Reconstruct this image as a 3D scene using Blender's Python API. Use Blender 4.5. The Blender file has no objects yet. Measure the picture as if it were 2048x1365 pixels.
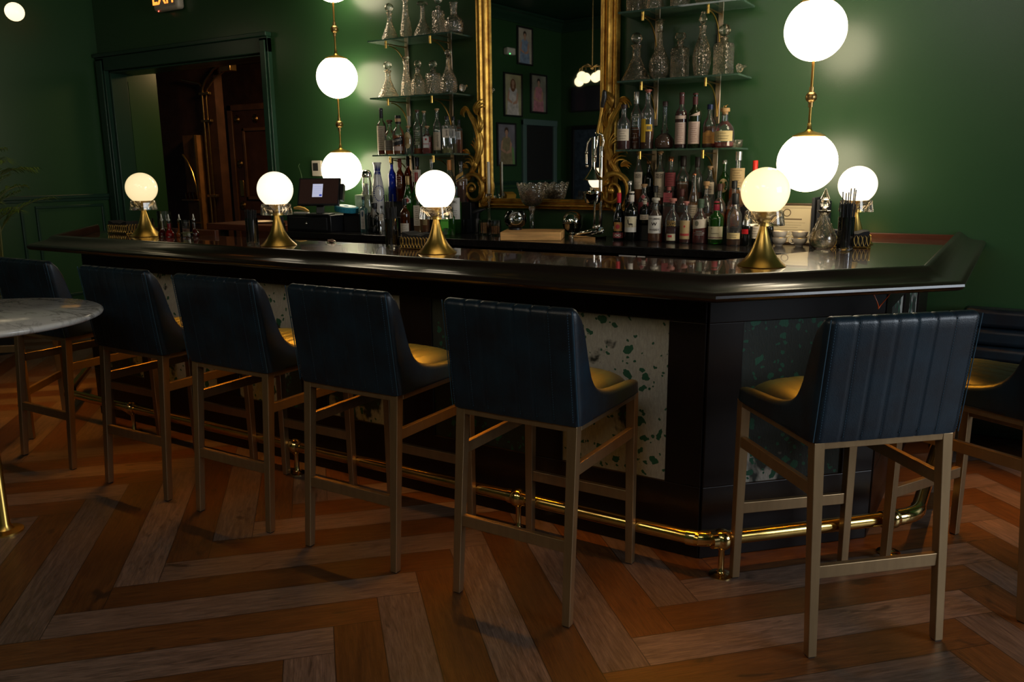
import bpy, math, random
from math import sin, cos, pi, radians as RAD, atan2, sqrt, hypot
from mathutils import Vector, Matrix
random.seed(7)
SC = bpy.context.scene
COL = SC.collection

# ------------------------------------------------------------------ camera, world, exposure
cam_d = bpy.data.cameras.new('camera')
cam_d.sensor_width = 36.0
cam_d.lens = 1640.245 / 2048 * 36.0
cam_d.clip_start = 0.05
cam_d.clip_end = 60
cam = bpy.data.objects.new('camera', cam_d)
COL.objects.link(cam)
CAM_YAW, CAM_PITCH, CAM_ROLL, CAM_H = 31.6188, 11.917, -0.5598, 1.517
_y, _p, _r = RAD(CAM_YAW), RAD(CAM_PITCH), RAD(CAM_ROLL)
_F = Vector((-sin(_y)*cos(_p), cos(_y)*cos(_p), -sin(_p)))
_R0 = Vector((cos(_y), sin(_y), 0))
_U0 = _R0.cross(_F)
_R = cos(_r)*_R0 + sin(_r)*_U0
_U = -sin(_r)*_R0 + cos(_r)*_U0
cam.matrix_world = Matrix(((_R.x, _U.x, -_F.x, 0), (_R.y, _U.y, -_F.y, 0), (_R.z, _U.z, -_F.z, CAM_H), (0, 0, 0, 1)))
SC.camera = cam

w = bpy.data.worlds.new('world')
SC.world = w
w.use_nodes = True
w.node_tree.nodes['Background'].inputs[0].default_value = (0.5, 0.6, 0.7, 1)
w.node_tree.nodes['Background'].inputs[1].default_value = 0.02

SC.view_settings.view_transform = 'Standard'
SC.view_settings.look = 'None'
SC.view_settings.gamma = 1.0
SC.view_settings.use_curve_mapping = False
SC.view_settings.exposure = 0.0
SC.cycles.use_denoising = True
SC.cycles.max_bounces = 12
SC.cycles.diffuse_bounces = 3
SC.cycles.glossy_bounces = 5
SC.cycles.transmission_bounces = 10
SC.cycles.transparent_max_bounces = 24
SC.cycles.sample_clamp_indirect = 4.0
SC.cycles.caustics_reflective = False
SC.cycles.caustics_refractive = False

# light levels (one place)
L_PENDANT = 9.5
L_TABLE = 1.25
L_STRIP = 3.6          # watts per metre
L_WINDOW = 130.0
L_FILL = 38.0

def area(name, loc, target, sx, sy, power, col):
    d = bpy.data.lights.new(name, 'AREA')
    d.shape = 'RECTANGLE'
    d.size = sx
    d.size_y = sy
    d.energy = power
    d.color = col
    o = bpy.data.objects.new(name, d)
    COL.objects.link(o)
    o.location = loc
    o.rotation_euler = (Vector(target) - Vector(loc)).to_track_quat('-Z', 'Y').to_euler()
    return o
# daylight through the street windows on the right-hand side of the room
area('daylight_window', (4.35, 2.75, 2.0), (0.0, 2.6, 0.6), 2.3, 1.9, L_WINDOW, (0.82, 0.91, 1.0))
# added fill lights high up behind the camera, without any fittings
area('fill_light_rear', (-0.6, -1.2, 3.95), (-0.9, 0.9, 0.0), 1.6, 1.6, L_FILL, (1.0, 0.92, 0.84))
area('fill_light_left', (-3.6, -1.4, 3.95), (-3.8, 1.2, 0.0), 1.6, 1.6, L_FILL*0.5, (1.0, 0.92, 0.84))
# added warm fill that brightens the vestibule, no lamp stands there
area('vestibule_fill', (-7.2, 6.6, 2.75), (-8.3, 6.7, 0.8), 0.35, 0.35, 16.0, (1.0, 0.62, 0.28))

# amber strips under the overhang of the bar, one per straight run, tilted outwards
def strip_light(a, b, e=0.180, z=1.064):
    A, B = Vector((a[0], a[1], 0)), Vector((b[0], b[1], 0))
    t = (B-A).normalized()
    n = Vector((t.y, -t.x, 0))
    c = (A+B)/2 + n*e + Vector((0, 0, z))
    d = bpy.data.lights.new('amber_strip', 'AREA')
    d.shape = 'RECTANGLE'
    d.size = (B-A).length
    d.size_y = 0.012
    d.spread = RAD(88)
    d.energy = L_STRIP*(B-A).length
    d.color = (1.0, 0.38, 0.025)
    o = bpy.data.objects.new('amber_strip', d)
    COL.objects.link(o)
    dn = (Vector((0, 0, -1))*cos(RAD(24)) + n*sin(RAD(24))).normalized()
    zax = -dn
    xax = t
    yax = zax.cross(xax)
    o.matrix_world = Matrix(((xax.x, yax.x, zax.x, c.x), (xax.y, yax.y, zax.y, c.y), (xax.z, yax.z, zax.z, c.z), (0, 0, 0, 1)))
for a_, b_ in (((-5.60, 3.63), (-4.90, 2.93)), ((-4.95, 2.93), (-0.90, 2.93)), ((-0.92, 2.96), (-0.40, 3.48)), ((-0.42, 3.50), (-0.42, 4.6))):
    strip_light(a_, b_)

# ------------------------------------------------------------------ small node helper
class NT:
    def __init__(s, mat):
        s.t = mat.node_tree
        s.n = s.t.nodes
    def add(s, ty, **kw):
        nd = s.n.new(ty)
        for k, v in kw.items():
            setattr(nd, k, v)
        return nd
    def put(s, sock, v):
        if isinstance(v, (int, float)):
            sock.default_value = v
        elif isinstance(v, (tuple, list)):
            sock.default_value = tuple(v) + ((1,) if len(v) == 3 and len(sock.default_value) == 4 else ())
        else:
            s.t.links.new(v, sock)
    def m(s, op, a, b=0.0, c=None):
        nd = s.add('ShaderNodeMath', operation=op)
        s.put(nd.inputs[0], a)
        s.put(nd.inputs[1], b)
        if c is not None:
            s.put(nd.inputs[2], c)
        return nd.outputs[0]
    def mix(s, f, a, b, mode='MIX'):
        nd = s.add('ShaderNodeMix', data_type='RGBA', blend_type=mode)
        s.put(nd.inputs[0], f)
        s.put(nd.inputs[6], a)
        s.put(nd.inputs[7], b)
        return nd.outputs[2]
    def ramp(s, f, pts):
        nd = s.add('ShaderNodeValToRGB')
        s.put(nd.inputs[0], f)
        e = nd.color_ramp.elements
        while len(e) < len(pts):
            e.new(0.5)
        for k, (p, c) in enumerate(pts):
            e[k].position = p
            if isinstance(c, (int, float)):
                c = (c, c, c)
            e[k].color = tuple(c) + (1,)
        return nd.outputs[0]
    def noise(s, vec, scale, detail=3.0, rough=0.55, dist=0.0):
        nd = s.add('ShaderNodeTexNoise')
        if vec is not None:
            s.put(nd.inputs['Vector'], vec)
        nd.inputs['Scale'].default_value = scale
        nd.inputs['Detail'].default_value = detail
        nd.inputs['Roughness'].default_value = rough
        nd.inputs['Distortion'].default_value = dist
        return nd.outputs['Fac']
    def coord(s, kind='Object'):
        return s.add('ShaderNodeTexCoord').outputs[kind]
    def mapping(s, vec, scale=(1, 1, 1), rot=(0, 0, 0)):
        nd = s.add('ShaderNodeMapping')
        s.put(nd.inputs[0], vec)
        nd.inputs['Scale'].default_value = scale
        nd.inputs['Rotation'].default_value = rot
        return nd.outputs[0]
    def sep(s, vec):
        nd = s.add('ShaderNodeSeparateXYZ')
        s.put(nd.inputs[0], vec)
        return nd.outputs
    def comb(s, x, y, z):
        nd = s.add('ShaderNodeCombineXYZ')
        s.put(nd.inputs[0], x)
        s.put(nd.inputs[1], y)
        s.put(nd.inputs[2], z)
        return nd.outputs[0]
    def bump(s, h, strength=0.3, dist=0.01):
        nd = s.add('ShaderNodeBump')
        s.put(nd.inputs['Height'], h)
        nd.inputs['Strength'].default_value = strength
        nd.inputs['Distance'].default_value = dist
        return nd.outputs[0]

MATS = {}
def pm(name, col, rough=0.5, metal=0.0, spec=0.5, trans=0.0, ior=1.45, emis=None, es=0.0, coat=0.0, coat_r=0.05, vary=0.0, vscale=30.0, bump=0.0, bscale=60.0, stretch=(1, 1, 1)):
    if name in MATS:
        return MATS[name]
    mt = bpy.data.materials.new(name)
    mt.use_nodes = True
    N = NT(mt)
    b = N.n['Principled BSDF']
    b.inputs['Roughness'].default_value = rough
    b.inputs['Metallic'].default_value = metal
    b.inputs['IOR'].default_value = ior
    b.inputs['Specular IOR Level'].default_value = spec
    b.inputs['Transmission Weight'].default_value = trans
    b.inputs['Coat Weight'].default_value = coat
    b.inputs['Coat Roughness'].default_value = coat_r
    vec = N.mapping(N.coord(), stretch)
    if vary > 0:
        f = N.noise(vec, vscale, 4)
        c = N.mix(N.ramp(f, [(0.3, 0.0), (0.7, 1.0)]), tuple(x*(1-vary) for x in col), tuple(min(1, x*(1+vary)) for x in col))
        N.put(b.inputs['Base Color'], c)
    else:
        N.put(b.inputs['Base Color'], col)
    if bump > 0:
        N.put(b.inputs['Normal'], N.bump(N.noise(vec, bscale, 3), bump, 0.004))
    if emis:
        N.put(b.inputs['Emission Color'], emis)
        b.inputs['Emission Strength'].default_value = es
    MATS[name] = mt
    return mt

def thin_glass(name, tint, rough=0.02, edge=0.45, refl=1.0, body=0.0, bcol=None, glow=0.0):
    if name in MATS:
        return MATS[name]
    mt = bpy.data.materials.new(name)
    mt.use_nodes = True
    N = NT(mt)
    out = N.n['Material Output']
    N.n.remove(N.n['Principled BSDF'])
    lw = N.add('ShaderNodeLayerWeight')
    lw.inputs[0].default_value = 0.35
    dark = tuple(x*edge for x in tint)
    tc = N.mix(N.m('POWER', lw.outputs['Facing'], 2.0), tint, dark)
    tr = N.add('ShaderNodeBsdfTransparent')
    N.put(tr.inputs[0], tc)
    gl = N.add('ShaderNodeBsdfGlossy')
    gl.inputs['Roughness'].default_value = rough
    N.put(gl.inputs['Color'], (refl, refl, refl))
    fr = N.add('ShaderNodeFresnel')
    fr.inputs[0].default_value = 1.6
    mx = N.add('ShaderNodeMixShader')
    N.put(mx.inputs[0], fr.outputs[0])
    N.t.links.new(tr.outputs[0], mx.inputs[1])
    N.t.links.new(gl.outputs[0], mx.inputs[2])
    res = mx
    if body > 0:
        df = N.add('ShaderNodeBsdfDiffuse')
        N.put(df.inputs[0], bcol or tint)
        if glow:
            tl_ = N.add('ShaderNodeBsdfTranslucent')
            N.put(tl_.inputs[0], bcol or tint)
            m3 = N.add('ShaderNodeMixShader')
            m3.inputs[0].default_value = glow
            N.t.links.new(df.outputs[0], m3.inputs[1])
            N.t.links.new(tl_.outputs[0], m3.inputs[2])
            df = m3
        m2 = N.add('ShaderNodeMixShader')
        m2.inputs[0].default_value = body
        N.t.links.new(mx.outputs[0], m2.inputs[1])
        N.t.links.new(df.outputs[0], m2.inputs[2])
        res = m2
    N.t.links.new(res.outputs[0], out.inputs[0])
    MATS[name] = mt
    return mt

def crystal(name, tint=(1, 1, 1), rough=0.03, cut=0.0, ior=1.5):
    # cut lead crystal: clear, strongly reflecting, with a faint milky body from the cuts
    if name in MATS:
        return MATS[name]
    mt = bpy.data.materials.new(name)
    mt.use_nodes = True
    N = NT(mt)
    out = N.n['Material Output']
    N.n.remove(N.n['Principled BSDF'])
    nrm = None
    if cut > 0:
        v = N.add('ShaderNodeTexVoronoi', feature='F1', distance='MANHATTAN')
        N.put(v.inputs['Vector'], N.mapping(N.coord(), (1, 1, 1), (0.5, 0.3, 0.78)))
        v.inputs['Scale'].default_value = 75
        nrm = N.bump(v.outputs['Distance'], cut, 0.006)
    g = N.add('ShaderNodeBsdfGlass')
    N.put(g.inputs['Color'], tint)
    g.inputs['Roughness'].default_value = rough
    g.inputs['IOR'].default_value = ior
    gl = N.add('ShaderNodeBsdfGlossy')
    gl.inputs['Roughness'].default_value = 0.05
    N.put(gl.inputs['Color'], (1.0, 0.95, 0.86))
    df = N.add('ShaderNodeBsdfTranslucent')
    N.put(df.inputs[0], (0.9, 0.85, 0.75))
    dd = N.add('ShaderNodeBsdfDiffuse')
    N.put(dd.inputs[0], (0.8, 0.75, 0.66))
    if nrm is not None:
        N.put(g.inputs['Normal'], nrm)
        N.put(gl.inputs['Normal'], nrm)
    fr = N.add('ShaderNodeFresnel')
    fr.inputs[0].default_value = 1.5
    if nrm is not None:
        N.put(fr.inputs['Normal'], nrm)
    def mx(f, a, b):
        m_ = N.add('ShaderNodeMixShader')
        N.put(m_.inputs[0], f)
        N.t.links.new(a, m_.inputs[1])
        N.t.links.new(b, m_.inputs[2])
        return m_.outputs[0]
    tr = N.add('ShaderNodeBsdfTransparent')
    N.put(tr.inputs[0], tuple(0.96*x for x in tint))
    x = mx(0.45, tr.outputs[0], g.outputs[0])
    x = mx(fr.outputs[0], x, gl.outputs[0])
    x = mx(0.022 if cut > 0 else 0.012, x, mx(0.5, df.outputs[0], dd.outputs[0]))
    N.t.links.new(x, out.inputs[0])
    MATS[name] = mt
    return mt

def emit(name, col, strength, base=(0.8, 0.8, 0.8), rough=0.12, coat=0.0):
    return pm(name, base, rough=rough, emis=col, es=strength, coat=coat)

# ------------------------------------------------------------------ materials
def wall_paint():
    mt = bpy.data.materials.new('green_wall_paint')
    mt.use_nodes = True
    N = NT(mt)
    b = N.n['Principled BSDF']
    f = N.noise(N.coord(), 1.3, 4)
    N.put(b.inputs['Base Color'], N.mix(f, (0.020, 0.062, 0.021), (0.026, 0.075, 0.026)))
    b.inputs['Roughness'].default_value = 0.30
    b.inputs['Specular IOR Level'].default_value = 0.55
    N.put(b.inputs['Normal'], N.bump(N.noise(N.coord(), 160, 3), 0.12, 0.002))
    return mt
M_WALL = wall_paint()
M_TRIM = pm('green_trim_paint', (0.014, 0.045, 0.026), rough=0.33, bump=0.06, bscale=40)
M_CEIL = pm('green_ceiling_tin', (0.012, 0.050, 0.028), rough=0.4, bump=0.5, bscale=9)
M_OLIVE = pm('olive_plaster', (0.10, 0.105, 0.030), rough=0.6, vary=0.2, vscale=3, bump=0.2, bscale=50)
M_BROWNWALL = pm('dark_brown_wall', (0.055, 0.022, 0.010), rough=0.55, vary=0.35, vscale=5, bump=0.3, bscale=25)

def floor_wood():
    mt = bpy.data.materials.new('herringbone_planks')
    mt.use_nodes = True
    N = NT(mt)
    b = N.n['Principled BSDF']
    P = N.sep(N.coord())
    W = 0.1585
    x = N.m('SUBTRACT', P[0], -1.847)
    y = N.m('SUBTRACT', P[1], 2.275)
    u = N.m('DIVIDE', N.m('ADD', x, y), W*sqrt(2))
    v = N.m('DIVIDE', N.m('SUBTRACT', x, y), W*sqrt(2))
    i = N.m('FLOOR', u)
    j = N.m('FLOOR', v)
    fu = N.m('SUBTRACT', u, i)
    fv = N.m('SUBTRACT', v, j)
    s = N.m('ADD', N.m('ADD', i, j), 8.0)
    q = N.m('FLOOR', N.m('DIVIDE', s, 16.0))
    k = N.m('SUBTRACT', s, N.m('MULTIPLY', q, 16.0))
    isw = N.m('GREATER_THAN', k, 7.5)                       # 1 on planks that run the other way
    iu = N.m('SUBTRACT', 1.0, isw)
    jp = N.m('SUBTRACT', j, N.m('MULTIPLY', isw, N.m('SUBTRACT', k, 7.0)))   # row of the partner plank
    par = N.m('ABSOLUTE', N.m('MODULO', jp, 2.0))           # alternate brown and grey
    grey = N.m('LESS_THAN', par, 0.5)
    along = N.m('ADD', N.m('MULTIPLY', iu, u), N.m('MULTIPLY', isw, v))
    across = N.m('ADD', N.m('MULTIPLY', iu, fv), N.m('MULTIPLY', isw, fu))
    kk = N.m('SUBTRACT', k, N.m('MULTIPLY', isw, 8.0))
    fal = N.m('ADD', N.m('MULTIPLY', iu, fu), N.m('MULTIPLY', isw, fv))
    pos = N.m('ADD', kk, fal)                               # 0..8 along the plank
    pid = N.m('ADD', N.m('ADD', N.m('MULTIPLY', jp, 1.37), N.m('MULTIPLY', q, 3.11)), N.m('MULTIPLY', isw, 17.3))
    wn = N.add('ShaderNodeTexWhiteNoise', noise_dimensions='1D')
    N.put(wn.inputs['W'], pid)
    rnd = wn.outputs['Value']
    gv = N.comb(N.m('MULTIPLY', along, 0.55), N.m('MULTIPLY', across, 5.0), N.m('MULTIPLY', pid, 5.0))
    g1 = N.noise(gv, 2.2, 6, 0.65, 0.6)
    gv2 = N.comb(N.m('MULTIPLY', along, 1.2), N.m('MULTIPLY', across, 26.0), N.m('MULTIPLY', pid, 5.0))
    g2 = N.noise(gv2, 2.0, 4, 0.6)
    gv3 = N.comb(N.m('MULTIPLY', along, 0.8), N.m('MULTIPLY', across, 2.0), N.m('MULTIPLY', pid, 3.0))
    kn = N.noise(gv3, 1.1, 2, 0.5, 0.8)
    brown = N.mix(N.ramp(g1, [(0.3, 0.0), (0.72, 1.0)]), (0.052, 0.018, 0.005), (0.130, 0.052, 0.0145))
    greyc = N.mix(N.ramp(g1, [(0.3, 0.0), (0.72, 1.0)]), (0.068, 0.042, 0.030), (0.190, 0.124, 0.092))
    c = N.mix(grey, brown, greyc)
    c = N.mix(N.m('MULTIPLY', N.ramp(g2, [(0.35, 1.0), (0.55, 0.0)]), 0.45), c, (0.020, 0.010, 0.006))
    c = N.mix(N.m('MULTIPLY', N.ramp(kn, [(0.27, 1.0), (0.36, 0.0)]), 0.75), c, (0.012, 0.008, 0.006))
    bright = N.m('ADD', 0.8, N.m('MULTIPLY', rnd, 0.4))
    vm = N.add('ShaderNodeVectorMath', operation='SCALE')
    N.put(vm.inputs[0], c)
    N.put(vm.inputs['Scale'], bright)
    c = vm.outputs[0]
    ea = N.m('MINIMUM', across, N.m('SUBTRACT', 1.0, across))
    ep = N.m('MINIMUM', pos, N.m('SUBTRACT', 8.0, pos))
    e = N.m('LESS_THAN', N.m('MINIMUM', ea, ep), 0.011)
    c = N.mix(N.m('MULTIPLY', e, 0.8), c, (0.008, 0.005, 0.003))
    N.put(b.inputs['Base Color'], c)
    N.put(b.inputs['Roughness'], N.m('ADD', 0.30, N.m('MULTIPLY', g2, 0.22)))
    b.inputs['Specular IOR Level'].default_value = 0.45
    h = N.m('SUBTRACT', N.m('MULTIPLY', g2, 0.5), N.m('MULTIPLY', e, 1.0))
    N.put(b.inputs['Normal'], N.bump(h, 0.35, 0.003))
    return mt
M_FLOOR = floor_wood()

def leather(name, col, hi):
    mt = bpy.data.materials.new(name)
    mt.use_nodes = True
    N = NT(mt)
    b = N.n['Principled BSDF']
    f = N.noise(N.coord(), 7, 5, 0.6)
    N.put(b.inputs['Base Color'], N.mix(N.ramp(f, [(0.35, 0.0), (0.68, 1.0)]), col, hi))
    N.put(b.inputs['Roughness'], N.ramp(f, [(0.3, 0.42), (0.7, 0.33)]))
    b.inputs['Specular IOR Level'].default_value = 0.42
    v = N.add('ShaderNodeTexVoronoi')
    N.put(v.inputs['Vector'], N.coord())
    v.inputs['Scale'].default_value = 320
    h = N.m('ADD', N.m('MULTIPLY', v.outputs['Distance'], 0.4), N.noise(N.coord(), 40, 3))
    N.put(b.inputs['Normal'], N.bump(h, 0.16, 0.003))
    return mt
M_LEATHER = leather('navy_leather', (0.0060, 0.0085, 0.0135), (0.0085, 0.022, 0.036))
M_THREAD = pm('navy_thread', (0.02, 0.06, 0.10), rough=0.6)

def brushed(name, col, rough, stretch, metal=0.85):
    return pm(name, col, rough=rough, metal=metal, vary=0.09, vscale=7, bump=0.02, bscale=60, stretch=stretch)
M_BRASSLEG = brushed('antique_brass_frame', (0.34, 0.225, 0.115), 0.36, (6, 6, 0.6), 0.8)
M_RAIL = brushed('polished_foot_rail_brass', (0.70, 0.46, 0.13), 0.17, (1, 8, 8), 1.0)
M_RAILF = pm('polished_brass_fitting', (0.78, 0.56, 0.22), rough=0.12, metal=1.0)
M_BRASS = pm('satin_brass', (0.72, 0.45, 0.11), rough=0.30, metal=1.0, vary=0.08, vscale=6)
M_BRASSD = pm('aged_brass', (0.45, 0.28, 0.10), rough=0.32, metal=1.0, vary=0.2, vscale=14)
M_NICKEL = pm('antique_nickel', (0.42, 0.32, 0.22), rough=0.3, metal=1.0)
M_CHROME = pm('chrome', (0.80, 0.76, 0.70), rough=0.06, metal=1.0)
M_STEEL = pm('brushed_steel', (0.55, 0.54, 0.52), rough=0.3, metal=1.0)
M_BARTOP = pm('polished_mahogany', (0.055, 0.015, 0.0065), rough=0.30, coat=1.0, coat_r=0.025, vary=0.6, vscale=3.2, stretch=(0.25, 2.5, 1))
M_RIM = pm('black_mahogany_rail', (0.014, 0.0065, 0.0042), rough=0.32, spec=0.4, coat=0.5, coat_r=0.12, vary=0.3, vscale=4, stretch=(0.3, 2, 2), bump=0.05, bscale=50)
M_BARWOOD = pm('black_stained_wood', (0.0080, 0.0052, 0.0044), rough=0.36, spec=0.3, vary=0.3, vscale=5, stretch=(1, 1, 0.2), bump=0.04, bscale=60)
M_STRIPWOOD = pm('red_brown_wood_edge', (0.10, 0.026, 0.011), rough=0.35, vary=0.4, vscale=6, stretch=(0.3, 3, 3))
M_COUNTER = pm('black_counter_stone', (0.013, 0.011, 0.010), rough=0.16, vary=0.3, vscale=20)
M_CABINET = pm('dark_brown_cabinet', (0.020, 0.012, 0.009), rough=0.4, vary=0.3, vscale=6)
M_BLACK = pm('black_plastic', (0.010, 0.010, 0.011), rough=0.35)
M_BLACKM = pm('black_matte', (0.008, 0.008, 0.009), rough=0.75)
M_WHITE = pm('white_plastic', (0.62, 0.58, 0.50), rough=0.4)
M_CREAM = pm('cream_wax', (0.78, 0.68, 0.52), rough=0.5)
M_PORC = pm('cream_porcelain', (0.72, 0.64, 0.54), rough=0.15, coat=0.5)
M_CORK = pm('cork', (0.42, 0.25, 0.12), rough=0.8, vary=0.3, vscale=120)
M_BOARD = pm('butcher_block_wood', (0.72, 0.38, 0.13), rough=0.45, vary=0.3, vscale=9, stretch=(0.5, 4, 4))
M_CRYSTAL = crystal('cut_crystal', (1.0, 0.985, 0.96), 0.04, 0.55)
M_CLEAR = crystal('smooth_crystal', (1, 0.99, 0.97), 0.02, 0.0)
M_SHELF = None
M_SHELF = thin_glass('shelf_glass', (0.80, 0.95, 0.86), 0.04, 0.55, 1.0, 0.14, (0.35, 0.60, 0.45))
M_TUMBLER = thin_glass('tumbler_glass', (0.93, 0.93, 0.92), 0.03, 0.35)
M_MIRROR = pm('mirror_silver', (0.86, 0.90, 0.88), rough=0.015, metal=1.0)

def gilt():
    mt = bpy.data.materials.new('antique_gilt')
    mt.use_nodes = True
    N = NT(mt)
    b = N.n['Principled BSDF']
    f = N.noise(N.coord(), 14, 5, 0.65)
    f2 = N.noise(N.coord(), 90, 3)
    c = N.mix(N.ramp(f, [(0.3, 0.0), (0.62, 1.0)]), (0.36, 0.165, 0.030), (0.78, 0.46, 0.085))
    N.put(b.inputs['Base Color'], c)
    b.inputs['Metallic'].default_value = 0.75
    b.inputs['Roughness'].default_value = 0.36
    N.put(b.inputs['Normal'], N.bump(f2, 0.25, 0.003))
    return mt
M_GILT = gilt()

def cowhide(name, light, seed, thr=0.54):
    mt = bpy.data.materials.new(name)
    mt.use_nodes = True
    N = NT(mt)
    b = N.n['Principled BSDF']
    P = N.coord()
    off = N.add('ShaderNodeVectorMath', operation='ADD')
    N.put(off.inputs[0], P)
    off.inputs[1].default_value = (seed*3.1, seed*1.7, seed*2.3)
    V = off.outputs[0]
    big = N.noise(V, 2.4, 5, 0.55, 0.3)
    thr = thr if light else 0.36
    dark = N.ramp(big, [(thr-0.012, 0.0), (thr+0.012, 1.0)])
    fur = N.noise(N.mapping(V, (1, 1, 0.28), (0.2, 0.3, 0.6)), 150, 3, 0.7)
    lightc = N.mix(fur, (0.17, 0.18, 0.16), (0.42, 0.43, 0.39))
    darkc = N.mix(fur, (0.003, 0.007, 0.005), (0.012, 0.020, 0.014))
    c = N.mix(dark, lightc, darkc)
    spots = None
    for sc, th, dn, pr_ in ((17, 0.30, 0.05, 0.52), (36, 0.26, 0.04, 0.50)):
        dv = N.add('ShaderNodeVectorMath', operation='ADD')
        nz = N.add('ShaderNodeTexNoise')
        N.put(nz.inputs['Vector'], V)
        nz.inputs['Scale'].default_value = 26
        sc_ = N.add('ShaderNodeVectorMath', operation='SCALE')
        N.put(sc_.inputs[0], nz.outputs['Color'])
        sc_.inputs['Scale'].default_value = dn
        N.put(dv.inputs[0], V)
        N.put(dv.inputs[1], sc_.outputs[0])
        vo = N.add('ShaderNodeTexVoronoi')
        N.put(vo.inputs['Vector'], dv.outputs[0])
        vo.inputs['Scale'].default_value = sc
        sel = N.m('GREATER_THAN', N.sep(vo.outputs['Color'])[0], pr_)
        sp = N.m('MULTIPLY', N.m('LESS_THAN', vo.outputs['Distance'], th), sel)
        spots = sp if spots is None else N.m('MAXIMUM', spots, sp)
    c = N.mix(spots, c, (0.006, 0.070, 0.036))
    N.put(b.inputs['Base Color'], c)
    b.inputs['Roughness'].default_value = 0.7
    N.put(b.inputs['Normal'], N.bump(fur, 0.5, 0.004))
    return mt

def marble():
    mt = bpy.data.materials.new('white_marble')
    mt.use_nodes = True
    N = NT(mt)
    b = N.n['Principled BSDF']
    V = N.mapping(N.coord(), (1.2, 3.2, 1.5), (0, 0, 0.55))
    f = N.noise(V, 1.3, 7, 0.6, 1.6)
    a = N.m('ABSOLUTE', N.m('SUBTRACT', f, 0.5))
    vein = N.ramp(a, [(0.0, 1.0), (0.035, 0.0)])
    mask = N.ramp(N.noise(N.coord(), 3.0, 3), [(0.42, 0.0), (0.62, 1.0)])
    c = N.mix(N.m('MULTIPLY', N.m('MULTIPLY', vein, mask), 0.85), (0.60, 0.56, 0.51), (0.14, 0.12, 0.10))
    N.put(b.inputs['Base Color'], c)
    b.inputs['Roughness'].default_value = 0.14
    return mt
M_MARBLE = marble()

# ------------------------------------------------------------------ mesh builder
def lerp(a, b, t):
    return a + (b-a)*t

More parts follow.
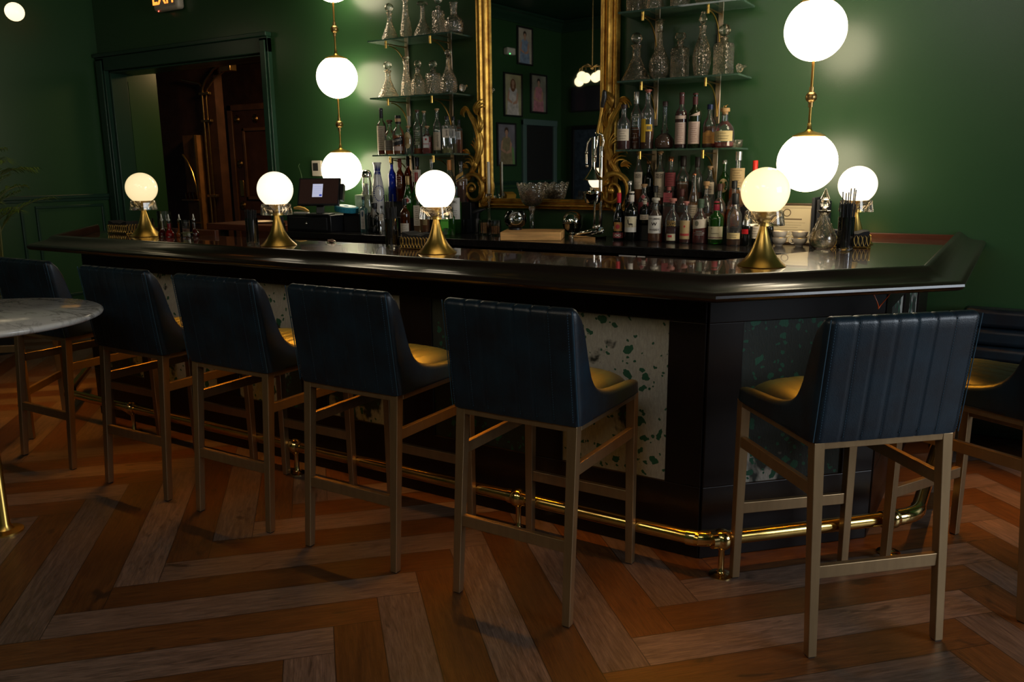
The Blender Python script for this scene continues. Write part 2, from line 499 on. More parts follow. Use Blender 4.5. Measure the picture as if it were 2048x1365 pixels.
class MB:
    def __init__(s):
        s.v = []
        s.f = []
        s.mi = []
        s.cur = 0
    def vert(s, p):
        s.v.append(tuple(p))
        return len(s.v)-1
    def face(s, ids):
        s.f.append(tuple(ids))
        s.mi.append(s.cur)
    def box(s, x0, x1, y0, y1, z0, z1, m=None):
        ps = [(x0, y0, z0), (x1, y0, z0), (x1, y1, z0), (x0, y1, z0), (x0, y0, z1), (x1, y0, z1), (x1, y1, z1), (x0, y1, z1)]
        if m is not None:
            ps = [m @ Vector(p) for p in ps]
        b = len(s.v)
        for p in ps:
            s.vert(p)
        for f in ((0, 3, 2, 1), (4, 5, 6, 7), (0, 1, 5, 4), (1, 2, 6, 5), (2, 3, 7, 6), (3, 0, 4, 7)):
            s.face([b+k for k in f])
        return s
    def bar(s, a, b, w_, h, up=(0, 0, 1)):
        a, b = Vector(a), Vector(b)
        d = (b-a)
        L = d.length
        d.normalize()
        u = Vector(up)
        sd = d.cross(u)
        if sd.length < 1e-5:
            sd = Vector((1, 0, 0))
        sd.normalize()
        u = sd.cross(d)
        m = Matrix(((sd.x, d.x, u.x, a.x), (sd.y, d.y, u.y, a.y), (sd.z, d.z, u.z, a.z), (0, 0, 0, 1)))
        return s.box(-w_/2, w_/2, 0, L, -h/2, h/2, m)
    def taper(s, bot, top):      # bot/top: (cx,cy,z,hx,hy)
        b = len(s.v)
        for (cx, cy, z, hx, hy) in (bot, top):
            for sx, sy in ((-1, -1), (1, -1), (1, 1), (-1, 1)):
                s.vert((cx+sx*hx, cy+sy*hy, z))
        for f in ((0, 3, 2, 1), (4, 5, 6, 7), (0, 1, 5, 4), (1, 2, 6, 5), (2, 3, 7, 6), (3, 0, 4, 7)):
            s.face([b+k for k in f])
        return s
    def prism(s, poly, z0, z1):
        n = len(poly)
        b = len(s.v)
        for z in (z0, z1):
            for p in poly:
                s.vert((p[0], p[1], z))
        for k in range(n):
            k2 = (k+1) % n
            s.face((b+k, b+k2, b+n+k2, b+n+k))
        s.face([b+k for k in reversed(range(n))])
        s.face([b+n+k for k in range(n)])
        return s
    def lathe(s, prof, seg=32, c=(0, 0, 0), mod=None, sq=0.0, closed=False, ax=None):
        # prof: [(r,z)]; sq: superellipse power blend; mod(th,z)->factor
        rings = []
        for (r, z) in prof:
            if r < 1e-6:
                p = (0, 0, z)
                p = ax @ Vector(p) if ax is not None else p
                rings.append([s.vert((c[0]+p[0], c[1]+p[1], c[2]+p[2]))])
                continue
            ring = []
            for k in range(seg):
                th = 2*pi*(k+0.5)/seg
                rr = r
                if sq:
                    pw = sq if not isinstance(sq, dict) else sq.get(round(z, 5), 2)
                    ct, st = abs(cos(th)), abs(sin(th))
                    rr = r / ((ct**pw + st**pw)**(1.0/pw))
                if mod:
                    rr *= mod(th, z)
                p = (rr*cos(th), rr*sin(th), z)
                p = ax @ Vector(p) if ax is not None else p
                ring.append(s.vert((c[0]+p[0], c[1]+p[1], c[2]+p[2])))
            rings.append(ring)
        for a, b in zip(rings, rings[1:]):
            if len(a) == 1 and len(b) == 1:
                continue
            for k in range(seg):
                k2 = (k+1) % seg
                if len(a) == 1:
                    s.face((a[0], b[k2], b[k]))
                elif len(b) == 1:
                    s.face((a[k], a[k2], b[0]))
                else:
                    s.face((a[k], a[k2], b[k2], b[k]))
        if closed:
            a, b = rings[-1], rings[0]
            for k in range(seg):
                k2 = (k+1) % seg
                s.face((a[k], a[k2], b[k2], b[k]))
        else:
            if len(rings[0]) > 1:
                s.face(list(reversed(rings[0])))
            if len(rings[-1]) > 1:
                s.face(rings[-1])
        return s
    def tube(s, pts, r, seg=8, closed=False, flat=1.0, cap=True):
        pts = [Vector(p) for p in pts]
        n = len(pts)
        rad = r if isinstance(r, (list, tuple)) else [r]*n
        T = []
        for k in range(n):
            if closed:
                t = pts[(k+1) % n]-pts[k-1]
            else:
                t = pts[min(k+1, n-1)]-pts[max(k-1, 0)]
            T.append(t.normalized() if t.length > 1e-9 else Vector((0, 0, 1)))
        nrm = T[0].cross(Vector((0, 0, 1)))
        if nrm.length < 0.05:
            nrm = T[0].cross(Vector((1, 0, 0)))
        nrm.normalize()
        rings = []
        for k in range(n):
            nrm = (nrm - T[k]*nrm.dot(T[k]))
            if nrm.length < 1e-6:
                nrm = T[k].orthogonal()
            nrm.normalize()
            bn = T[k].cross(nrm)
            rings.append([s.vert(pts[k] + (nrm*cos(2*pi*q/seg) + bn*sin(2*pi*q/seg)*flat)*rad[k]) for q in range(seg)])
        rr = list(zip(rings, rings[1:])) + ([(rings[-1], rings[0])] if closed else [])
        for a, b in rr:
            for q in range(seg):
                q2 = (q+1) % seg
                s.face((a[q], a[q2], b[q2], b[q]))
        if not closed and cap:
            s.face(list(reversed(rings[0])))
            s.face(rings[-1])
        return s
    def grid(s, rows, close_u=False):
        ids = [[s.vert(p) for p in row] for row in rows]
        for a, b in zip(ids, ids[1:]):
            n = len(a)
            for k in range(n if close_u else n-1):
                k2 = (k+1) % n
                s.face((a[k], a[k2], b[k2], b[k]))
        return ids
    def ball(s, c, r, seg=24, rings=14, sx=1, sy=1, sz=1, cut=1.0):
        prof = []
        for k in range(rings+1):
            a = -pi/2 + pi*k/rings
            prof.append((max(r*cos(a), 0 if k in (0, rings) else 1e-4), r*sin(a)*sz))
        return s.lathe(prof, seg, c)
    def sheet(s, rows, t):
        # thickened grid: rows of points, thickness along -normal approx (0,t,0) vector t
        t = Vector(t)
        back = [[Vector(p)+t for p in row] for row in rows]
        a = s.grid(rows)
        b = s.grid([list(reversed(r)) for r in back])
        n, m_ = len(rows), len(rows[0])
        B = lambda i, k: b[i][m_-1-k]
        for i in range(n-1):
            s.face((a[i][0], a[i+1][0], B(i+1, 0), B(i, 0)))
            s.face((a[i+1][-1], a[i][-1], B(i, m_-1), B(i+1, m_-1)))
        for k in range(m_-1):
            s.face((a[0][k+1], a[0][k], B(0, k), B(0, k+1)))
            s.face((a[-1][k], a[-1][k+1], B(n-1, k+1), B(n-1, k)))
        return s
    def build(s, name, mat, parent=None, smooth=40, bevel=0.0, bseg=2, loc=None, rz=None, recalc=True):
        me = bpy.data.meshes.new(name)
        me.from_pydata(s.v, [], s.f)
        mats = mat if isinstance(mat, (list, tuple)) else [mat]
        for m_ in mats:
            me.materials.append(m_)
        if len(mats) > 1:
            me.polygons.foreach_set('material_index', s.mi)
        if recalc:
            import bmesh
            bm = bmesh.new()
            bm.from_mesh(me)
            bmesh.ops.recalc_face_normals(bm, faces=bm.faces)
            bm.to_mesh(me)
            bm.free()
        me.update()
        if smooth:
            me.shade_smooth()
            me.set_sharp_from_angle(angle=RAD(smooth))
        o = bpy.data.objects.new(name, me)
        COL.objects.link(o)
        if parent:
            o.parent = parent
        if loc is not None:
            o.location = loc
        if rz is not None:
            o.rotation_euler = (0, 0, rz)
        if bevel > 0:
            md = o.modifiers.new('bevel', 'BEVEL')
            md.width = bevel
            md.segments = bseg
            md.limit_method = 'ANGLE'
            md.angle_limit = RAD(40)
        return o

def tag(o, label, cat, group=None, kind=None):
    o['label'] = label
    o['category'] = cat
    if group:
        o['group'] = group
    if kind:
        o['kind'] = kind
    return o
def thing(name, label, cat, loc=(0, 0, 0), rz=0.0, group=None):
    o = bpy.data.objects.new(name, None)
    o.empty_display_size = 0.1
    COL.objects.link(o)
    o.location = loc
    o.rotation_euler = (0, 0, rz)
    return tag(o, label, cat, group)
def structure(o):
    o['kind'] = 'structure'
    return o
def copy_tree(o, parent=None):
    c = o.copy()
    COL.objects.link(c)
    if parent:
        c.parent = parent
    for ch in list(o.children):
        copy_tree(ch, c)
    return c
def text_mesh(txt, size, align='CENTER', bold=0.0):
    cu = bpy.data.curves.new('t', 'FONT')
    cu.body = txt
    cu.size = size
    cu.align_x = align
    cu.align_y = 'CENTER'
    cu.offset = bold
    cu.space_line = 0.85
    o = bpy.data.objects.new('t', cu)
    COL.objects.link(o)
    bpy.context.view_layer.update()
    me = bpy.data.meshes.new_from_object(o.evaluated_get(bpy.context.evaluated_depsgraph_get()))
    vs = [tuple(v.co) for v in me.vertices]
    fs = [tuple(p.vertices) for p in me.polygons]
    COL.objects.unlink(o)
    bpy.data.objects.remove(o)
    bpy.data.curves.remove(cu)
    bpy.data.meshes.remove(me)
    return vs, fs
def offset_path(P, d):
    # open polyline, offset to the right-hand side of travel (outside of the bar)
    out = []
    for k, p in enumerate(P):
        p = Vector((p[0], p[1]))
        ns = []
        if k > 0:
            a = (p-Vector(P[k-1][:2])).normalized()
            ns.append(Vector((a.y, -a.x)))
        if k < len(P)-1:
            a = (Vector(P[k+1][:2])-p).normalized()
            ns.append(Vector((a.y, -a.x)))
        if len(ns) == 1:
            q = p + ns[0]*d
        else:
            m_ = (ns[0]+ns[1]).normalized()
            q = p + m_*(d/m_.dot(ns[0]))
        out.append((q.x, q.y))
    return out

# ================================================================== THE ROOM
YW, XL, XR, YR, ZC = 5.22, -8.08, 4.5, -2.92, 4.06
structure(MB().box(XL-2.6, XR+0.2, YR-0.2, 8.6, -0.06, 0.0).build('floor', M_FLOOR, smooth=0))
structure(MB().box(XL-0.2, XR+0.2, YR-0.2, YW, ZC, ZC+0.1).build('ceiling', M_CEIL, smooth=0))
DX0, DX1, DZ = -7.93, -5.70, 2.505
wb = MB()
wb.box(DX1, XR+0.2, YW, YW+0.18, 0, ZC)
wb.box(XL-0.2, DX0, YW, YW+0.18, 0, ZC)
wb.box(DX0, DX1, YW, YW+0.18, DZ, ZC)
structure(wb.build('wall_back', M_WALL, smooth=0))
structure(MB().box(XL-0.15, XL, YR-0.2, YW, 0, ZC).build('wall_left', M_WALL, smooth=0))
structure(MB().box(XL-0.2, XR+0.2, YR-0.15, YR, 0, ZC).build('wall_rear', M_WALL, smooth=0))
# right wall with the street window openings
rw = MB()
rw.box(XR, XR+0.15, YR, YW, 0, 0.8)
rw.box(XR, XR+0.15, YR, YW, 3.4, ZC)
rw.box(XR, XR+0.15, YR, -1.2, 0.8, 3.4)
rw.box(XR, XR+0.15, 4.0, YW, 0.8, 3.4)
structure(rw.build('wall_right', M_WALL, smooth=0))
wf = MB()
for y_ in (-1.2, 0.5, 2.3, 3.94):
    wf.box(XR-0.02, XR+0.1, y_, y_+0.06, 0.8, 3.4)
for z_ in (0.8, 2.6, 3.34):
    wf.box(XR-0.02, XR+0.1, -1.2, 4.0, z_, z_+0.06)
structure(wf.build('window_1', M_TRIM))
# crown moulding, left and rear
def sweep(prof, path, name, mat, parent=None, z0=0.0):
    m_ = MB()
    rows = []
    offs = [offset_path(path, e) for e, z in prof]
    for k in range(len(path)):
        rows.append([(offs[i][k][0], offs[i][k][1], prof[i][1]+z0) for i in range(len(prof))])
    ids = m_.grid(rows, close_u=True)
    m_.face(list(reversed(ids[0])))
    m_.face(ids[-1])
    return m_.build(name, mat, parent, smooth=35)
crown = [(0, 0), (0.03, 0), (0.04, 0.03), (0.09, 0.07), (0.12, 0.13), (0.16, 0.15), (0.16, 0.18), (0, 0.18)]
structure(sweep(crown, [(XR, YR), (XL, YR), (XL, YW), (XR, YW)][0:4], 'trim_1', M_TRIM, z0=ZC-0.19))
# wainscot on the left wall: cap rail, panels, baseboard
wm = MB()
def on_left(y0, y1, z0, z1, d=0.02):
    wm.box(XL, XL+d, y0, y1, z0, z1)
on_left(YR, YW, 1.265, 1.30, 0.035)
on_left(YR, YW, 1.235, 1.265, 0.018)
y_ = -2.80
while y_ < YW-0.2:
    y2 = min(y_+0.78, YW-0.12)
    for (a, b, c, d_) in ((y_, y2, 1.175, 1.20), (y_, y2, 0.30, 0.325), (y_, y_+0.025, 0.325, 1.175), (y2-0.025, y2, 0.325, 1.175)):
        on_left(a, b, c, d_, 0.018)
    y_ += 0.90
structure(wm.build('trim_2', M_TRIM, bevel=0.004))
bb = MB().box(XL, XL+0.03, YR, YW, 0, 0.16)
structure(bb.build('baseboard_left', M_TRIM, bevel=0.006))
structure(MB().box(-0.41, XR, YW-0.025, YW, 0, 0.14).build('baseboard_back', M_TRIM, bevel=0.006))
# doorway casing
dc = MB()
for (x0, x1) in ((DX0-0.13, DX0), (DX1, DX1+0.10)):
    dc.box(x0, x1, YW-0.045, YW+0.01, 0, DZ+0.12)
    dc.box(x0+0.02, x1-0.02, YW-0.062, YW-0.045, 0, DZ+0.10)
dc.box(DX0-0.13, DX1+0.10, YW-0.045, YW+0.01, DZ, DZ+0.13)
dc.box(DX0-0.14, DX1+0.11, YW-0.07, YW, DZ+0.13, DZ+0.165)
dc.box(DX0-0.0, DX0+0.03, YW, YW+0.18, 0, DZ)
dc.box(DX1-0.03, DX1, YW, YW+0.18, 0, DZ)
dc.box(DX0, DX1, YW, YW+0.18, DZ-0.02, DZ)
structure(dc.build('door_1', M_TRIM, bevel=0.005))
# vestibule beyond the doorway
# deep painted passage behind the casing
px_ = MB()
px_.box(DX0-0.12, DX0+0.004, YW+0.18, 5.755, 0, DZ+0.02)
px_.box(DX0+0.004, DX0+0.008, YW+0.20, 5.74, 0.9, 2.42)
px_.box(DX0, DX1, YW+0.18, 5.50, DZ-0.02, DZ+0.10)
structure(px_.build('wall_passage_left', M_WALL, smooth=0))
structure(MB().box(-10.6, -8.42, 6.90, 7.02, 0, 2.95).build('wall_vestibule_middle', M_BROWNWALL, smooth=0))
structure(MB().box(-11.4, -5.0, 8.48, 8.6, 0, 3.4).build('wall_vestibule_back', M_BROWNWALL, smooth=0))
structure(MB().box(-5.2, -5.08, YW+0.18, 8.6, 0, 3.4).build('wall_vestibule_right', M_BROWNWALL, smooth=0))
structure(MB().box(-11.4, -5.0, YW+0.18, 8.6, 3.0, 3.1).build('ceiling_vestibule', M_BROWNWALL, smooth=0))
def pipe_run():
    t = thing('copper_conduit', 'copper coloured conduit pipes climbing the dark wall beyond the doorway', 'pipe', (-8.60, 6.86, 0))
    m_ = MB()
    m_.tube([(0.0, 0, 0.55), (0.0, 0, 2.40), (0.02, 0, 2.50), (0.08, 0, 2.58), (0.25, -0.01, 2.70), (0.5, -0.01, 2.78)], 0.014, 10)
    m_.build('pipe', M_BRASSD, t)
    MB().tube([(0.07, 0, 0.55), (0.07, 0, 2.38), (0.10, 0, 2.48), (0.25, 0, 2.60), (0.52, 0, 2.70)], 0.010, 8).build('pipe', M_BRASSD, t)
    MB().tube([(-0.35, 0, 2.62), (-0.04, 0, 2.56), (0.0, 0, 2.52)], 0.013, 8).build('pipe', M_BRASSD, t)
    for z_ in (1.2, 2.1, 2.42):
        MB().box(-0.05, 0.13, -0.012, 0.03, z_, z_+0.03).build('clip', M_BRASSD, t, bevel=0.003)
    MB().box(0.42, 0.60, -0.06, 0.04, 2.66, 2.80).build('junction_box', M_BRASSD, t, bevel=0.006)
pipe_run()
def vault_door():
    x0, y0 = -9.98, 8.42
    t = thing('panelled_door', 'heavy dark panelled door with round brass rosettes beyond the doorway', 'door', (x0, y0, 0))
    m_ = MB()
    m_.box(0, 0.10, -0.06, 0.0, 0, 2.45).box(1.55, 1.65, -0.06, 0, 0, 2.45).box(0, 1.65, -0.06, 0, 2.36, 2.45)
    m_.build('door_frame', pm('bronze_wood', (0.16, 0.075, 0.035), rough=0.35, vary=0.3, vscale=5), t, bevel=0.01)
    m_ = MB()
    m_.box(0.10, 1.55, -0.04, 0, 0, 2.36)
    m_.build('door_leaf', pm('dark_oak_door', (0.085, 0.035, 0.018), rough=0.4, vary=0.3, vscale=5), t, bevel=0.006)
    m_ = MB()
    for (a, b) in ((0.30, 1.35),):
        for (z0, z1) in ((0.2, 0.95), (1.1, 2.12)):
            m_.box(a, a+0.05, -0.07, -0.04, z0, z1).box(b-0.05, b, -0.07, -0.04, z0, z1).box(a, b, -0.07, -0.04, z0, z0+0.05).box(a, b, -0.07, -0.04, z1-0.05, z1)
    m_.build('panel_moulding', MATS['bronze_wood'], t, bevel=0.01)
    AX = Matrix.Rotation(RAD(90), 3, 'X')
    for (x_, z_) in ((0.20, 2.24), (0.58, 2.24), (1.05, 2.24), (0.20, 1.62), (0.20, 1.02), (0.20, 0.4)):
        MB().lathe([(0.0, 0), (0.055, 0), (0.06, 0.015), (0.045, 0.03), (0.03, 0.022), (0.022, 0.04), (0, 0.045)], 20, (x_, -0.04, z_), ax=AX).build('rosette', M_BRASSD, t)
    MB().box(0.16, 0.24, -0.055, -0.04, 1.15, 1.38).build('lock_plate', M_BRASS, t, bevel=0.004)
vault_door()
def arch_mirror():
    t = thing('arched_glass_cabinet', 'narrow brass-edged cabinet with an arched top on the dark wall beyond the doorway', 'cabinet', (-8.80, 6.80, 0))
    MB().box(-0.16, 0.10, -0.0, 0.09, 0.2, 1.95).build('back_panel', pm('amber_brown_wood', (0.19, 0.085, 0.025), rough=0.5, vary=0.4, vscale=6), t)  # wood colour is a mottled amber brown
    m_ = MB()
    m_.tube([(-0.16, -0.02, 1.72), (-0.08, -0.02, 1.64), (0.0, -0.02, 1.50), (0.05, -0.02, 1.34), (0.07, -0.02, 1.18)], 0.012, 8)
    m_.build('arch', M_BRASS, t)
    MB().box(0.08, 0.10, -0.03, 0.0, 0.2, 1.95).build('edge_strip', M_BRASSD, t)
    m_ = MB()
    for z_ in (0.88, 1.16):
        m_.box(-0.15, 0.08, -0.10, 0.0, z_, z_+0.01)
    m_.build('shelf', M_BRASSD, t)
    for x_ in (-0.10, -0.03, 0.04):
        MB().lathe([(0.022, 0), (0.03, 0.06), (0.03, 0.09), (0.027, 0.09), (0.02, 0.01), (0, 0.01)], 16, (x_, -0.05, 1.17)).build('glass', thin_glass('amber_glass', (0.9, 0.6, 0.2)), t)
arch_mirror()

# ================================================================== BAR COUNTER
BP = [(-5.60, 3.63), (-4.90, 2.93), (-0.95, 2.93), (-0.42, 3.46), (-0.42, YW-0.005)]
BZ = 1.10
bar = thing('bar_counter', 'long black bar counter with cowhide panels and a polished top', 'bar counter', (0, 0, 0))
inn = offset_path(BP, -0.10)
poly = BP + list(reversed(inn))
MB().prism(poly, 0.0, 1.075).build('body', M_BARWOOD, bar, smooth=0)
tp = offset_path(BP, 0.125)
inner_edge = [(-0.86, YW-0.005), (-0.86, 4.23), (-1.16, 3.60), (-5.60, 3.60)]
top_poly = [(-5.70, 3.60)] + [tp[1], tp[2], tp[3], tp[4]] + inner_edge
top_poly = [(tp[0][0], 3.60)] + tp[1:5] + inner_edge[:3] + [(-5.55, 3.60)]
MB().prism(top_poly, 1.075, BZ).build('bar_top', M_BARTOP, bar, smooth=0)
rim = [(0.09, 1.080), (0.228, 1.080), (0.230, 1.068), (0.252, 1.066), (0.268, 1.072), (0.276, 1.083), (0.275, 1.092), (0.268, 1.099), (0.256, 1.103), (0.240, 1.103), (0.225, 1.105), (0.205, 1.109), (0.185, 1.117), (0.168, 1.128), (0.156, 1.140), (0.147, 1.146), (0.136, 1.147), (0.128, 1.142), (0.123, 1.130), (0.122, 1.09), (0.09, 1.09)]
ext = [(BP[0][0]-0.0, BP[0][1])] + BP[1:]
sweep(rim, BP, 'rim_moulding', M_RIM, bar)
# drip groove line under the nose and panel framing
pf = MB()
def seg_boxes(a, b, spans, z0, z1, d0, d1, mb):
    A, B = Vector(a), Vector(b)
    t = (B-A).normalized()
    nrm = Vector((t.y, -t.x))
    for (s0, s1) in spans:
        p = [A+t*s0+nrm*d0, A+t*s1+nrm*d0, A+t*s1+nrm*d1, A+t*s0+nrm*d1]
        mb.prism([(q.x, q.y) for q in p], z0, z1)
front_panels = [(-1.555, -1.095), (-2.225, -1.735), (-2.895, -2.405), (-3.560, -3.075), (-4.225, -3.735), (-4.80, -4.40)]
segs = []
segs.append((BP[1], BP[2], [(a+4.90, b+4.90) for a, b in reversed(front_panels)], 3.95))
L3 = hypot(0.53, 0.53)
segs.append((BP[2], BP[3], [(0.143, L3-0.143)], L3))
segs.append((BP[3], BP[4], [(0.16, 0.62), (0.80, 1.26)], YW-0.005-3.46))
segs.append((BP[0], BP[1], [(0.20, 0.80)], hypot(0.7, 0.7)))
PZ0, PZ1 = 0.300, 0.946
kinds = {0: [1, 0, 1, 0, 1, 1], 1: [0], 2: [1, 1], 3: [0]}
pn = 0
HS = [1, 2, 3, 4, 5, 11, 7, 8, 9, 10]
for si, (a, b, sp, L) in enumerate(segs):
    d = 0.014
    seg_boxes(a, b, [(0.0, L)], PZ1, 1.076, -0.01, d, pf)
    seg_boxes(a, b, [(0.0, L)], 0.10, PZ0, -0.01, d, pf)
    edges = [0.0]
    for (s0, s1) in sp:
        edges += [s0, s1]
    edges.append(L)
    seg_boxes(a, b, [(edges[k], edges[k+1]) for k in range(0, len(edges), 2)], PZ0, PZ1, -0.01, d, pf)
    seg_boxes(a, b, [(0.0, L)], 0.0, 0.10, -0.02, 0.006, pf)
    for q, (s0, s1) in enumerate(sp):
        m_ = MB()
        seg_boxes(a, b, [(s0, s1)], PZ0, PZ1, -0.005, 0.003, m_)
        light = kinds[si][q]
        if si == 0:
            light = [1, 1, 0, 1, 1, 1][::-1][q] if False else [1, 1, 1, 0, 0, 1][q]
        o = m_.build('cowhide_panel', cowhide('cowhide_%d' % pn, light, HS[pn], 0.57 if pn == 5 else 0.54), bar, smooth=0)
        o['label'] = 'speckled green, black and grey cowhide panel'
        pn += 1
pf.build('panel_frame', M_BARWOOD, bar, smooth=0, bevel=0.003)
MB().box(-5.55, -4.50, 3.60, 3.63, 1.045, 1.135).build('end_strip', M_STRIPWOOD, bar, bevel=0.003)
MB().box(-0.86, -0.27, YW-0.035, YW-0.004, 1.09, 1.128).build('wall_strip', M_STRIPWOOD, bar, bevel=0.003)
# amber light strip tucked under the overhang
ls = thing('led_strip_light', 'amber light strip fixed under the overhang of the bar top', 'strip light', (0, 0, 0))
# housing channel (unseen inner lip added to keep light off the panels) and the emitting tape on its tilted lower face
def strip_run(path):
    hs = MB()
    o1, o2, o3 = offset_path(path, 0.160), offset_path(path, 0.166), offset_path(path, 0.222)
    hs.prism(o1 + list(reversed(o2)), 1.0575, 1.0795)
    hs.prism(o1 + list(reversed(o3)), 1.0755, 1.0795)
    hs.build('channel', M_BLACK, ls, smooth=0)
    t0, t1 = offset_path(path, 0.170), offset_path(path, 0.190)
    rows = [[(p[0], p[1], 1.0680) for p in t0], [(p[0], p[1], 1.0735) for p in t1]]
    tm = MB()
    tm.grid(rows)
    tm.build('light_tape', emit('amber_led', (1.0, 0.42, 0.035), 3.0), ls, smooth=0, recalc=False)
strip_run(BP)
def wire_loop():
    pts = []
    for k in range(25):
        t = k/24
        pts.append((-0.455+0.075*t + 0.012*sin(t*7), 3.30+0.055*t, 1.078-0.095*sin(pi*t)**0.8))
    o = MB().tube(pts, 0.0022, 6).build('orange_wire', pm('orange_wire_sleeve', (0.85, 0.13, 0.02), rough=0.4), None)
    tag(o, 'thin orange wire hanging in a loop under the right end of the bar top', 'wire')
wire_loop()

# foot rail
fr = thing('foot_rail', 'polished brass foot rail running along the foot of the bar', 'foot rail', (0, 0, 0))
RZ, RR = 0.146, 0.0275
n45 = sqrt(0.5)
A0, A1 = (-5.05, 2.80), (-0.905, 2.80)
A2 = (-0.275, 3.43)
A3 = (-0.235, 3.47)
A4 = (-0.235, 4.95)
MB().tube([(A0[0], A0[1], RZ), (A1[0], A1[1], RZ)], RR, 20).build('rail_tube', M_RAIL, fr)
MB().tube([(A1[0]+0.05, A1[1]+0.03, RZ), (-0.262, 3.418, RZ)], RR, 20).build('rail_tube', M_RAIL, fr)
MB().tube([(A3[0], A3[1]+0.03, RZ), (A4[0], A4[1], RZ)], RR, 20).build('rail_tube', M_RAIL, fr)
def elbow(p0, p1, p2):
    pts = []
    for k in range(9):
        t = k/8
        pts.append(((1-t)**2*p0[0]+2*t*(1-t)*p1[0]+t*t*p2[0], (1-t)**2*p0[1]+2*t*(1-t)*p1[1]+t*t*p2[1], RZ))
    MB().tube(pts, RR*1.14, 20).build('elbow', M_RAILF, fr)
elbow((A1[0]-0.05, A1[1]), (A1[0]+0.005, A1[1]), (A1[0]+0.055, A1[1]+0.05))
elbow((-0.285, 3.395), (-0.235, 3.445), (A3[0], A3[1]+0.05))
elbow((A0[0]-0.06, A0[1]+0.07), (A0[0]-0.03, A0[1]), (A0[0]+0.03, A0[1]))
MB().tube([(-5.55, 3.25, RZ), (A0[0]-0.05, A0[1]+0.06, RZ)], RR, 20).build('rail_tube', M_RAIL, fr)
for (x_, y_, dx, dy) in ((-4.372, 2.80, 1, 0), (-3.020, 2.80, 1, 0), (-1.700, 2.80, 1, 0), (-0.832, 2.842, n45, n45), (-0.315, 3.362, n45, n45), (-0.235, 4.40, 0, 1)):
    q = thing('x', '', '') if False else None
    m_ = MB()
    m_.ball((x_, y_, RZ), 0.041, 20, 12)
    m_.tube([(x_-dx*0.045, y_-dy*0.045, RZ), (x_+dx*0.045, y_+dy*0.045, RZ)], RR*1.17, 20)
    m_.lathe([(0.045, 0.0), (0.045, 0.003), (0.030, 0.006), (0.016, 0.010), (0.0115, 0.016), (0.0115, 0.100), (0.016, 0.108), (0.016, 0.12)], 20, (x_, y_, 0))
    m_.build('post', M_RAILF, fr)

# ================================================================== BACK COUNTER
bc = thing('back_counter', 'black back counter against the green wall behind the bar', 'counter', (0, 0, 0))
CZ = 1.05
MB().box(-4.98, -0.875, 4.565, YW-0.004, CZ-0.045, CZ).build('counter_top', M_COUNTER, bc, bevel=0.004)
m_ = MB()
for x_ in (-4.96, -3.42, -2.78, -1.95, -0.93):
    m_.box(x_, x_+0.03, 4.60, YW-0.004, 0.0, CZ-0.045)
m_.box(-4.96, -0.93, 5.16, YW-0.004, 0.0, CZ-0.045)
m_.box(-4.96, -0.93, 4.60, YW-0.01, 0.52, 0.55)
m_.box(-4.96, -3.42, 4.59, 4.62, 0.55, CZ-0.045)
m_.box(-1.93, -0.93, 4.60, 4.62, CZ-0.075, CZ-0.045)
m_.build('cabinet_body', M_CABINET, bc, bevel=0.002)
MB().box(-3.39, -2.79, 4.60, 5.15, 0.80, 0.82).build('inner_shelf', M_CABINET, bc)
MB().box(-2.75, -1.96, 4.60, 5.15, 0.80, 0.82).build('inner_shelf', M_CABINET, bc)
def towel_stack(x0, x1, n, zb, mat, name, label, z1=None):
    for k in range(n):
        m_ = MB()
        rows = []
        NX, NY = 14, 8
        for j in range(NY+1):
            row = []
            for i in range(NX+1):
                x_ = lerp(x0, x1, i/NX)
                y_ = lerp(4.63, 4.93, j/NY)
                edge = 0.010*(1-abs(2*j/NY-1)**6)
                row.append((x_, y_, zb + k*0.026 + edge + 0.004*sin(x_*23+k*2)+0.002*sin(x_*61+k)))
            rows.append(row)
        m_.sheet(rows, (0, 0, 0.013))
        o = m_.build(name, mat, None, smooth=60)
        tag(o, label % ('topmost', 'second', 'third', 'lowest')[n-1-k] if '%s' in label else label, 'towel', 'folded cloths under the back counter')
towel_stack(-3.30, -2.86, 4, 0.823, pm('cream_cloth', (0.50, 0.43, 0.36), rough=0.9), 'folded_towel', '%s cream towel in the stack under the back counter, near the third lamp')
towel_stack(-2.70, -2.02, 4, 0.823, pm('blue_grey_cloth', (0.085, 0.085, 0.13), rough=0.9), 'folded_apron', '%s blue-grey cloth in the stack under the back counter, below the juicer')
cardm = pm('white_card', (0.66, 0.60, 0.55), rough=0.6)
for k, (x0, x1) in enumerate(((-2.055, -1.945), (-1.935, -1.885))):
    t = thing('shelf_card', ['wide white card with red print on the edge below the back counter', 'narrow white card with red print, right of the wide card below the back counter'][k], 'card', ((x0+x1)/2, 4.585, 0.970), 0, None)
    h = (x1-x0)/2
    MB().box(-h, h, 0, 0.003, -0.024, 0.024).build('card', cardm, t)
    m_ = MB()
    m_.box(-h*0.85, h*0.1 if k == 0 else h*0.8, -0.0012, 0, -0.012, 0.0)
    if k == 0:
        m_.box(h*0.2, h*0.85, -0.0012, 0, -0.018, -0.006)
    m_.build('red_print', pm('red_print', (0.55, 0.10, 0.08), rough=0.6), t)
# stepped risers that carry the rear bottle rows
for k, (x0, x1) in enumerate(((-4.30, -3.48), (-2.27, -1.33))):
    t = thing('bottle_riser', ['black stepped riser under the bottles left of the mirror', 'black stepped riser under the bottles right of the mirror'][k], 'riser', (x0, 0, CZ))
    MB().box(0, x1-x0, 4.992, 5.088, 0, 0.10).build('lower_step', M_BLACK, t, bevel=0.002)
    MB().box(0, x1-x0, 5.088, 5.20, 0, 0.22).build('upper_step', M_BLACK, t, bevel=0.002)

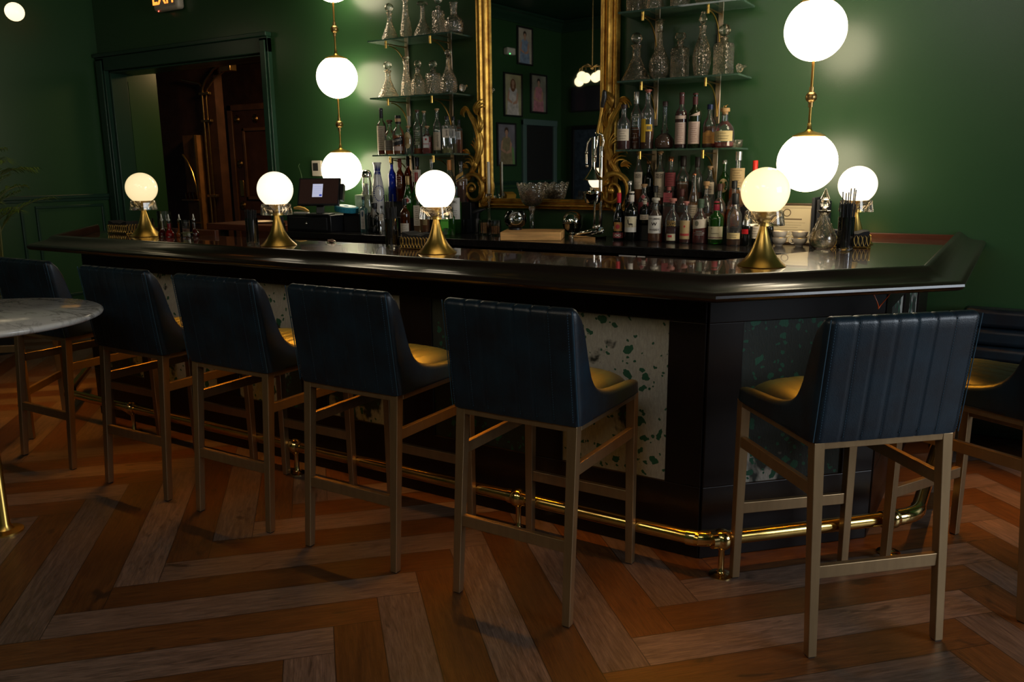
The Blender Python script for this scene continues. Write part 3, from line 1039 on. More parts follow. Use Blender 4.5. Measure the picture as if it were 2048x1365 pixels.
# ================================================================== WALL SHELVES
SHZ = [2.456, 2.046, 1.6245]
def bracket(parent, x, z, name='shelf_bracket', label='', rise=0.26):
    # vertical wall strip, horizontal arm and curved brass brace below the glass
    t = parent
    MB().box(x-0.017, x+0.017, YW-0.013, YW-0.001, z-rise, z+0.02).build('wall_plate', M_NICKEL, t, bevel=0.004)
    MB().bar((x, YW-0.012, z-0.019), (x, YW-0.262, z-0.019), 0.010, 0.008).build('arm', M_BRASSD, t, bevel=0.002)
    pts = []
    for k in range(15):
        a = (pi/2)*k/14
        pts.append((x, YW-0.018-0.205*(1-sin(a))**1.0 if False else YW-0.018-0.195*sin(a)**1.0*1.0, z-0.215+0.185*(1-cos(a))))
    pts = [(x, YW-0.018-0.195*(1-cos(pi/2*k/14)), z-0.215+0.185*sin(pi/2*k/14)) for k in range(15)]
    MB().tube(pts, 0.0045, 8).build('brace', M_BRASS, t)
    MB().tube([(x, YW-0.250, z-0.050), (x, YW-0.250, z-0.001)], 0.009, 12).build('clamp', M_BRASS, t)
def shelf(x0, x1, z, label):
    t = thing('glass_shelf', label, 'shelf', (0, 0, 0))
    MB().box(x0, x1, YW-0.279, YW-0.003, z-0.0105, z).build('glass_pane', M_SHELF, t, smooth=0)
    for f in (0.20, 0.735):
        bracket(t, lerp(x0, x1, f), z-0.0105)
for (x0, x1, sd) in ((-4.284, -3.520, 'left'), (-2.248, -1.480, 'right')):
    for z, nm in zip(SHZ, ('top', 'middle', 'lower')):
        shelf(x0, x1, z, '%s glass shelf on brass brackets to the %s of the gilt mirror' % (nm, sd))

# ================================================================== GILT MIRROR
MX0, MX1, MZ0, MZ1 = -3.465, -2.330, 1.228, 3.35
GA = RAD(-2.6)      # the mirror hangs a little askew, its right edge standing off the wall
gm = thing('gilt_mirror', 'tall ornate gilt-framed mirror on the wall behind the bar', 'mirror', (MX0-(MX0*cos(GA)-YW*sin(GA)), YW-(MX0*sin(GA)+YW*cos(GA)), 0), GA)
GX0, GX1, GZ0 = -3.332, -2.462, 1.300
MB().box(GX0-0.01, GX1+0.01, YW-0.032, YW-0.028, GZ0-0.01, MZ1-0.1).build('mirror_glass', M_MIRROR, gm, smooth=0)
MB().box(MX0+0.02, MX1-0.02, YW-0.027, YW-0.002, MZ0+0.01, MZ1-0.02).build('backing', M_BLACKM, gm)
# moulding profile: e across the frame (0 outer .. 1 inner), height off the wall
mp = [(0.0, 0.0), (0.0, 0.035), (0.05, 0.050), (0.12, 0.046), (0.15, 0.036), (0.20, 0.038), (0.24, 0.060), (0.34, 0.078), (0.44, 0.078), (0.50, 0.066), (0.54, 0.052), (0.60, 0.050), (0.64, 0.062), (0.70, 0.066), (0.76, 0.058), (0.80, 0.042), (0.88, 0.044), (0.93, 0.038), (0.97, 0.030), (1.0, 0.028), (1.0, 0.0)]
def frame_side(p0, p1, w_, inward, nm='frame_rail', mt=0.133):
    # p0,p1 outer corners (x,z); inward: unit (x,z); mitred
    P0, P1 = Vector((p0[0], p0[1])), Vector((p1[0], p1[1]))
    t = (P1-P0).normalized()
    i = Vector(inward)
    rows = []
    n = 2
    for k in range(n):
        row = []
        for e, h in mp:
            base = (P0 if k == 0 else P1)
            sh = (t if k == 0 else -t)*(mt*e if MIT[k] else 0)
            q = base + i*(w_*e) + sh
            row.append((q.x, YW-0.002-h, q.y))
        rows.append(row)
    m_ = MB()
    ids = m_.grid(rows, close_u=True)
    m_.face(ids[0])
    m_.face(list(reversed(ids[-1])))
    return m_.build(nm, M_GILT, gm, smooth=30)
MIT = (False, True)
frame_side((MX0, MZ1), (MX0, MZ0), 0.133, (1, 0), mt=0.075)
MIT = (True, False)
frame_side((MX1, MZ0), (MX1, MZ1), 0.133, (-1, 0), mt=0.075)
MIT = (True, True)
frame_side((MX0, MZ0), (MX1, MZ0), 0.075, (0, 1), mt=0.133)
frame_side((MX1, MZ1), (MX0, MZ1), 0.133, (0, -1))
def scroll_ornament(sx):
    # carved acanthus S-scroll climbing the outer lower corner; sx=-1 left, +1 right (mirrored)
    m_ = MB()
    cx, cz = 0.035, 1.365
    Y = YW-0.078
    def P(x, z, dy=0.0):
        return (((MX0+x) if sx < 0 else (MX1-x)), Y-dy, z)
    # big volute
    pts, rad = [], []
    for k in range(70):
        t = k/69
        a = RAD(250) + t*RAD(-640)
        r = 0.118*(1-t)**0.85+0.012
        pts.append(P(cx-0.045+r*cos(a)*0.95, cz+r*sin(a)*1.05, 0.012*sin(t*pi)+0.02*t))
        rad.append(0.020*(1-t)+0.007)
    m_.tube(pts, rad, 8, flat=0.8)
    pts2 = [(p[0], p[1]-0.010, p[2]) for p in pts[:46]]
    m_.tube(pts2, [r*0.45 for r in rad[:46]], 6)
    m_.ball(P(cx-0.045, cz, 0.04), 0.022, 12, 8)
    # long S stem up to the leaf crown
    spine = []
    for k in range(30):
        t = k/29
        z_ = 1.43+0.52*t
        x_ = -0.075 + 0.145*sin(t*pi*0.95)*0.9 - 0.02*t
        spine.append((x_, z_))
    for j, off in enumerate((-0.018, 0.0, 0.018)):
        m_.tube([P(x_+off*(1-abs(k/29-0.5)), z_, 0.006*(j == 1)) for k, (x_, z_) in enumerate(spine)], [0.015*(0.6+sin(pi*min(1, (k+4)/33))*0.7) for k in range(30)], 7, flat=0.7)
    def leaf(x0, z0, ang, L, wd, curl=0.4):
        for fan in (-0.5, -0.25, 0, 0.25, 0.5):
            pp, rr = [], []
            for k in range(9):
                t = k/8
                a = ang + fan*0.9 + curl*t*t*2
                pp.append(P(x0+L*(1-abs(fan)*0.5)*t*cos(a), z0+L*(1-abs(fan)*0.5)*t*sin(a), 0.012*sin(pi*t)))
                rr.append(wd*(0.35+sin(pi*(0.15+0.8*t)))*0.5)
            m_.tube(pp, rr, 6, flat=0.7)
    leaf(-0.045, 1.93, RAD(140), 0.085, 0.018, 0.5)
    leaf(0.02, 1.90, RAD(95), 0.12, 0.018, -0.3)
    leaf(0.03, 1.75, RAD(70), 0.16, 0.016, 0.2)
    leaf(-0.05, 1.62, RAD(125), 0.075, 0.015, 0.4)
    leaf(-0.065, 1.52, RAD(135), 0.07, 0.015, 0.3)
    leaf(-0.02, 1.50, RAD(50), 0.13, 0.018, 0.6)
    leaf(0.02, 1.62, RAD(80), 0.12, 0.015, 0.2)
    leaf(-0.06, 1.26, RAD(205), 0.075, 0.016, -0.3)
    leaf(-0.02, 1.255, RAD(240), 0.05, 0.014, 0.0)
    leaf(0.05, 1.262, RAD(-10), 0.09, 0.016, 0.3)
    leaf(0.03, 1.43, RAD(-60), 0.07, 0.016, 0.6)
    m_.build('carved_scroll', M_GILT, gm, smooth=60)
scroll_ornament(-1)
scroll_ornament(1)

# ================================================================== LAMPS
def pendant(x, y, zs, label, group=None):
    t = thing('globe_pendant', label, 'pendant light', (x, y, 0), 0, 'globe pendants hanging behind the bar')
    gmat = emit('pendant_opal_glass', (1.0, 0.84, 0.58), L_PENDANT)
    R0 = 0.159
    MB().tube([(0, 0, zs[-1]+R0*0.8), (0, 0, ZC-0.02)], 0.0075, 12).build('rod', M_BRASS, t)
    MB().lathe([(0, 0.0), (0.06, 0.0), (0.065, 0.012), (0.05, 0.02), (0, 0.02)], 24, (0, 0, ZC-0.021)).build('ceiling_rose', M_BRASS, t)
    for k, z in enumerate(zs):
        prof = []
        for q in range(0, 26):
            a = -pi/2+(pi/2+RAD(60))*q/25
            prof.append((max(R0*cos(a), 0.0001), R0*sin(a)))
        g = MB().lathe(prof, 40, (0, 0, z)).build('globe_shade', gmat, t, smooth=60)
        MB().lathe([(0.0, 0.136), (0.084, 0.136), (0.086, 0.142), (0.058, 0.155), (0.023, 0.165), (0.012, 0.178), (0.010, 0.208), (0, 0.208)], 28, (0, 0, z)).build('cap', M_BRASS, t)
        if k < len(zs)-1:
            zm = (z+zs[k+1])/2
            m_ = MB()
            m_.ball((0, 0, zm), 0.030, 20, 12)
            m_.lathe([(0.013, -0.052), (0.013, -0.024), (0.008, -0.024)], 14, (0, 0, zm))
            m_.lathe([(0.013, 0.052), (0.013, 0.024), (0.008, 0.024)], 14, (0, 0, zm))
            m_.build('joint', M_BRASSD, t)
    MB().tube([(0, 0, zs[1]+R0), (0, 0, zs[0]-R0+0.0)], 0.0075, 12).build('rod', M_BRASS, t) if False else None
    for a, b in zip(zs, zs[1:]):
        MB().tube([(0, 0, b+0.16), (0, 0, a-R0+0.003)], 0.0075, 12).build('rod', M_BRASS, t)
pendant(-4.661, 5.00, [2.935, 2.224, 1.512], 'strand of three white globes on a brass rod, left of the bottle shelves')
pendant(-1.021, 4.75, [2.900, 2.217, 1.532], 'strand of large white globes on a brass rod, near the right end of the bar')

def table_lamp(first=None):
    t = thing('globe_table_lamp', '', 'table lamp', (0, 0, BZ), 0, 'globe lamps standing on the bar')
    pr = [(0.0, 0.0), (0.098, 0.0), (0.100, 0.003), (0.090, 0.012), (0.078, 0.023), (0.064, 0.039), (0.052, 0.057), (0.041, 0.079), (0.032, 0.104), (0.024, 0.130), (0.0175, 0.155), (0.0145, 0.172), (0.0, 0.172)]
    MB().lathe(pr, 48).build('trumpet_base', M_BRASS, t, smooth=50)
    # crystal collar: four scalloped blocks around a socket
    def lob(th, z):
        return 1.0 - 0.10*abs(sin(2*th))**3
    co = [(0.024, 0.0), (0.088, 0.0), (0.0885, 0.004), (0.080, 0.060), (0.073, 0.060), (0.060, 0.036), (0.036, 0.012), (0.024, 0.012)]
    MB().lathe(co, 48, (0, 0, 0.1725), mod=lob, closed=True).build('crystal_collar', M_CLEAR, t, smooth=35)
    MB().lathe([(0.023, 0.0), (0.023, 0.045), (0.040, 0.052), (0.040, 0.056), (0.0, 0.056)], 24, (0, 0, 0.172)).build('socket', M_BRASS, t)
    R0 = 0.099
    prof = []
    for q in range(0, 27):
        a = RAD(-56)+(pi/2+RAD(56))*q/26
        prof.append((max(R0*cos(a), 0.0001), R0*sin(a)))
    g = MB().lathe(prof, 40, (0, 0, 0.312)).build('globe_shade', emit('table_opal_glass', (1.0, 0.80, 0.50), L_TABLE, (0.85, 0.8, 0.7), 0.08, 0.6), t, smooth=60)
    return t
tl = table_lamp()
LV = [0.80, 1.20, 2.8, 1.12, 1.6]
LAMPS = [((-4.905, 3.375), 'globe table lamp on the far left end of the bar, beside the wire napkin basket'),
         ((-3.570, 3.285), 'globe table lamp on the bar in front of the payment screen, second from the left'),
         ((-2.500, 3.345), 'globe table lamp on the bar beside a full wire napkin basket, third from the left'),
         ((-0.915, 3.510), 'large-looking globe table lamp on the bar corner in front of the whiskey bottles'),
         ((-0.752, 4.740), 'globe table lamp behind the straws at the right end of the bar')]
for k, ((x, y), lab) in enumerate(LAMPS):
    o = tl if k == 0 else copy_tree(tl)
    o.location = (x, y, BZ)
    o.rotation_euler = (0, 0, 0.4+0.3*k)
    o['label'] = lab
    for ch in o.children:
        if ch.name.startswith('globe_shade'):
            ch.material_slots[0].link = 'OBJECT'
            ch.material_slots[0].material = emit('table_opal_glass_%d' % k, (1.0, 0.77, 0.40) if k in (0, 3) else (1.0, 0.84, 0.60), LV[k]*L_TABLE, (0.85, 0.8, 0.7), 0.08, 0.6)

def chandelier(x, y, z, label, es=1.5):
    t = thing('globe_chandelier', label, 'chandelier', (x, y, 0))
    MB().tube([(0, 0, z+0.10), (0, 0, ZC-0.01)], 0.008, 10).build('rod', M_BRASSD, t)
    MB().ball((0, 0, z+0.12), 0.03, 16, 10).build('hub', M_BRASSD, t)
    for k in range(6):
        a = 2*pi*k/6+0.3
        r = 0.30 if k % 2 else 0.16
        c_, s_ = cos(a), sin(a)
        MB().tube([(0, 0, z+0.13), (r*0.7*c_, r*0.7*s_, z+0.15), (r*0.95*c_, r*0.95*s_, z+0.13), (r*c_, r*s_, z+0.06)], 0.006, 8).build('arm', M_BRASSD, t)
        MB().ball((r*c_, r*s_, z-0.01-0.05*(k % 2)), 0.075, 20, 12).build('globe_shade', emit('chandelier_opal_glass_%.1f' % es, (1.0, 0.80, 0.48), es), t)
chandelier(-7.43, 3.76, 2.90, 'cluster of glowing globes hanging in the top left corner')
chandelier(-6.35, -1.15, 2.88, 'brass chandelier of small globes, seen in the mirror')
chandelier(-2.60, -1.10, 2.90, 'brass chandelier of small globes over the seating area behind the camera', 20.0)
chandelier(0.90, -0.60, 2.90, 'brass chandelier of small globes behind the camera on the right', 20.0)

# EXIT sign
ex = thing('exit_sign', 'lit EXIT sign with red letters above the doorway', 'sign', (-6.84, YW-0.06, 3.075))
MB().box(-0.175, 0.175, -0.03, 0.055, -0.115, 0.12).build('housing', pm('sign_housing', (0.42, 0.37, 0.30), rough=0.4), ex, bevel=0.03, bseg=3)
vs, fs = text_mesh('EXIT', 0.205, bold=0.004)
m_ = MB()
for vv in vs:
    m_.vert((vv[0]*0.80-0.01, -0.0315, vv[1]+0.005))
for ff in fs:
    m_.face(ff)
m_.build('lettering', emit('exit_red', (1.0, 0.25, 0.02), 2.2), ex, smooth=0)
MB().ball((-0.11, -0.02, -0.115), 0.006, 10, 6).build('indicator', emit('red_dot', (1, 0.1, 0.05), 3), ex)
# thermostat
th = thing('thermostat', 'small cream thermostat box on the wall left of the lowest left pendant globe', 'thermostat', (-5.13, YW-0.018, 1.53))
MB().box(-0.055, 0.055, -0.008, 0.014, -0.065, 0.065).build('housing', M_WHITE, th, bevel=0.006)
MB().box(-0.036, 0.02, -0.011, -0.008, -0.02, 0.045).build('display', pm('grey_display', (0.03, 0.03, 0.03), rough=0.2), th)

# ================================================================== BAR STOOLS
def make_stool():
    t = thing('bar_stool', '', 'bar stool', (0, 0, 0), 0, 'navy leather bar stools')
    HX, HY = 0.2385, 0.276
    ZB, ZT = 0.695, 1.102
    LEAN = 0.048          # the rear legs lean forward towards the seat
    # --- legs (tapered square tubes), one mesh each
    for sx in (-1, 1):
        for sy in (-1, 1):
            m_ = MB()
            m_.taper((sx*(HX-0.0135), sy*(HY-0.0135), 0.004, 0.0145, 0.0145), (sx*(HX-0.018), sy*(HY-0.018)+(LEAN if sy < 0 else 0.004), ZB-0.001, 0.018, 0.018))
            l = m_.build('leg', M_BRASSLEG, t, smooth=0, bevel=0.002)
            MB().box(sx*(HX-0.0135)-0.011, sx*(HX-0.0135)+0.011, sy*(HY-0.0135)-0.011, sy*(HY-0.0135)+0.011, 0, 0.006).build('foot_glide', M_BLACK, l)
    xi, yi = HX-0.017, HY-0.017
    for sy in (-1, 1):
        yy = sy*(HY-0.015)+(LEAN*0.40 if sy < 0 else 0.002)
        MB().box(-xi+0.012, xi-0.012, yy-0.010, yy+0.010, 0.257, 0.300).build('stretcher', M_BRASSLEG, t, smooth=0, bevel=0.002)
    for sx in (-1, 1):
        MB().box(sx*(HX-0.016)-0.010, sx*(HX-0.016)+0.010, -yi+0.012+LEAN*0.77, yi-0.012, 0.518, 0.559).build('stretcher', M_BRASSLEG, t, smooth=0, bevel=0.002)
    m_ = MB()
    yr, yf = -(HY-0.018)+LEAN, HY-0.014
    for yy in (yr, yf):
        m_.box(-xi, xi, yy-0.0175, yy+0.0175, 0.672, ZB)
    for sx in (-1, 1):
        m_.box(sx*(HX-0.017)-0.0165, sx*(HX-0.017)+0.0165, yr+0.0165, yf-0.0165, 0.672, ZB)
    m_.build('seat_rail', M_BRASSLEG, t, smooth=0, bevel=0.002)
    # --- upholstered shell: back with channels and sides sweeping down to low arms
    HW = 0.2545
    wing = [(-0.284, 1.0895), (-0.266, 1.0900), (-0.246, 1.080), (-0.228, 1.058), (-0.213, 1.028), (-0.202, 0.995), (-0.192, 0.960), (-0.181, 0.922), (-0.170, 0.888), (-0.157, 0.858), (-0.141, 0.832), (-0.122, 0.812), (-0.096, 0.795), (-0.060, 0.782), (-0.015, 0.772), (0.035, 0.766), (0.085, 0.763), (0.135, 0.760), (0.185, 0.757), (0.225, 0.752), (0.250, 0.744), (0.265, 0.730)]
    n = len(wing)
    cols = []            # (outer bottom, outer top, inward normal, thickness)
    def side(sx, q):
        yt, zt = wing[q]
        f = q/(n-1)
        yb = lerp(-0.236, 0.262, ((yt+0.284)/(0.549)))
        nose = 0.0 if q < n-3 else (0.004, 0.010, 0.020)[q-(n-3)]
        th_ = 0.050 - 0.012*f
        th_ = th_ if q < n-3 else th_-nose*1.6
        bulge = 0.004*sin(pi*min(1, f*1.2))
        return (Vector((sx*(HW-nose*0.5+bulge*0), yb, ZB+0.001)), Vector((sx*(HW-nose*0.8), yt, zt)), Vector((-sx, 0, 0)), th_)
    for q in range(n-1, 2, -1):
        cols.append(side(-1, q))
    RC = 0.030
    for k in range(5):
        a = RAD(180+90*k/4)
        nx, ny = cos(a), sin(a)
        px = -HW+RC+RC*nx
        py = RC+RC*ny
        cols.append((Vector((px, -0.240+py, ZB+0.001)), Vector((px, -0.288+py, 1.0895)), Vector((-nx, -ny, 0)), 0.050))
    seams = [-0.160, -0.098, -0.034, 0.030, 0.094, 0.158]
    N = 72
    for k in range(1, N):
        x = lerp(-HW+RC, HW-RC, k/N)
        g = 0.0
        for s_ in seams:
            g = max(g, math.exp(-((x-s_)/0.0034)**2))
        puff = 0.0025*sin(pi*(x+HW-RC)/(2*(HW-RC)))
        cols.append((Vector((x, -0.240-puff+0.0032*g, ZB+0.001)), Vector((x, -0.288-puff+0.0032*g, 1.0895-0.005*g)), Vector((0, 1, 0)), 0.052-0.006*g))
    for k in range(5):
        a = RAD(270+90*k/4)
        nx, ny = cos(a), sin(a)
        px = HW-RC+RC*nx
        py = RC+RC*ny
        cols.append((Vector((px, -0.240+py, ZB+0.001)), Vector((px, -0.288+py, 1.0895)), Vector((-nx, -ny, 0)), 0.050))
    for q in range(3, n):
        cols.append(side(1, q))
    rows = []
    NV = 12
    for (ob, ot, nin, th_) in cols:
        row = []
        h = ot.z-ob.z
        for k in range(NV+1):
            f = k/NV
            p = ob.lerp(ot, f)
            p.z = lerp(ob.z, ot.z-th_*0.42, f)
            q_ = (p.z-ob.z)/max(h, 1e-4)
            p.x = lerp(ob.x, ot.x, q_)
            p.y = lerp(ob.y, ot.y, q_)
            if k == 0:
                p -= Vector((0, 0, 0.0))
                p += nin*0.004
            row.append(p)
        base = row[-1].copy()
        for k in range(1, 8):
            a = pi*k/8
            p = base + nin*(th_/2*(1-cos(a))) + Vector((0, 0, th_*0.42*sin(a)))
            row.append(p)
        for k in range(NV, -1, -3):
            f = k/NV
            p = row[k] + nin*(th_ - (0.004 if k == 0 else 0))
            row.append(p)
        rows.append(row)
    m_ = MB()
    ids = m_.grid(rows, close_u=False)
    m_.face(ids[0])
    m_.face(list(reversed(ids[-1])))
    # close the underside
    for a, b in zip(ids, ids[1:]):
        m_.face((a[-1], a[0], b[0], b[-1]))
    sh = m_.build('backrest', M_LEATHER, t, smooth=75)
    # piping / corner seam stitches on both rear edges
    for sx in (-1, 1):
        pts = []
        for k in range(20):
            f = k/19
            z = lerp(0.70, 1.083, f)
            y = lerp(-0.240, -0.288, f)
            pts.append((sx*(HW-0.0065), y+0.0050, z))
        MB().tube(pts, 0.0018, 5).build('seam', M_THREAD, sh)
    for s_ in seams + [-0.233, 0.233]:
        st = MB()
        z = 0.712
        while z < 1.075:
            f = (z-0.695)/0.395
            y = -0.240-0.048*f
            yy = y + (0.0025 if abs(s_) < 0.2 else 0.0015)-0.0035
            off = 0.0052 if abs(s_) < 0.2 else 0.0
            st.box(s_+off-0.0006, s_+off+0.0006, yy-0.0006, yy+0.0012, z, z+0.0045)
            z += 0.0085
        st.build('stitching', M_THREAD, sh, smooth=0)
    # --- seat cushion, domed with front-to-back channels
    rows = []
    NX, NY = 46, 22
    X0, Y0, Y1 = 0.204, -0.190, 0.268
    for j in range(NY+1):
        v = j/NY
        row = []
        for i in range(NX+1):
            u = i/NX
            x = lerp(-X0, X0, u)
            y = lerp(Y0, Y1, v)
            e = (1-abs(2*u-1)**7)**0.5 * (1-abs(2*v-1)**9)**0.5
            dome = 0.022*(1-(2*u-1)**2)*(1-(2*v-1)**2)**0.6
            g = 0.0
            for s_ in (-0.130, -0.078, -0.026, 0.026, 0.078, 0.130):
                g = max(g, math.exp(-((x-s_)/0.004)**2))
            row.append((x, y, 0.715 + 0.058*e + dome*e - 0.004*g*e))
        rows.append(row)
    m_ = MB()
    ids = m_.grid(rows)
    # skirt
    loop = ids[0] + [r[-1] for r in ids[1:]] + list(reversed(ids[-1]))[1:] + [r[0] for r in reversed(ids)][1:-1]
    low = [m_.vert((m_.v[i][0], m_.v[i][1], 0.697)) for i in loop]
    for k in range(len(loop)):
        k2 = (k+1) % len(loop)
        m_.face((loop[k], loop[k2], low[k2], low[k]))
    m_.face(low)
    m_.build('seat', M_LEATHER, t, smooth=50)
    return t
st0 = make_stool()
STOOLS = [((-1.392, 2.496), 0.000, 'navy leather bar stool nearest the middle, beside the large white cowhide panel'),
          ((-2.138, 2.496), 0.004, 'navy leather bar stool fourth from the left, directly left of the middle one'),
          ((-2.829, 2.500), 0.007, 'navy leather bar stool third from the left in the front row'),
          ((-3.517, 2.498), 0.014, 'navy leather bar stool next to the marble table edge, second from the left'),
          ((-4.310, 2.510), 0.011, 'navy leather bar stool partly behind the marble table'),
          ((-0.440, 2.813), 0.746, 'navy leather bar stool at the angled bar corner on the right, nearest the camera'),
          ((0.020, 3.362), 1.073, 'navy leather bar stool at the right edge with its curved side edged in orange'),
          ((-5.120, 2.44), -0.93, 'navy leather bar stool at the far left bar corner, only its brass legs showing')]
for k, ((x, y), a, lab) in enumerate(STOOLS):
    o = st0 if k == 0 else copy_tree(st0)
    o.location = (x, y, 0)
    o.rotation_euler = (0, 0, a)
    o['label'] = lab

# ================================================================== MARBLE TABLE
tb = thing('marble_table', 'round white marble table cut by the left edge', 'table', (-3.60, 1.66, -0.103))
R_ = 0.476
MB().lathe([(0, 1.020), (R_-0.05, 1.020), (R_-0.018, 1.024), (R_-0.004, 1.031), (R_, 1.039), (R_-0.003, 1.047), (R_-0.012, 1.052), (0, 1.053)], 96).build('tabletop', M_MARBLE, tb, smooth=60)
MB().lathe([(0, 0.103), (0.07, 0.103), (0.07, 0.111), (0.035, 0.118), (0.022, 0.14), (0.022, 1.00), (0.09, 1.010), (0.09, 1.020), (0, 1.020)], 40).build('pedestal', M_BRASS, tb)

# ================================================================== BENCH at right wall
bn = thing('leather_bench', 'low navy leather bench with a channelled back along the right of the wall', 'bench', (0, 0, 0))
def roll(x0, x1, y0, y1, z0, z1, name, r=0.03):
    return MB().box(x0, x1, y0, y1, z0, z1).build(name, M_LEATHER, bn, bevel=r, bseg=4)
roll(-0.215, 2.2, 4.53, 5.05, 0.30, 0.46, 'seat', 0.04)
for k, (z0, z1) in enumerate(((0.462, 0.545), (0.547, 0.640), (0.642, 0.745))):
    roll(-0.215, 2.2, 5.02+0.02*k, 5.185, z0, z1, 'back_channel', 0.025)
for x_ in (-0.185, 2.15):
    for y_ in (4.565, 5.02):
        MB().taper((x_, y_, 0.0, 0.012, 0.012), (x_, y_, 0.30, 0.016, 0.016)).build('leg', M_BRASSLEG, bn, smooth=0, bevel=0.002)
MB().box(-0.20, 2.165, 4.55, 4.58, 0.272, 0.302).build('front_rail', M_BRASSLEG, bn, bevel=0.002)

# ================================================================== PALM
def palm():
    x0, y0 = -7.42, 3.60
    t = thing('potted_palm', 'tall feathery palm in front of the green left wall', 'plant', (x0, y0, 0))
    MB().lathe([(0, 0), (0.16, 0), (0.20, 0.35), (0.21, 0.36), (0.19, 0.36), (0.0, 0.34)], 28).build('pot', M_BLACKM, t)
    stm = MB()
    lf = MB()
    rnd = random.Random(3)
    for q in range(30):
        az = rnd.uniform(0, 2*pi)
        base = (rnd.uniform(-0.06, 0.06), rnd.uniform(-0.06, 0.06))
        h0 = rnd.uniform(0.70, 1.45)
        L = rnd.uniform(0.42, 0.62)
        pts = [Vector((base[0], base[1], 0.34)), Vector((base[0]*1.3, base[1]*1.3, h0*0.6+0.2))]
        el = RAD(rnd.uniform(60, 85))
        p = Vector((base[0]*1.5, base[1]*1.5, h0+0.2))
        pts.append(p.copy())
        for k in range(14):
            el -= RAD(rnd.uniform(3.5, 7.5))
            p = p + Vector((cos(az)*cos(el), sin(az)*cos(el), sin(el)))*(L/14)
            pts.append(p.copy())
        stm.tube(pts, [0.008*(1-k/(len(pts)+2)) for k in range(len(pts))], 6)
        for k in range(4, len(pts)-1):
            for sd in (-1, 1):
                for sub in (0, 0.5):
                    b = pts[k].lerp(pts[k+1], sub)
                    d = (pts[k+1]-pts[k]).normalized()
                    s_ = d.cross(Vector((0, 0, 1))).normalized()*sd
                    ln = 0.26*(1-abs((k-8)/10.0))*rnd.uniform(0.8, 1.1)
                    dirv = (d*0.75+s_*0.65+Vector((0, 0, rnd.uniform(-0.05, 0.25)))).normalized()
                    tip = b+dirv*ln+Vector((0, 0, -0.06*ln/0.2))
                    mid = b.lerp(tip, 0.45)+Vector((0, 0, 0.02))
                    w_ = s_.cross(dirv).normalized()
                    wv = dirv.cross(Vector((0, 0, 1))).normalized()*0.006
                    a = lf.vert(b)
                    c1, c2 = lf.vert(mid+wv), lf.vert(mid-wv)
                    e = lf.vert(tip)
                    lf.face((a, c1, e, c2))
    stm.build('stems', pm('palm_stem', (0.16, 0.17, 0.05), rough=0.5), t)
    lf.build('foliage', pm('palm_leaf', (0.16, 0.24, 0.03), rough=0.4, vary=0.4, vscale=4), t, smooth=0, recalc=False)
palm()

# ================================================================== THINGS ON THE LEFT WALL SEEN IN THE MIRROR
def portrait(y0, y1, z0, z1, bg, dress, hair, pose, label):
    w_, h = abs(y1-y0), z1-z0
    t = thing('framed_portrait', label, 'painting', (XL+0.002, (y0+y1)/2, (z0+z1)/2), RAD(90))
    # local x runs along the wall, local -y into the room
    m_ = MB()
    b = 0.028
    m_.box(-w_/2-b, w_/2+b, -0.03, 0, h/2, h/2+b).box(-w_/2-b, w_/2+b, -0.03, 0, -h/2-b, -h/2).box(-w_/2-b, -w_/2, -0.03, 0, -h/2, h/2).box(w_/2, w_/2+b, -0.03, 0, -h/2, h/2)
    m_.build('frame', M_BLACK, t, bevel=0.004)
    m_ = MB()
    m_.box(-w_/2, w_/2, -0.012, -0.001, -h/2, h/2)
    def blob(cx, cy, rx, ry, mi, lay, n=20, sk=0.0):
        m_.cur = mi
        ids = [m_.vert(((cx+rx*cos(2*pi*k/n)+sk*sin(2*pi*k/n))*w_, -0.0125-0.0004*lay, (cy+ry*sin(2*pi*k/n))*h)) for k in range(n)]
        m_.face(ids)
    def polyg(ps, mi, lay):
        m_.cur = mi
        m_.face([m_.vert((x*w_, -0.0125-0.0004*lay, z*h)) for x, z in ps])
    if pose == 3:
        polyg([(-0.30, -0.5), (-0.5, -0.5), (-0.42, -0.1), (-0.2, 0.02)], 4, 1)
    polyg([(-0.36, -0.5), (0.38, -0.5), (0.34, -0.22), (0.24, 0.16), (0.10, 0.20), (-0.10, 0.20), (-0.24, 0.14), (-0.32, -0.2)], 1, 2)
    polyg([(0.20, 0.12), (0.30, 0.08), (0.36, -0.14), (0.08, -0.22), (0.04, -0.17), (0.26, -0.10)], 3, 3)
    polyg([(-0.22, 0.10), (-0.32, 0.02), (-0.26, -0.20), (0.02, -0.24), (0.02, -0.19), (-0.18, -0.13)], 3, 3)
    polyg([(-0.06, 0.16), (0.06, 0.16), (0.05, 0.27), (-0.05, 0.27)], 3, 4)
    if pose == 2:
        blob(0, 0.24, 0.17, 0.16, 2, 3)
    else:
        blob(0, 0.34, 0.12, 0.09, 2, 4)
    blob(0.0, 0.295, 0.085, 0.070, 3, 5)
    m_.build('canvas', [pm('painted_ground_%d' % int(abs(y0)*100), bg, rough=0.6, vary=0.25, vscale=5), pm('painted_dress_%d' % int(abs(y0)*100), dress, rough=0.6, vary=0.3, vscale=12), pm('painted_hair_%d' % int(abs(y0)*100), hair, rough=0.6), pm('painted_skin', (0.55, 0.30, 0.20), rough=0.6), pm('painted_green', (0.18, 0.35, 0.12), rough=0.6)], t, smooth=0, recalc=False)
portrait(-1.98, -1.59, 3.25, 3.81, (0.50, 0.42, 0.34), (0.25, 0.33, 0.48), (0.05, 0.03, 0.02), 1, 'framed portrait of a seated person in a pale blue dress, highest in the mirror')
portrait(-1.67, -1.21, 2.39, 3.04, (0.45, 0.40, 0.24), (0.65, 0.58, 0.55), (0.20, 0.08, 0.03), 2, 'framed portrait of a long-haired person in a white dress, in the mirror')
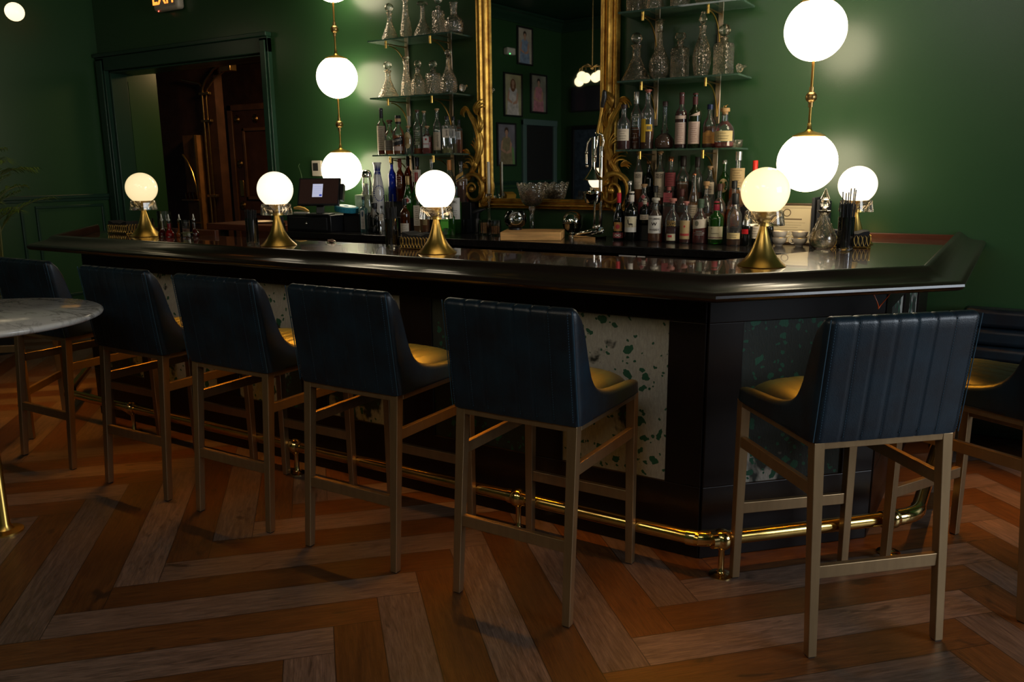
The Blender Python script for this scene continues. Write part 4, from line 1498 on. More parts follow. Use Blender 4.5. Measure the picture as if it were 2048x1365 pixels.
portrait(-2.41, -1.97, 2.48, 3.08, (0.26, 0.25, 0.20), (0.55, 0.22, 0.26), (0.03, 0.02, 0.02), 1, 'framed portrait of a person in a pink dress, in the mirror')
portrait(-1.48, -1.01, 1.58, 2.23, (0.22, 0.20, 0.24), (0.28, 0.22, 0.12), (0.06, 0.03, 0.02), 3, 'framed portrait of a person holding green cloth, lowest in the mirror')
em = thing('emergency_light', 'small white emergency light with a green dot, seen in the mirror', 'light', (XL+0.002, -1.31, 3.39), RAD(90))
MB().box(-0.11, 0.11, -0.09, 0, -0.05, 0.06).build('housing', M_WHITE, em, bevel=0.015)
MB().ball((0.05, -0.09, -0.04), 0.01, 8, 6).build('indicator', emit('green_dot', (0.1, 1, 0.2), 4), em)
# door, panelling, armchair on that wall
dr = MB()
dr.box(XL, XL+0.05, -2.72, -2.62, 0, 2.32).box(XL, XL+0.05, -1.78, -1.68, 0, 2.32).box(XL, XL+0.06, -2.72, -1.68, 2.24, 2.34)
structure(dr.build('door_2', pm('grey_green_trim', (0.09, 0.15, 0.14), rough=0.35), bevel=0.005))
structure(MB().box(XL+0.001, XL+0.02, -2.62, -1.78, 0, 2.24).build('door_3', M_BLACKM, smooth=0))
tv = thing('wall_screen', 'dark wide screen on the rear wall, seen in the mirror', 'screen', (-7.42, YR+0.03, 2.70))
MB().box(-0.40, 0.45, -0.02, 0.02, -0.19, 0.20).build('panel', pm('screen_glass', (0.03, 0.03, 0.045), rough=0.15), tv)
MB().box(-0.42, 0.47, -0.021, 0.015, -0.21, 0.22).build('bezel', M_BLACK, tv)
cb = thing('tiled_cabinet', 'blue-grey tiled niche on the rear wall, seen in the mirror', 'cabinet', (-7.2, YR+0.02, 0))
MB().box(-0.55, 0.7, -0.015, 0.03, 0.0, 2.18).build('tiled_panel', pm('blue_tile', (0.045, 0.065, 0.095), rough=0.25, vary=0.3, vscale=12), cb)
MB().box(-0.60, 0.75, -0.018, 0.06, 2.18, 2.25).box(-0.60, -0.55, -0.018, 0.06, 0, 2.2).build('surround', pm('black_mantel', (0.01, 0.01, 0.012), rough=0.3), cb, bevel=0.004)
ac = thing('tufted_armchair', 'mustard yellow tufted armchair, seen low in the mirror', 'armchair', (-7.45, -0.45, 0), 0.9)
rows = []
for j in range(13):
    v = j/12
    rows.append([(lerp(-0.36, 0.36, i/16)*(1-0.12*v**3), 0.05*(1-(2*i/16-1)**2)-0.12*v, 0.35+0.80*v*(1-0.05*(2*i/16-1)**4) - 0.0) for i in range(17)])
MB().sheet(rows, (0, 0.14, 0)).build('backrest', pm('mustard_velvet', (0.50, 0.24, 0.02), rough=0.8, bump=0.8, bscale=9), ac, smooth=60)
MB().box(-0.36, 0.36, -0.62, 0.03, 0.30, 0.46).build('seat', MATS['mustard_velvet'], ac, bevel=0.05, bseg=4)
for sx in (-1, 1):
    MB().box(sx*0.40-0.06, sx*0.40+0.06, -0.60, 0.10, 0.28, 0.66).build('arm', MATS['mustard_velvet'], ac, bevel=0.05, bseg=4)
    for y_ in (-0.55, 0.02):
        MB().taper((sx*0.34, y_, 0, 0.012, 0.012), (sx*0.34, y_, 0.30, 0.02, 0.02)).build('leg', M_BLACK, ac)

# ================================================================== BOTTLES
PROF = {
 'wine': [(0, 0), (.9, 0), (1, .02), (1, .58), (.97, .63), (.80, .68), (.50, .72), (.38, .76), (.35, .93), (.41, .935), (.41, .965), (.36, .97), (.36, .975), (0, .975)],
 'burg': [(0, 0), (.9, 0), (1, .02), (1, .40), (.93, .50), (.70, .60), (.47, .70), (.36, .80), (.33, .93), (.40, .935), (.40, .965), (.36, .97), (0, .97)],
 'whiskey': [(0, 0), (.92, 0), (1, .02), (1, .53), (.95, .60), (.78, .66), (.48, .71), (.38, .75), (.35, .89), (.42, .895), (.42, .92), (0, .92)],
 'flask': [(0, 0), (.90, 0), (1, .03), (1, .44), (.96, .54), (.80, .62), (.52, .68), (.37, .73), (.34, .86), (.42, .87), (.42, .90), (0, .90)],
 'tall': [(0, 0), (.93, 0), (1, .015), (1, .60), (.90, .65), (.60, .70), (.42, .75), (.37, .92), (.43, .925), (.43, .95), (0, .95)],
 'potstill': [(0, 0), (.62, 0), (.9, .03), (1, .11), (.95, .21), (.66, .29), (.34, .34), (.44, .385), (.30, .43), (.22, .55), (.20, .88), (.26, .89), (.26, .91), (0, .91)],
 'round': [(0, 0), (.78, 0), (.95, .04), (1, .22), (.98, .40), (.84, .53), (.52, .63), (.32, .67), (.29, .82), (.36, .83), (.36, .85), (0, .85)],
 'square': [(0, 0), (.95, 0), (1, .02), (1, .62), (.94, .67), (.50, .71), (.36, .75), (.34, .88), (.42, .89), (.42, .92), (0, .92)],
 'sqshort': [(0, 0), (.95, 0), (1, .02), (1, .70), (.95, .745), (.55, .775), (.42, .80), (.40, .88), (.48, .89), (.48, .91), (0, .91)],
 'apoth': [(0, 0), (.93, 0), (1, .03), (1, .50), (.92, .60), (.62, .66), (.34, .70), (.31, .84), (.42, .86), (.42, .89), (0, .89)],
}
SHO = {'wine': .63, 'burg': .55, 'whiskey': .60, 'flask': .56, 'tall': .65, 'potstill': .30, 'round': .55, 'square': .67, 'sqshort': .74, 'apoth': .6}
GLASS = {'clear': (0.93, 0.93, 0.90), 'green': (0.10, 0.42, 0.06), 'blue': (0.06, 0.12, 0.62), 'amberglass': (0.36, 0.11, 0.02), 'aqua': (0.45, 0.78, 0.78)}
def glass_mat(g):
    if g in GLASS:
        return thin_glass('bottle_glass_'+g, GLASS[g], 0.03, 0.55 if g == 'clear' else 0.35, 1.0, 0.03 if g == 'clear' else 0.10)
    if g == 'blackwine' or g == 'blackglass' or g == 'darkglass':
        return pm('near_black_bottle_glass', (0.006, 0.007, 0.006), rough=0.06, spec=0.7)
    return pm('dark_olive_bottle_glass', (0.014, 0.020, 0.007), rough=0.06, spec=0.7)
LIQ = {'darkred': (0.36, 0.025, 0.015), 'amber': (0.88, 0.33, 0.035), 'orange': (1.0, 0.38, 0.04), 'darkamber': (0.50, 0.14, 0.02), 'red': (0.85, 0.07, 0.025), 'pale': (0.75, 0.75, 0.35), 'olive': (0.40, 0.32, 0.06), 'brightred': (0.90, 0.02, 0.015), 'tan': (0.62, 0.34, 0.10)}
def liq_mat(l):
    return thin_glass('liquid_'+l, LIQ[l], 0.05, 0.6, 0.8, 0.42, LIQ[l], 0.5)
CAPC = {'black': (0.010, 0.010, 0.012), 'brownwood': (0.12, 0.045, 0.02), 'cork': (0.50, 0.30, 0.14), 'paleneck': (0.50, 0.44, 0.33), 'rednk': (0.20, 0.03, 0.015), 'darkneck': (0.02, 0.012, 0.01), 'white': (0.62, 0.60, 0.58), 'orange': (0.60, 0.22, 0.05), 'foil': (0.40, 0.28, 0.12), 'redfoil': (0.30, 0.04, 0.03), 'blackbrown': (0.03, 0.012, 0.010), 'silver': (0.5, 0.48, 0.44), 'redcork': (0.35, 0.10, 0.06), 'maroon': (0.085, 0.018, 0.018), 'navy': (0.012, 0.018, 0.06), 'copper': (0.42, 0.17, 0.08), 'redcap': (0.70, 0.03, 0.015), 'rosecap': (0.30, 0.06, 0.06), 'winered': (0.62, 0.010, 0.03), 'whitecap': (0.66, 0.60, 0.54), 'clearcap': (0.55, 0.50, 0.42), 'pinkcork': (0.42, 0.16, 0.13), 'greencap': (0.06, 0.10, 0.06), 'maroonred': (0.36, 0.02, 0.045), 'blackcaps': (0.010, 0.010, 0.010), 'blackband': (0.01, 0.01, 0.01), 'blackband2': (0.06, 0.02, 0.015), 'horse': (0.50, 0.30, 0.12)}
LABC = {'cream': (0.62, 0.52, 0.40), 'taupe': (0.20, 0.17, 0.13), 'black': (0.012, 0.011, 0.010), 'tan': (0.48, 0.34, 0.16), 'white': (0.66, 0.62, 0.56), 'yellow': (0.68, 0.42, 0.03), 'pinkcream': (0.55, 0.40, 0.33), 'orangebrown': (0.50, 0.24, 0.06), 'yellowcream': (0.62, 0.48, 0.22), 'rosered': (0.30, 0.055, 0.065), 'parchment': (0.62, 0.54, 0.36), 'limegreen': (0.13, 0.50, 0.05), 'dark': (0.05, 0.04, 0.035)}
M_INK = pm('label_ink', (0.03, 0.022, 0.018), rough=0.7)
M_INKL = pm('pale_ink', (0.62, 0.55, 0.45), rough=0.6)
M_INKR = pm('red_ink', (0.45, 0.04, 0.04), rough=0.6)
M_GOLDI = pm('gold_ink', (0.60, 0.36, 0.10), rough=0.35, metal=0.7)

def wrap(x, R, sq):
    # a point x along the label on a round bottle (arc) or a flat face
    if sq:
        return (x, -R)
    a = x/R
    return (R*sin(a), -R*cos(a))
def patch(mb, x0, x1, z0, z1, R, sq, lift=0.0, n=12, zt=None):
    rows = []
    for j in range(2):
        row = []
        for i in range(n+1):
            f = i/n
            px, py = wrap(lerp(x0, x1, f), R+lift, sq)
            zz = (z0, z1)[j]
            if zt is not None:
                zz += zt*(f-0.5)
            row.append((px, py, zz))
        rows.append(row)
    mb.grid(rows)
def disc(mb, cx, cz, rx, rz, R, sq, lift, n=24, rot=0.0, pts=None):
    c = wrap(cx, R+lift, sq)
    ids = []
    if pts is None:
        pts = [(rx*cos(2*pi*k/n), rz*sin(2*pi*k/n)) for k in range(n)]
    for (a, b) in pts:
        px, py = wrap(cx+a, R+lift, sq)
        ids.append(mb.vert((px, py, cz+b)))
    ci = mb.vert((c[0], c[1], cz))
    for k in range(len(ids)):
        mb.face((ci, ids[k], ids[(k+1) % len(ids)]))
def letters(txt, width, cz, R, sq, mat, parent, lift=0.0014, tilt=0.0, bold=0.0, hscale=1.0, name='lettering', cx=0.0):
    vs, fs = text_mesh(txt, 1.0, bold=bold)
    w0 = max(v[0] for v in vs)-min(v[0] for v in vs)
    s_ = width/w0
    m_ = MB()
    for v in vs:
        x, z = v[0]*s_, v[1]*s_*hscale
        xx = x*cos(tilt)-z*sin(tilt)
        zz = x*sin(tilt)+z*cos(tilt)
        px, py = wrap(cx+xx, R+lift, sq)
        m_.vert((px, py, cz+zz))
    for f in fs:
        m_.face(f)
    return m_.build(name, mat, parent, smooth=0, recalc=False)

BCOUNT = [0]
def bottle(x, y, z, H, R, kind, glass, liq, level, cap, lab, txt, desc, group):
    sq = kind in ('square', 'sqshort')
    if sq:
        R = R*0.78
    toc = atan2(-y, -x)                      # direction to the camera side of the room
    face = lerp(-pi/2, toc, 0.55)
    if kind in ('square', 'sqshort'):
        face = lerp(-pi/2, toc, 0.45)
    t = thing('liquor_bottle', desc, 'bottle', (x, y, z), face+pi/2, group)
    if kind == 'wine' and glass in ('blackwine', 'green', 'olivedark') or kind == 'burg' and glass == 'blackwine':
        t.name = 'wine_bottle'
    pr = [(r*R, q*H) for r, q in PROF[kind]]
    if sq:
        def mod(th, zz):
            f = zz/H
            k_ = max(0.0, min(1.0, (SHO[kind]+0.04-f)/0.06))
            ct, st = abs(cos(th)), abs(sin(th))
            pw = 8.0
            s_ = 1.0/((ct**pw+st**pw)**(1/pw))
            return lerp(1.0, s_, k_)
        MB().lathe(pr, 40, mod=mod).build('glass_body', glass_mat(glass), t, smooth=35)
    else:
        mod = None
        MB().lathe(pr, 32).build('glass_body', glass_mat(glass), t, smooth=35)
    # liquid
    if liq != 'none' and level > 0:
        zl = 0.012 + level*SHO[kind]*H
        lp = [(0.0, 0.006)]
        for (r, q) in pr[1:-1]:
            if q < zl:
                lp.append((max(r-0.0022, 0.001), max(q, 0.006)))
            else:
                r0, q0 = pr[1]
                prev = [p for p in pr[1:-1] if p[1] < zl][-1]
                tt = (zl-prev[1])/max(q-prev[1], 1e-5)
                rr = lerp(prev[0], r, tt)-0.0022
                lp.append((rr, zl))
                break
        lp.append((0, zl))
        MB().lathe(lp, 32, mod=mod if sq else None).build('liquid', liq_mat(liq), t, smooth=35)
    # cap
    neck = [p for p in pr if p[0] > 0][-1]
    rn = neck[0]
    zc = neck[1]
    cm = pm('cap_'+cap, CAPC[cap], rough=0.25 if cap in ('copper', 'silver', 'navy') else 0.45, metal=0.8 if cap in ('silver', 'copper', 'foil') else 0.0, spec=0.5)
    if cap in ('maroon', 'winered', 'whitecap', 'maroonred', 'blackcaps', 'darkneck', 'redcap', 'rednk', 'orange', 'redfoil', 'paleneck', 'blackband') or (cap == 'black' and kind in ('wine',)) or (cap == 'silver' and kind == 'tall') or (cap == 'foil'):
        zb = {'paleneck': .74, 'redcap': .70, 'orange': .76}.get(cap, .79)*H
        top = H
        e = 1.12
        MB().lathe([(rn*e*0.95, zb), (rn*e, zb+0.004), (rn*e, top-0.003), (rn*e*0.9, top), (0, top)], 24).build('capsule', cm, t)
        if cap == 'blackband':
            MB().lathe([(rn*e*1.04, .84*H), (rn*e*1.04, .92*H)], 24).build('neck_band', pm('cap_cork', CAPC['cork'], rough=0.6), t)
    elif cap in ('cork', 'brownwood', 'redcork', 'pinkcork', 'clearcap', 'horse'):
        k_ = H-zc
        MB().lathe([(0, zc-0.004), (rn*0.8, zc-0.004), (rn*0.82, zc+k_*0.35), (rn*1.25, zc+k_*0.38), (rn*1.3, zc+k_*0.5), (rn*1.28, H-0.002), (rn*1.1, H), (0, H)], 24).build('stopper', cm, t)
        if cap == 'horse':
            m_ = MB()
            m_.ball((0, 0, H+0.008), 0.007, 10, 8)
            m_.tube([(0, 0, H+0.004), (0.006, 0, H+0.016), (0.014, 0, H+0.018)], 0.003, 6)
            m_.tube([(0, 0, H+0.004), (-0.010, 0, H+0.012), (-0.012, 0, H+0.002)], 0.0025, 6)
            m_.build('stopper_figure', M_BRASSD, t)
    else:
        MB().lathe([(0, zc-0.003), (rn*1.08, zc-0.003), (rn*1.10, H-0.002), (rn*1.0, H), (0, H)], 24).build('cap', cm, t)
        if cap in ('black', 'greencap') and kind in ('flask', 'whiskey', 'apoth', 'tall'):
            MB().lathe([(rn*1.02, zc-0.10*H), (rn*1.04, zc-0.09*H), (rn*1.04, zc-0.004), (rn*0.9, zc-0.003)], 24).build('neck_label', cm, t)
    # label
    if lab:
        code, colr, a, b = lab.split(':')
        a, b = float(a)*H, float(b)*H
        RL = R+0.0007
        if sq:
            wl = R*0.86
        else:
            wl = R*1.05
        nm = 'label'
        def lmat(c):
            return pm('paper_'+c, LABC[c], rough=0.6, vary=0.06, vscale=40)
        def lines(parent, z0, z1, n, w_, mat, lift=0.0012):
            m_ = MB()
            for q in range(n):
                zz = lerp(z0, z1, (q+0.5)/n)
                hw = w_*(0.75+0.25*sin(q*2.3))
                patch(m_, -hw, hw, zz-0.0010, zz+0.0010, RL, sq, lift, 6)
            return m_.build('print', mat, parent, smooth=0, recalc=False)
        m_ = MB()
        zc_ = (a+b)/2
        if code == 'O':
            disc(m_, 0, zc_, wl*0.9, (b-a)/2, RL, sq, 0)
            l = m_.build(nm, lmat(colr), t, smooth=0, recalc=False)
            m2 = MB()
            disc(m2, 0, zc_, wl*0.42, (b-a)*0.22, RL, sq, 0.0012)
            m2.build('print', pm('ochre_ink', (0.30, 0.18, 0.06), rough=0.6), l, smooth=0, recalc=False)
        elif code == 'D':
            disc(m_, 0, zc_, 0, 0, RL, sq, 0, pts=[(-wl*0.98, 0), (0, -(b-a)/2), (wl*0.98, 0), (0, (b-a)/2)])
            l = m_.build(nm, lmat(colr), t, smooth=0, recalc=False)
            letters(txt, wl*1.1, zc_+0.004, RL, sq, M_INK, l)
        elif code == 'E':
            disc(m_, 0, zc_, wl*0.6, (b-a)/2, RL, sq, 0)
            l = m_.build(nm, lmat(colr), t, smooth=0, recalc=False)
            m2 = MB()
            disc(m2, 0, zc_, wl*0.35, (b-a)*0.3, RL, sq, 0.0012)
            m2.build('print', M_INKR, l, smooth=0, recalc=False)
        elif code == 'P':
            patch(m_, -wl, wl, a+0.028, b, RL, sq, 0, 12, zt=0.022)
            l = m_.build(nm, lmat(colr), t, smooth=0, recalc=False)
            letters(txt, wl*1.75, (a+0.028+b)/2+0.008, RL, sq, M_INKL, l, tilt=0.24, bold=0.01, hscale=1.3)
            m2 = MB()
            patch(m2, -wl*0.55, wl*0.95, a-0.012, a+0.020, RL, sq, 0)
            m2.build('label', lmat('pinkcream'), t, smooth=0, recalc=False)
        elif code == 'S':
            for q in range(3):
                patch(m_, -wl, wl, a+0.02*q, a+0.02*q+(0.018 if q == 1 else 0.004), RL, sq, 0.001, 4, zt=0.035)
            m_.build(nm, M_GOLDI, t, smooth=0, recalc=False)
        elif code == 'N':
            l = letters(txt, wl*1.7, zc_, RL, sq, M_INKL, t, bold=0.01)
        elif code == 'J':
            letters(txt, R*1.25, H*0.44, RL, sq, M_GOLDI, t, bold=0.012, hscale=1.15)
            patch(m_, -wl*0.62, wl*0.62, a, a+0.042, RL, sq, 0)
            l = m_.build(nm, lmat('parchment'), t, smooth=0, recalc=False)
            m2 = MB()
            patch(m2, -wl*0.45, wl*0.15, a+0.020, a+0.034, RL, sq, 0.0012)
            m2.build('print', M_INKR, l, smooth=0, recalc=False)
        elif code == 'Q':
            patch(m_, -wl*0.75, wl*0.75, a+0.045, b-0.035, RL, sq, 0)
            l = m_.build(nm, lmat(colr), t, smooth=0, recalc=False)
            m2 = MB()
            disc(m2, 0, (a+0.045+b-0.035)/2, wl*0.4, 0.016, RL, sq, 0.0012, n=8)
            m2.build('print', M_INKR, l, smooth=0, recalc=False)
            m3 = MB()
            patch(m3, -wl*1.05, wl*1.05, a, a+0.034, RL, sq, 0)
            l2 = m3.build('label', lmat('rosered'), t, smooth=0, recalc=False)
            m4 = MB()
            disc(m4, 0, a+0.017, wl*0.7, 0.010, RL, sq, 0.0012, n=6)
            m4.build('print', M_INKL, l2, smooth=0, recalc=False)
        elif code == 'A':
            patch(m_, -wl, wl, a, b, RL, sq, 0)
            l = m_.build(nm, lmat('white'), t, smooth=0, recalc=False)
            m2 = MB()
            patch(m2, -wl*0.95, wl*0.95, a+(b-a)*0.30, b-0.003, RL, sq, 0.001)
            m2.build('picture', lmat(colr), l, smooth=0, recalc=False)
            m3 = MB()      # stag silhouette
            zb_ = a+(b-a)*0.45
            disc(m3, 0.004, zb_+0.006, 0.015, 0.006, RL, sq, 0.002, n=16)
            for q in (-0.006, 0.000, 0.013, 0.017):
                patch(m3, q, q+0.0015, zb_-0.012, zb_+0.004, RL, sq, 0.002, 2)
            disc(m3, -0.011, zb_+0.016, 0.004, 0.009, RL, sq, 0.002, n=10)
            disc(m3, -0.013, zb_+0.027, 0.005, 0.004, RL, sq, 0.002, n=10)
            for sx in (-1, 1):
                for q in range(6):
                    patch(m3, -0.013+sx*(0.001+q*0.0018)-0.0006, -0.013+sx*(0.001+q*0.0018)+0.0008, zb_+0.030+q*0.0025, zb_+0.034+q*0.003, RL, sq, 0.002, 1)
            m3.build('print', M_INK, l, smooth=0, recalc=False)
        elif code == 'X':
            patch(m_, -wl*0.7, wl*0.4, a+0.05, a+0.078, RL, sq, 0.001)
            m_.build(nm, pm('bright_red_label', (0.55, 0.01, 0.015), rough=0.5), t, smooth=0, recalc=False)
        elif code == 'G':
            patch(m_, -wl*1.1, wl*1.1, a, b, RL, sq, 0)
            l = m_.build(nm, lmat(colr), t, smooth=0, recalc=False)
            m2 = MB()
            patch(m2, -wl*1.1, wl*1.1, a+(b-a)*0.48, a+(b-a)*0.52, RL, sq, 0.001)
            disc(m2, 0, a+(b-a)*0.75, 0.006, 0.012, RL, sq, 0.001)
            m2.build('print', pm('dark_green_ink', (0.02, 0.09, 0.02), rough=0.5), l, smooth=0, recalc=False)
        elif code == 'R':
            patch(m_, -wl*0.8, wl*0.8, a, b, RL, sq, 0)
            l = m_.build(nm, lmat(colr), t, smooth=0, recalc=False)
            m2 = MB()
            patch(m2, -wl*0.8, wl*0.8, a+(b-a)*0.32, a+(b-a)*0.37, RL, sq, 0.001)
            disc(m2, 0, a+(b-a)*0.75, wl*0.28, 0.008, RL, sq, 0.001)
            m2.build('print', M_INKR, l, smooth=0, recalc=False)
        elif code == 'K':
            patch(m_, -wl, wl, a, b, RL, sq, 0)
            l = m_.build(nm, lmat(colr), t, smooth=0, recalc=False)
            m2 = MB()     # brush strokes
            rk = random.Random(int(x*1000))
            hh = b-a
            for q in range(7):
                zz = a+hh*(0.25+0.09*q)
                xw = wl*rk.uniform(0.15, 0.38)
                patch(m2, wl*0.25-xw, wl*0.25+xw, zz, zz+0.0016, RL, sq, 0.0012, 2, zt=0.006)
            patch(m2, wl*0.22, wl*0.28, a+hh*0.2, a+hh*0.9, RL, sq, 0.0012, 1)
            patch(m2, wl*0.42, wl*0.46, a+hh*0.15, a+hh*0.5, RL, sq, 0.0012, 1)
            m2.build('print', M_INK, l, smooth=0, recalc=False)
        elif code == 'I':
            patch(m_, -wl, wl, a, b, RL, sq, 0)
            l = m_.build(nm, lmat(colr), t, smooth=0, recalc=False)
            letters(txt, wl*0.9, zc_, RL, sq, M_INKL, l, cx=wl*0.2, bold=0.01)
            m2 = MB()
            zz = b+0.035
            for sgn in (0, 1):
                k_ = 0.018
                disc(m2, 0, zz, 0, 0, R*0.8, sq, 0.008+0.001*sgn, pts=[(-k_*(1-.12*sgn), 0), (0, -k_*(1-.12*sgn)), (k_*(1-.12*sgn), 0), (0, k_*(1-.12*sgn))])
                m2.cur = 1
            m2.build('hang_tag', [M_INKL, lmat('rosered')], t, smooth=0, recalc=False)
        elif code == 'V' or code == 'W':
            patch(m_, -wl, wl, a, b*0.78, RL, sq, 0)
            l = m_.build(nm, lmat(colr), t, smooth=0, recalc=False)
            m2 = MB()
            if code == 'W':
                patch(m2, -wl, wl, b*0.88, b*0.98, RL, sq, 0)
            else:
                patch(m2, -wl*0.9, wl*0.9, b*0.90, b*1.0, R*0.97, sq, 0.001, 12, zt=0.03)
            m2.build('label', lmat(colr), t, smooth=0, recalc=False)
            lines(l, a+0.01, b*0.74, 9, wl*0.55, pm('brown_ink', (0.22, 0.09, 0.07), rough=0.6))
        elif code == 'Y':
            patch(m_, -wl*1.1, -wl*0.15, a, b*0.98, RL, sq, 0)
            patch(m_, -wl*0.1, wl*0.9, a+(b-a)*0.45, b*0.80, RL, sq, 0.0008)
            l = m_.build(nm, lmat(colr), t, smooth=0, recalc=False)
            m2 = MB()
            patch(m2, wl*0.05, wl*0.7, a+(b-a)*0.52, b*0.74, RL, sq, 0.0018)
            m2.build('picture', pm('grey_print', (0.16, 0.13, 0.07), rough=0.6), l, smooth=0, recalc=False)
        elif code == 'U':
            disc(m_, 0, 0, 0, 0, RL, sq, 0, pts=[(-wl, a), (wl, a), (wl, b*0.86), (0, b), (-wl, b*0.80)]) if False else patch(m_, -wl, wl, a, b*0.9, RL, sq, 0)
            disc(m_, 0, b*0.9, wl*0.5, b*0.10, RL, sq, 0)
            l = m_.build(nm, lmat(colr), t, smooth=0, recalc=False)
            lines(l, a+0.01, b*0.7, 4, wl*0.5, pm('brown_ink', (0.22, 0.09, 0.07), rough=0.6))
        elif code == 'Z':
            patch(m_, -wl, wl*1.1, a, b, RL, sq, 0, 12, zt=0.01)
            l = m_.build(nm, lmat(colr), t, smooth=0, recalc=False)
            m2 = MB()
            disc(m2, -wl*0.3, zc_+0.002, 0.013, 0.016, RL, sq, 0.0012, n=12)
            m2.build('print', pm('grey_beast_print', (0.20, 0.19, 0.13), rough=0.7), l, smooth=0, recalc=False)
            lines(t, a-0.045, a-0.012, 3, wl*0.8, M_INKL)
        elif code == 'M':
            patch(m_, -wl*0.9, wl*0.9, a, b, RL, sq, 0)
            l = m_.build(nm, lmat('tan'), t, smooth=0, recalc=False)
            m2 = MB()
            disc(m2, 0, lerp(a, b, 0.68), 0.006, 0.007, RL, sq, 0.0012, n=9)
            patch(m2, -wl*0.8, wl*0.8, lerp(a, b, 0.18), lerp(a, b, 0.30), RL, sq, 0.0012, 6)
            m2.build('print', M_INKR, l, smooth=0, recalc=False)
        elif code == 'H':
            patch(m_, -wl*1.15, wl*1.15, a, b, RL, sq, 0)
            l = m_.build(nm, lmat(colr), t, smooth=0, recalc=False)
            m2 = MB()
            patch(m2, -wl*1.15, wl*1.15, a+0.008, a+0.013, RL, sq, 0.001)
            disc(m2, -wl*0.4, b-0.012, 0.006, 0.004, RL, sq, 0.001, n=3)
            m2.build('print', pm('plum_ink', (0.16, 0.05, 0.06), rough=0.6), l, smooth=0, recalc=False)
            lines(l, a+0.032, a+0.040, 1, wl*0.7, M_INK)
        elif code == 'C':
            patch(m_, -wl, wl, a, b, RL, sq, 0)
            l = m_.build(nm, lmat(colr), t, smooth=0, recalc=False)
            letters('WYOMING', wl*1.5, b-0.020, RL, sq, M_INK, l, bold=0.01)
            letters('WHISKEY', wl*1.4, a+0.022, RL, sq, M_INK, l, bold=0.01)
            letters('W', wl*0.75, zc_+0.003, RL, sq, M_INK, l, bold=0.03, hscale=0.8)
        elif code == 'B':
            patch(m_, -wl*0.75, wl*0.75, a, b*0.92, RL, sq, 0)
            disc(m_, 0, b*0.92, wl*0.75, b*0.08, RL, sq, 0)
            l = m_.build(nm, lmat('white'), t, smooth=0, recalc=False)
            m2 = MB()
            disc(m2, 0, lerp(a, b, 0.78), wl*0.35, 0.020, RL, sq, 0.001, n=16)
            m2.build('print', pm('steel_blue_ink', (0.05, 0.10, 0.16), rough=0.6), l, smooth=0, recalc=False)
            lines(l, a+0.01, lerp(a, b, 0.55), 7, wl*0.5, M_INK)
        elif code == 'F':
            lines(t, a, b, 7, wl*0.7, M_INKL)
        else:
            patch(m_, -wl, wl, a, b, RL, sq, 0)
            l = m_.build(nm, lmat(colr), t, smooth=0, recalc=False)
            if txt:
                letters(txt, wl*(1.35 if '\n' in txt else 0.9), b-(0.026 if '\n' in txt else 0.03), RL, sq, M_INK, l, bold=0.015)
                lines(l, a+0.01, lerp(a, b, 0.45), 4, wl*0.5, M_INK)
            elif b-a > 0.03:
                lines(l, a+0.006, b-0.006, max(2, int((b-a)/0.016)), wl*0.6, M_INK)
    return t

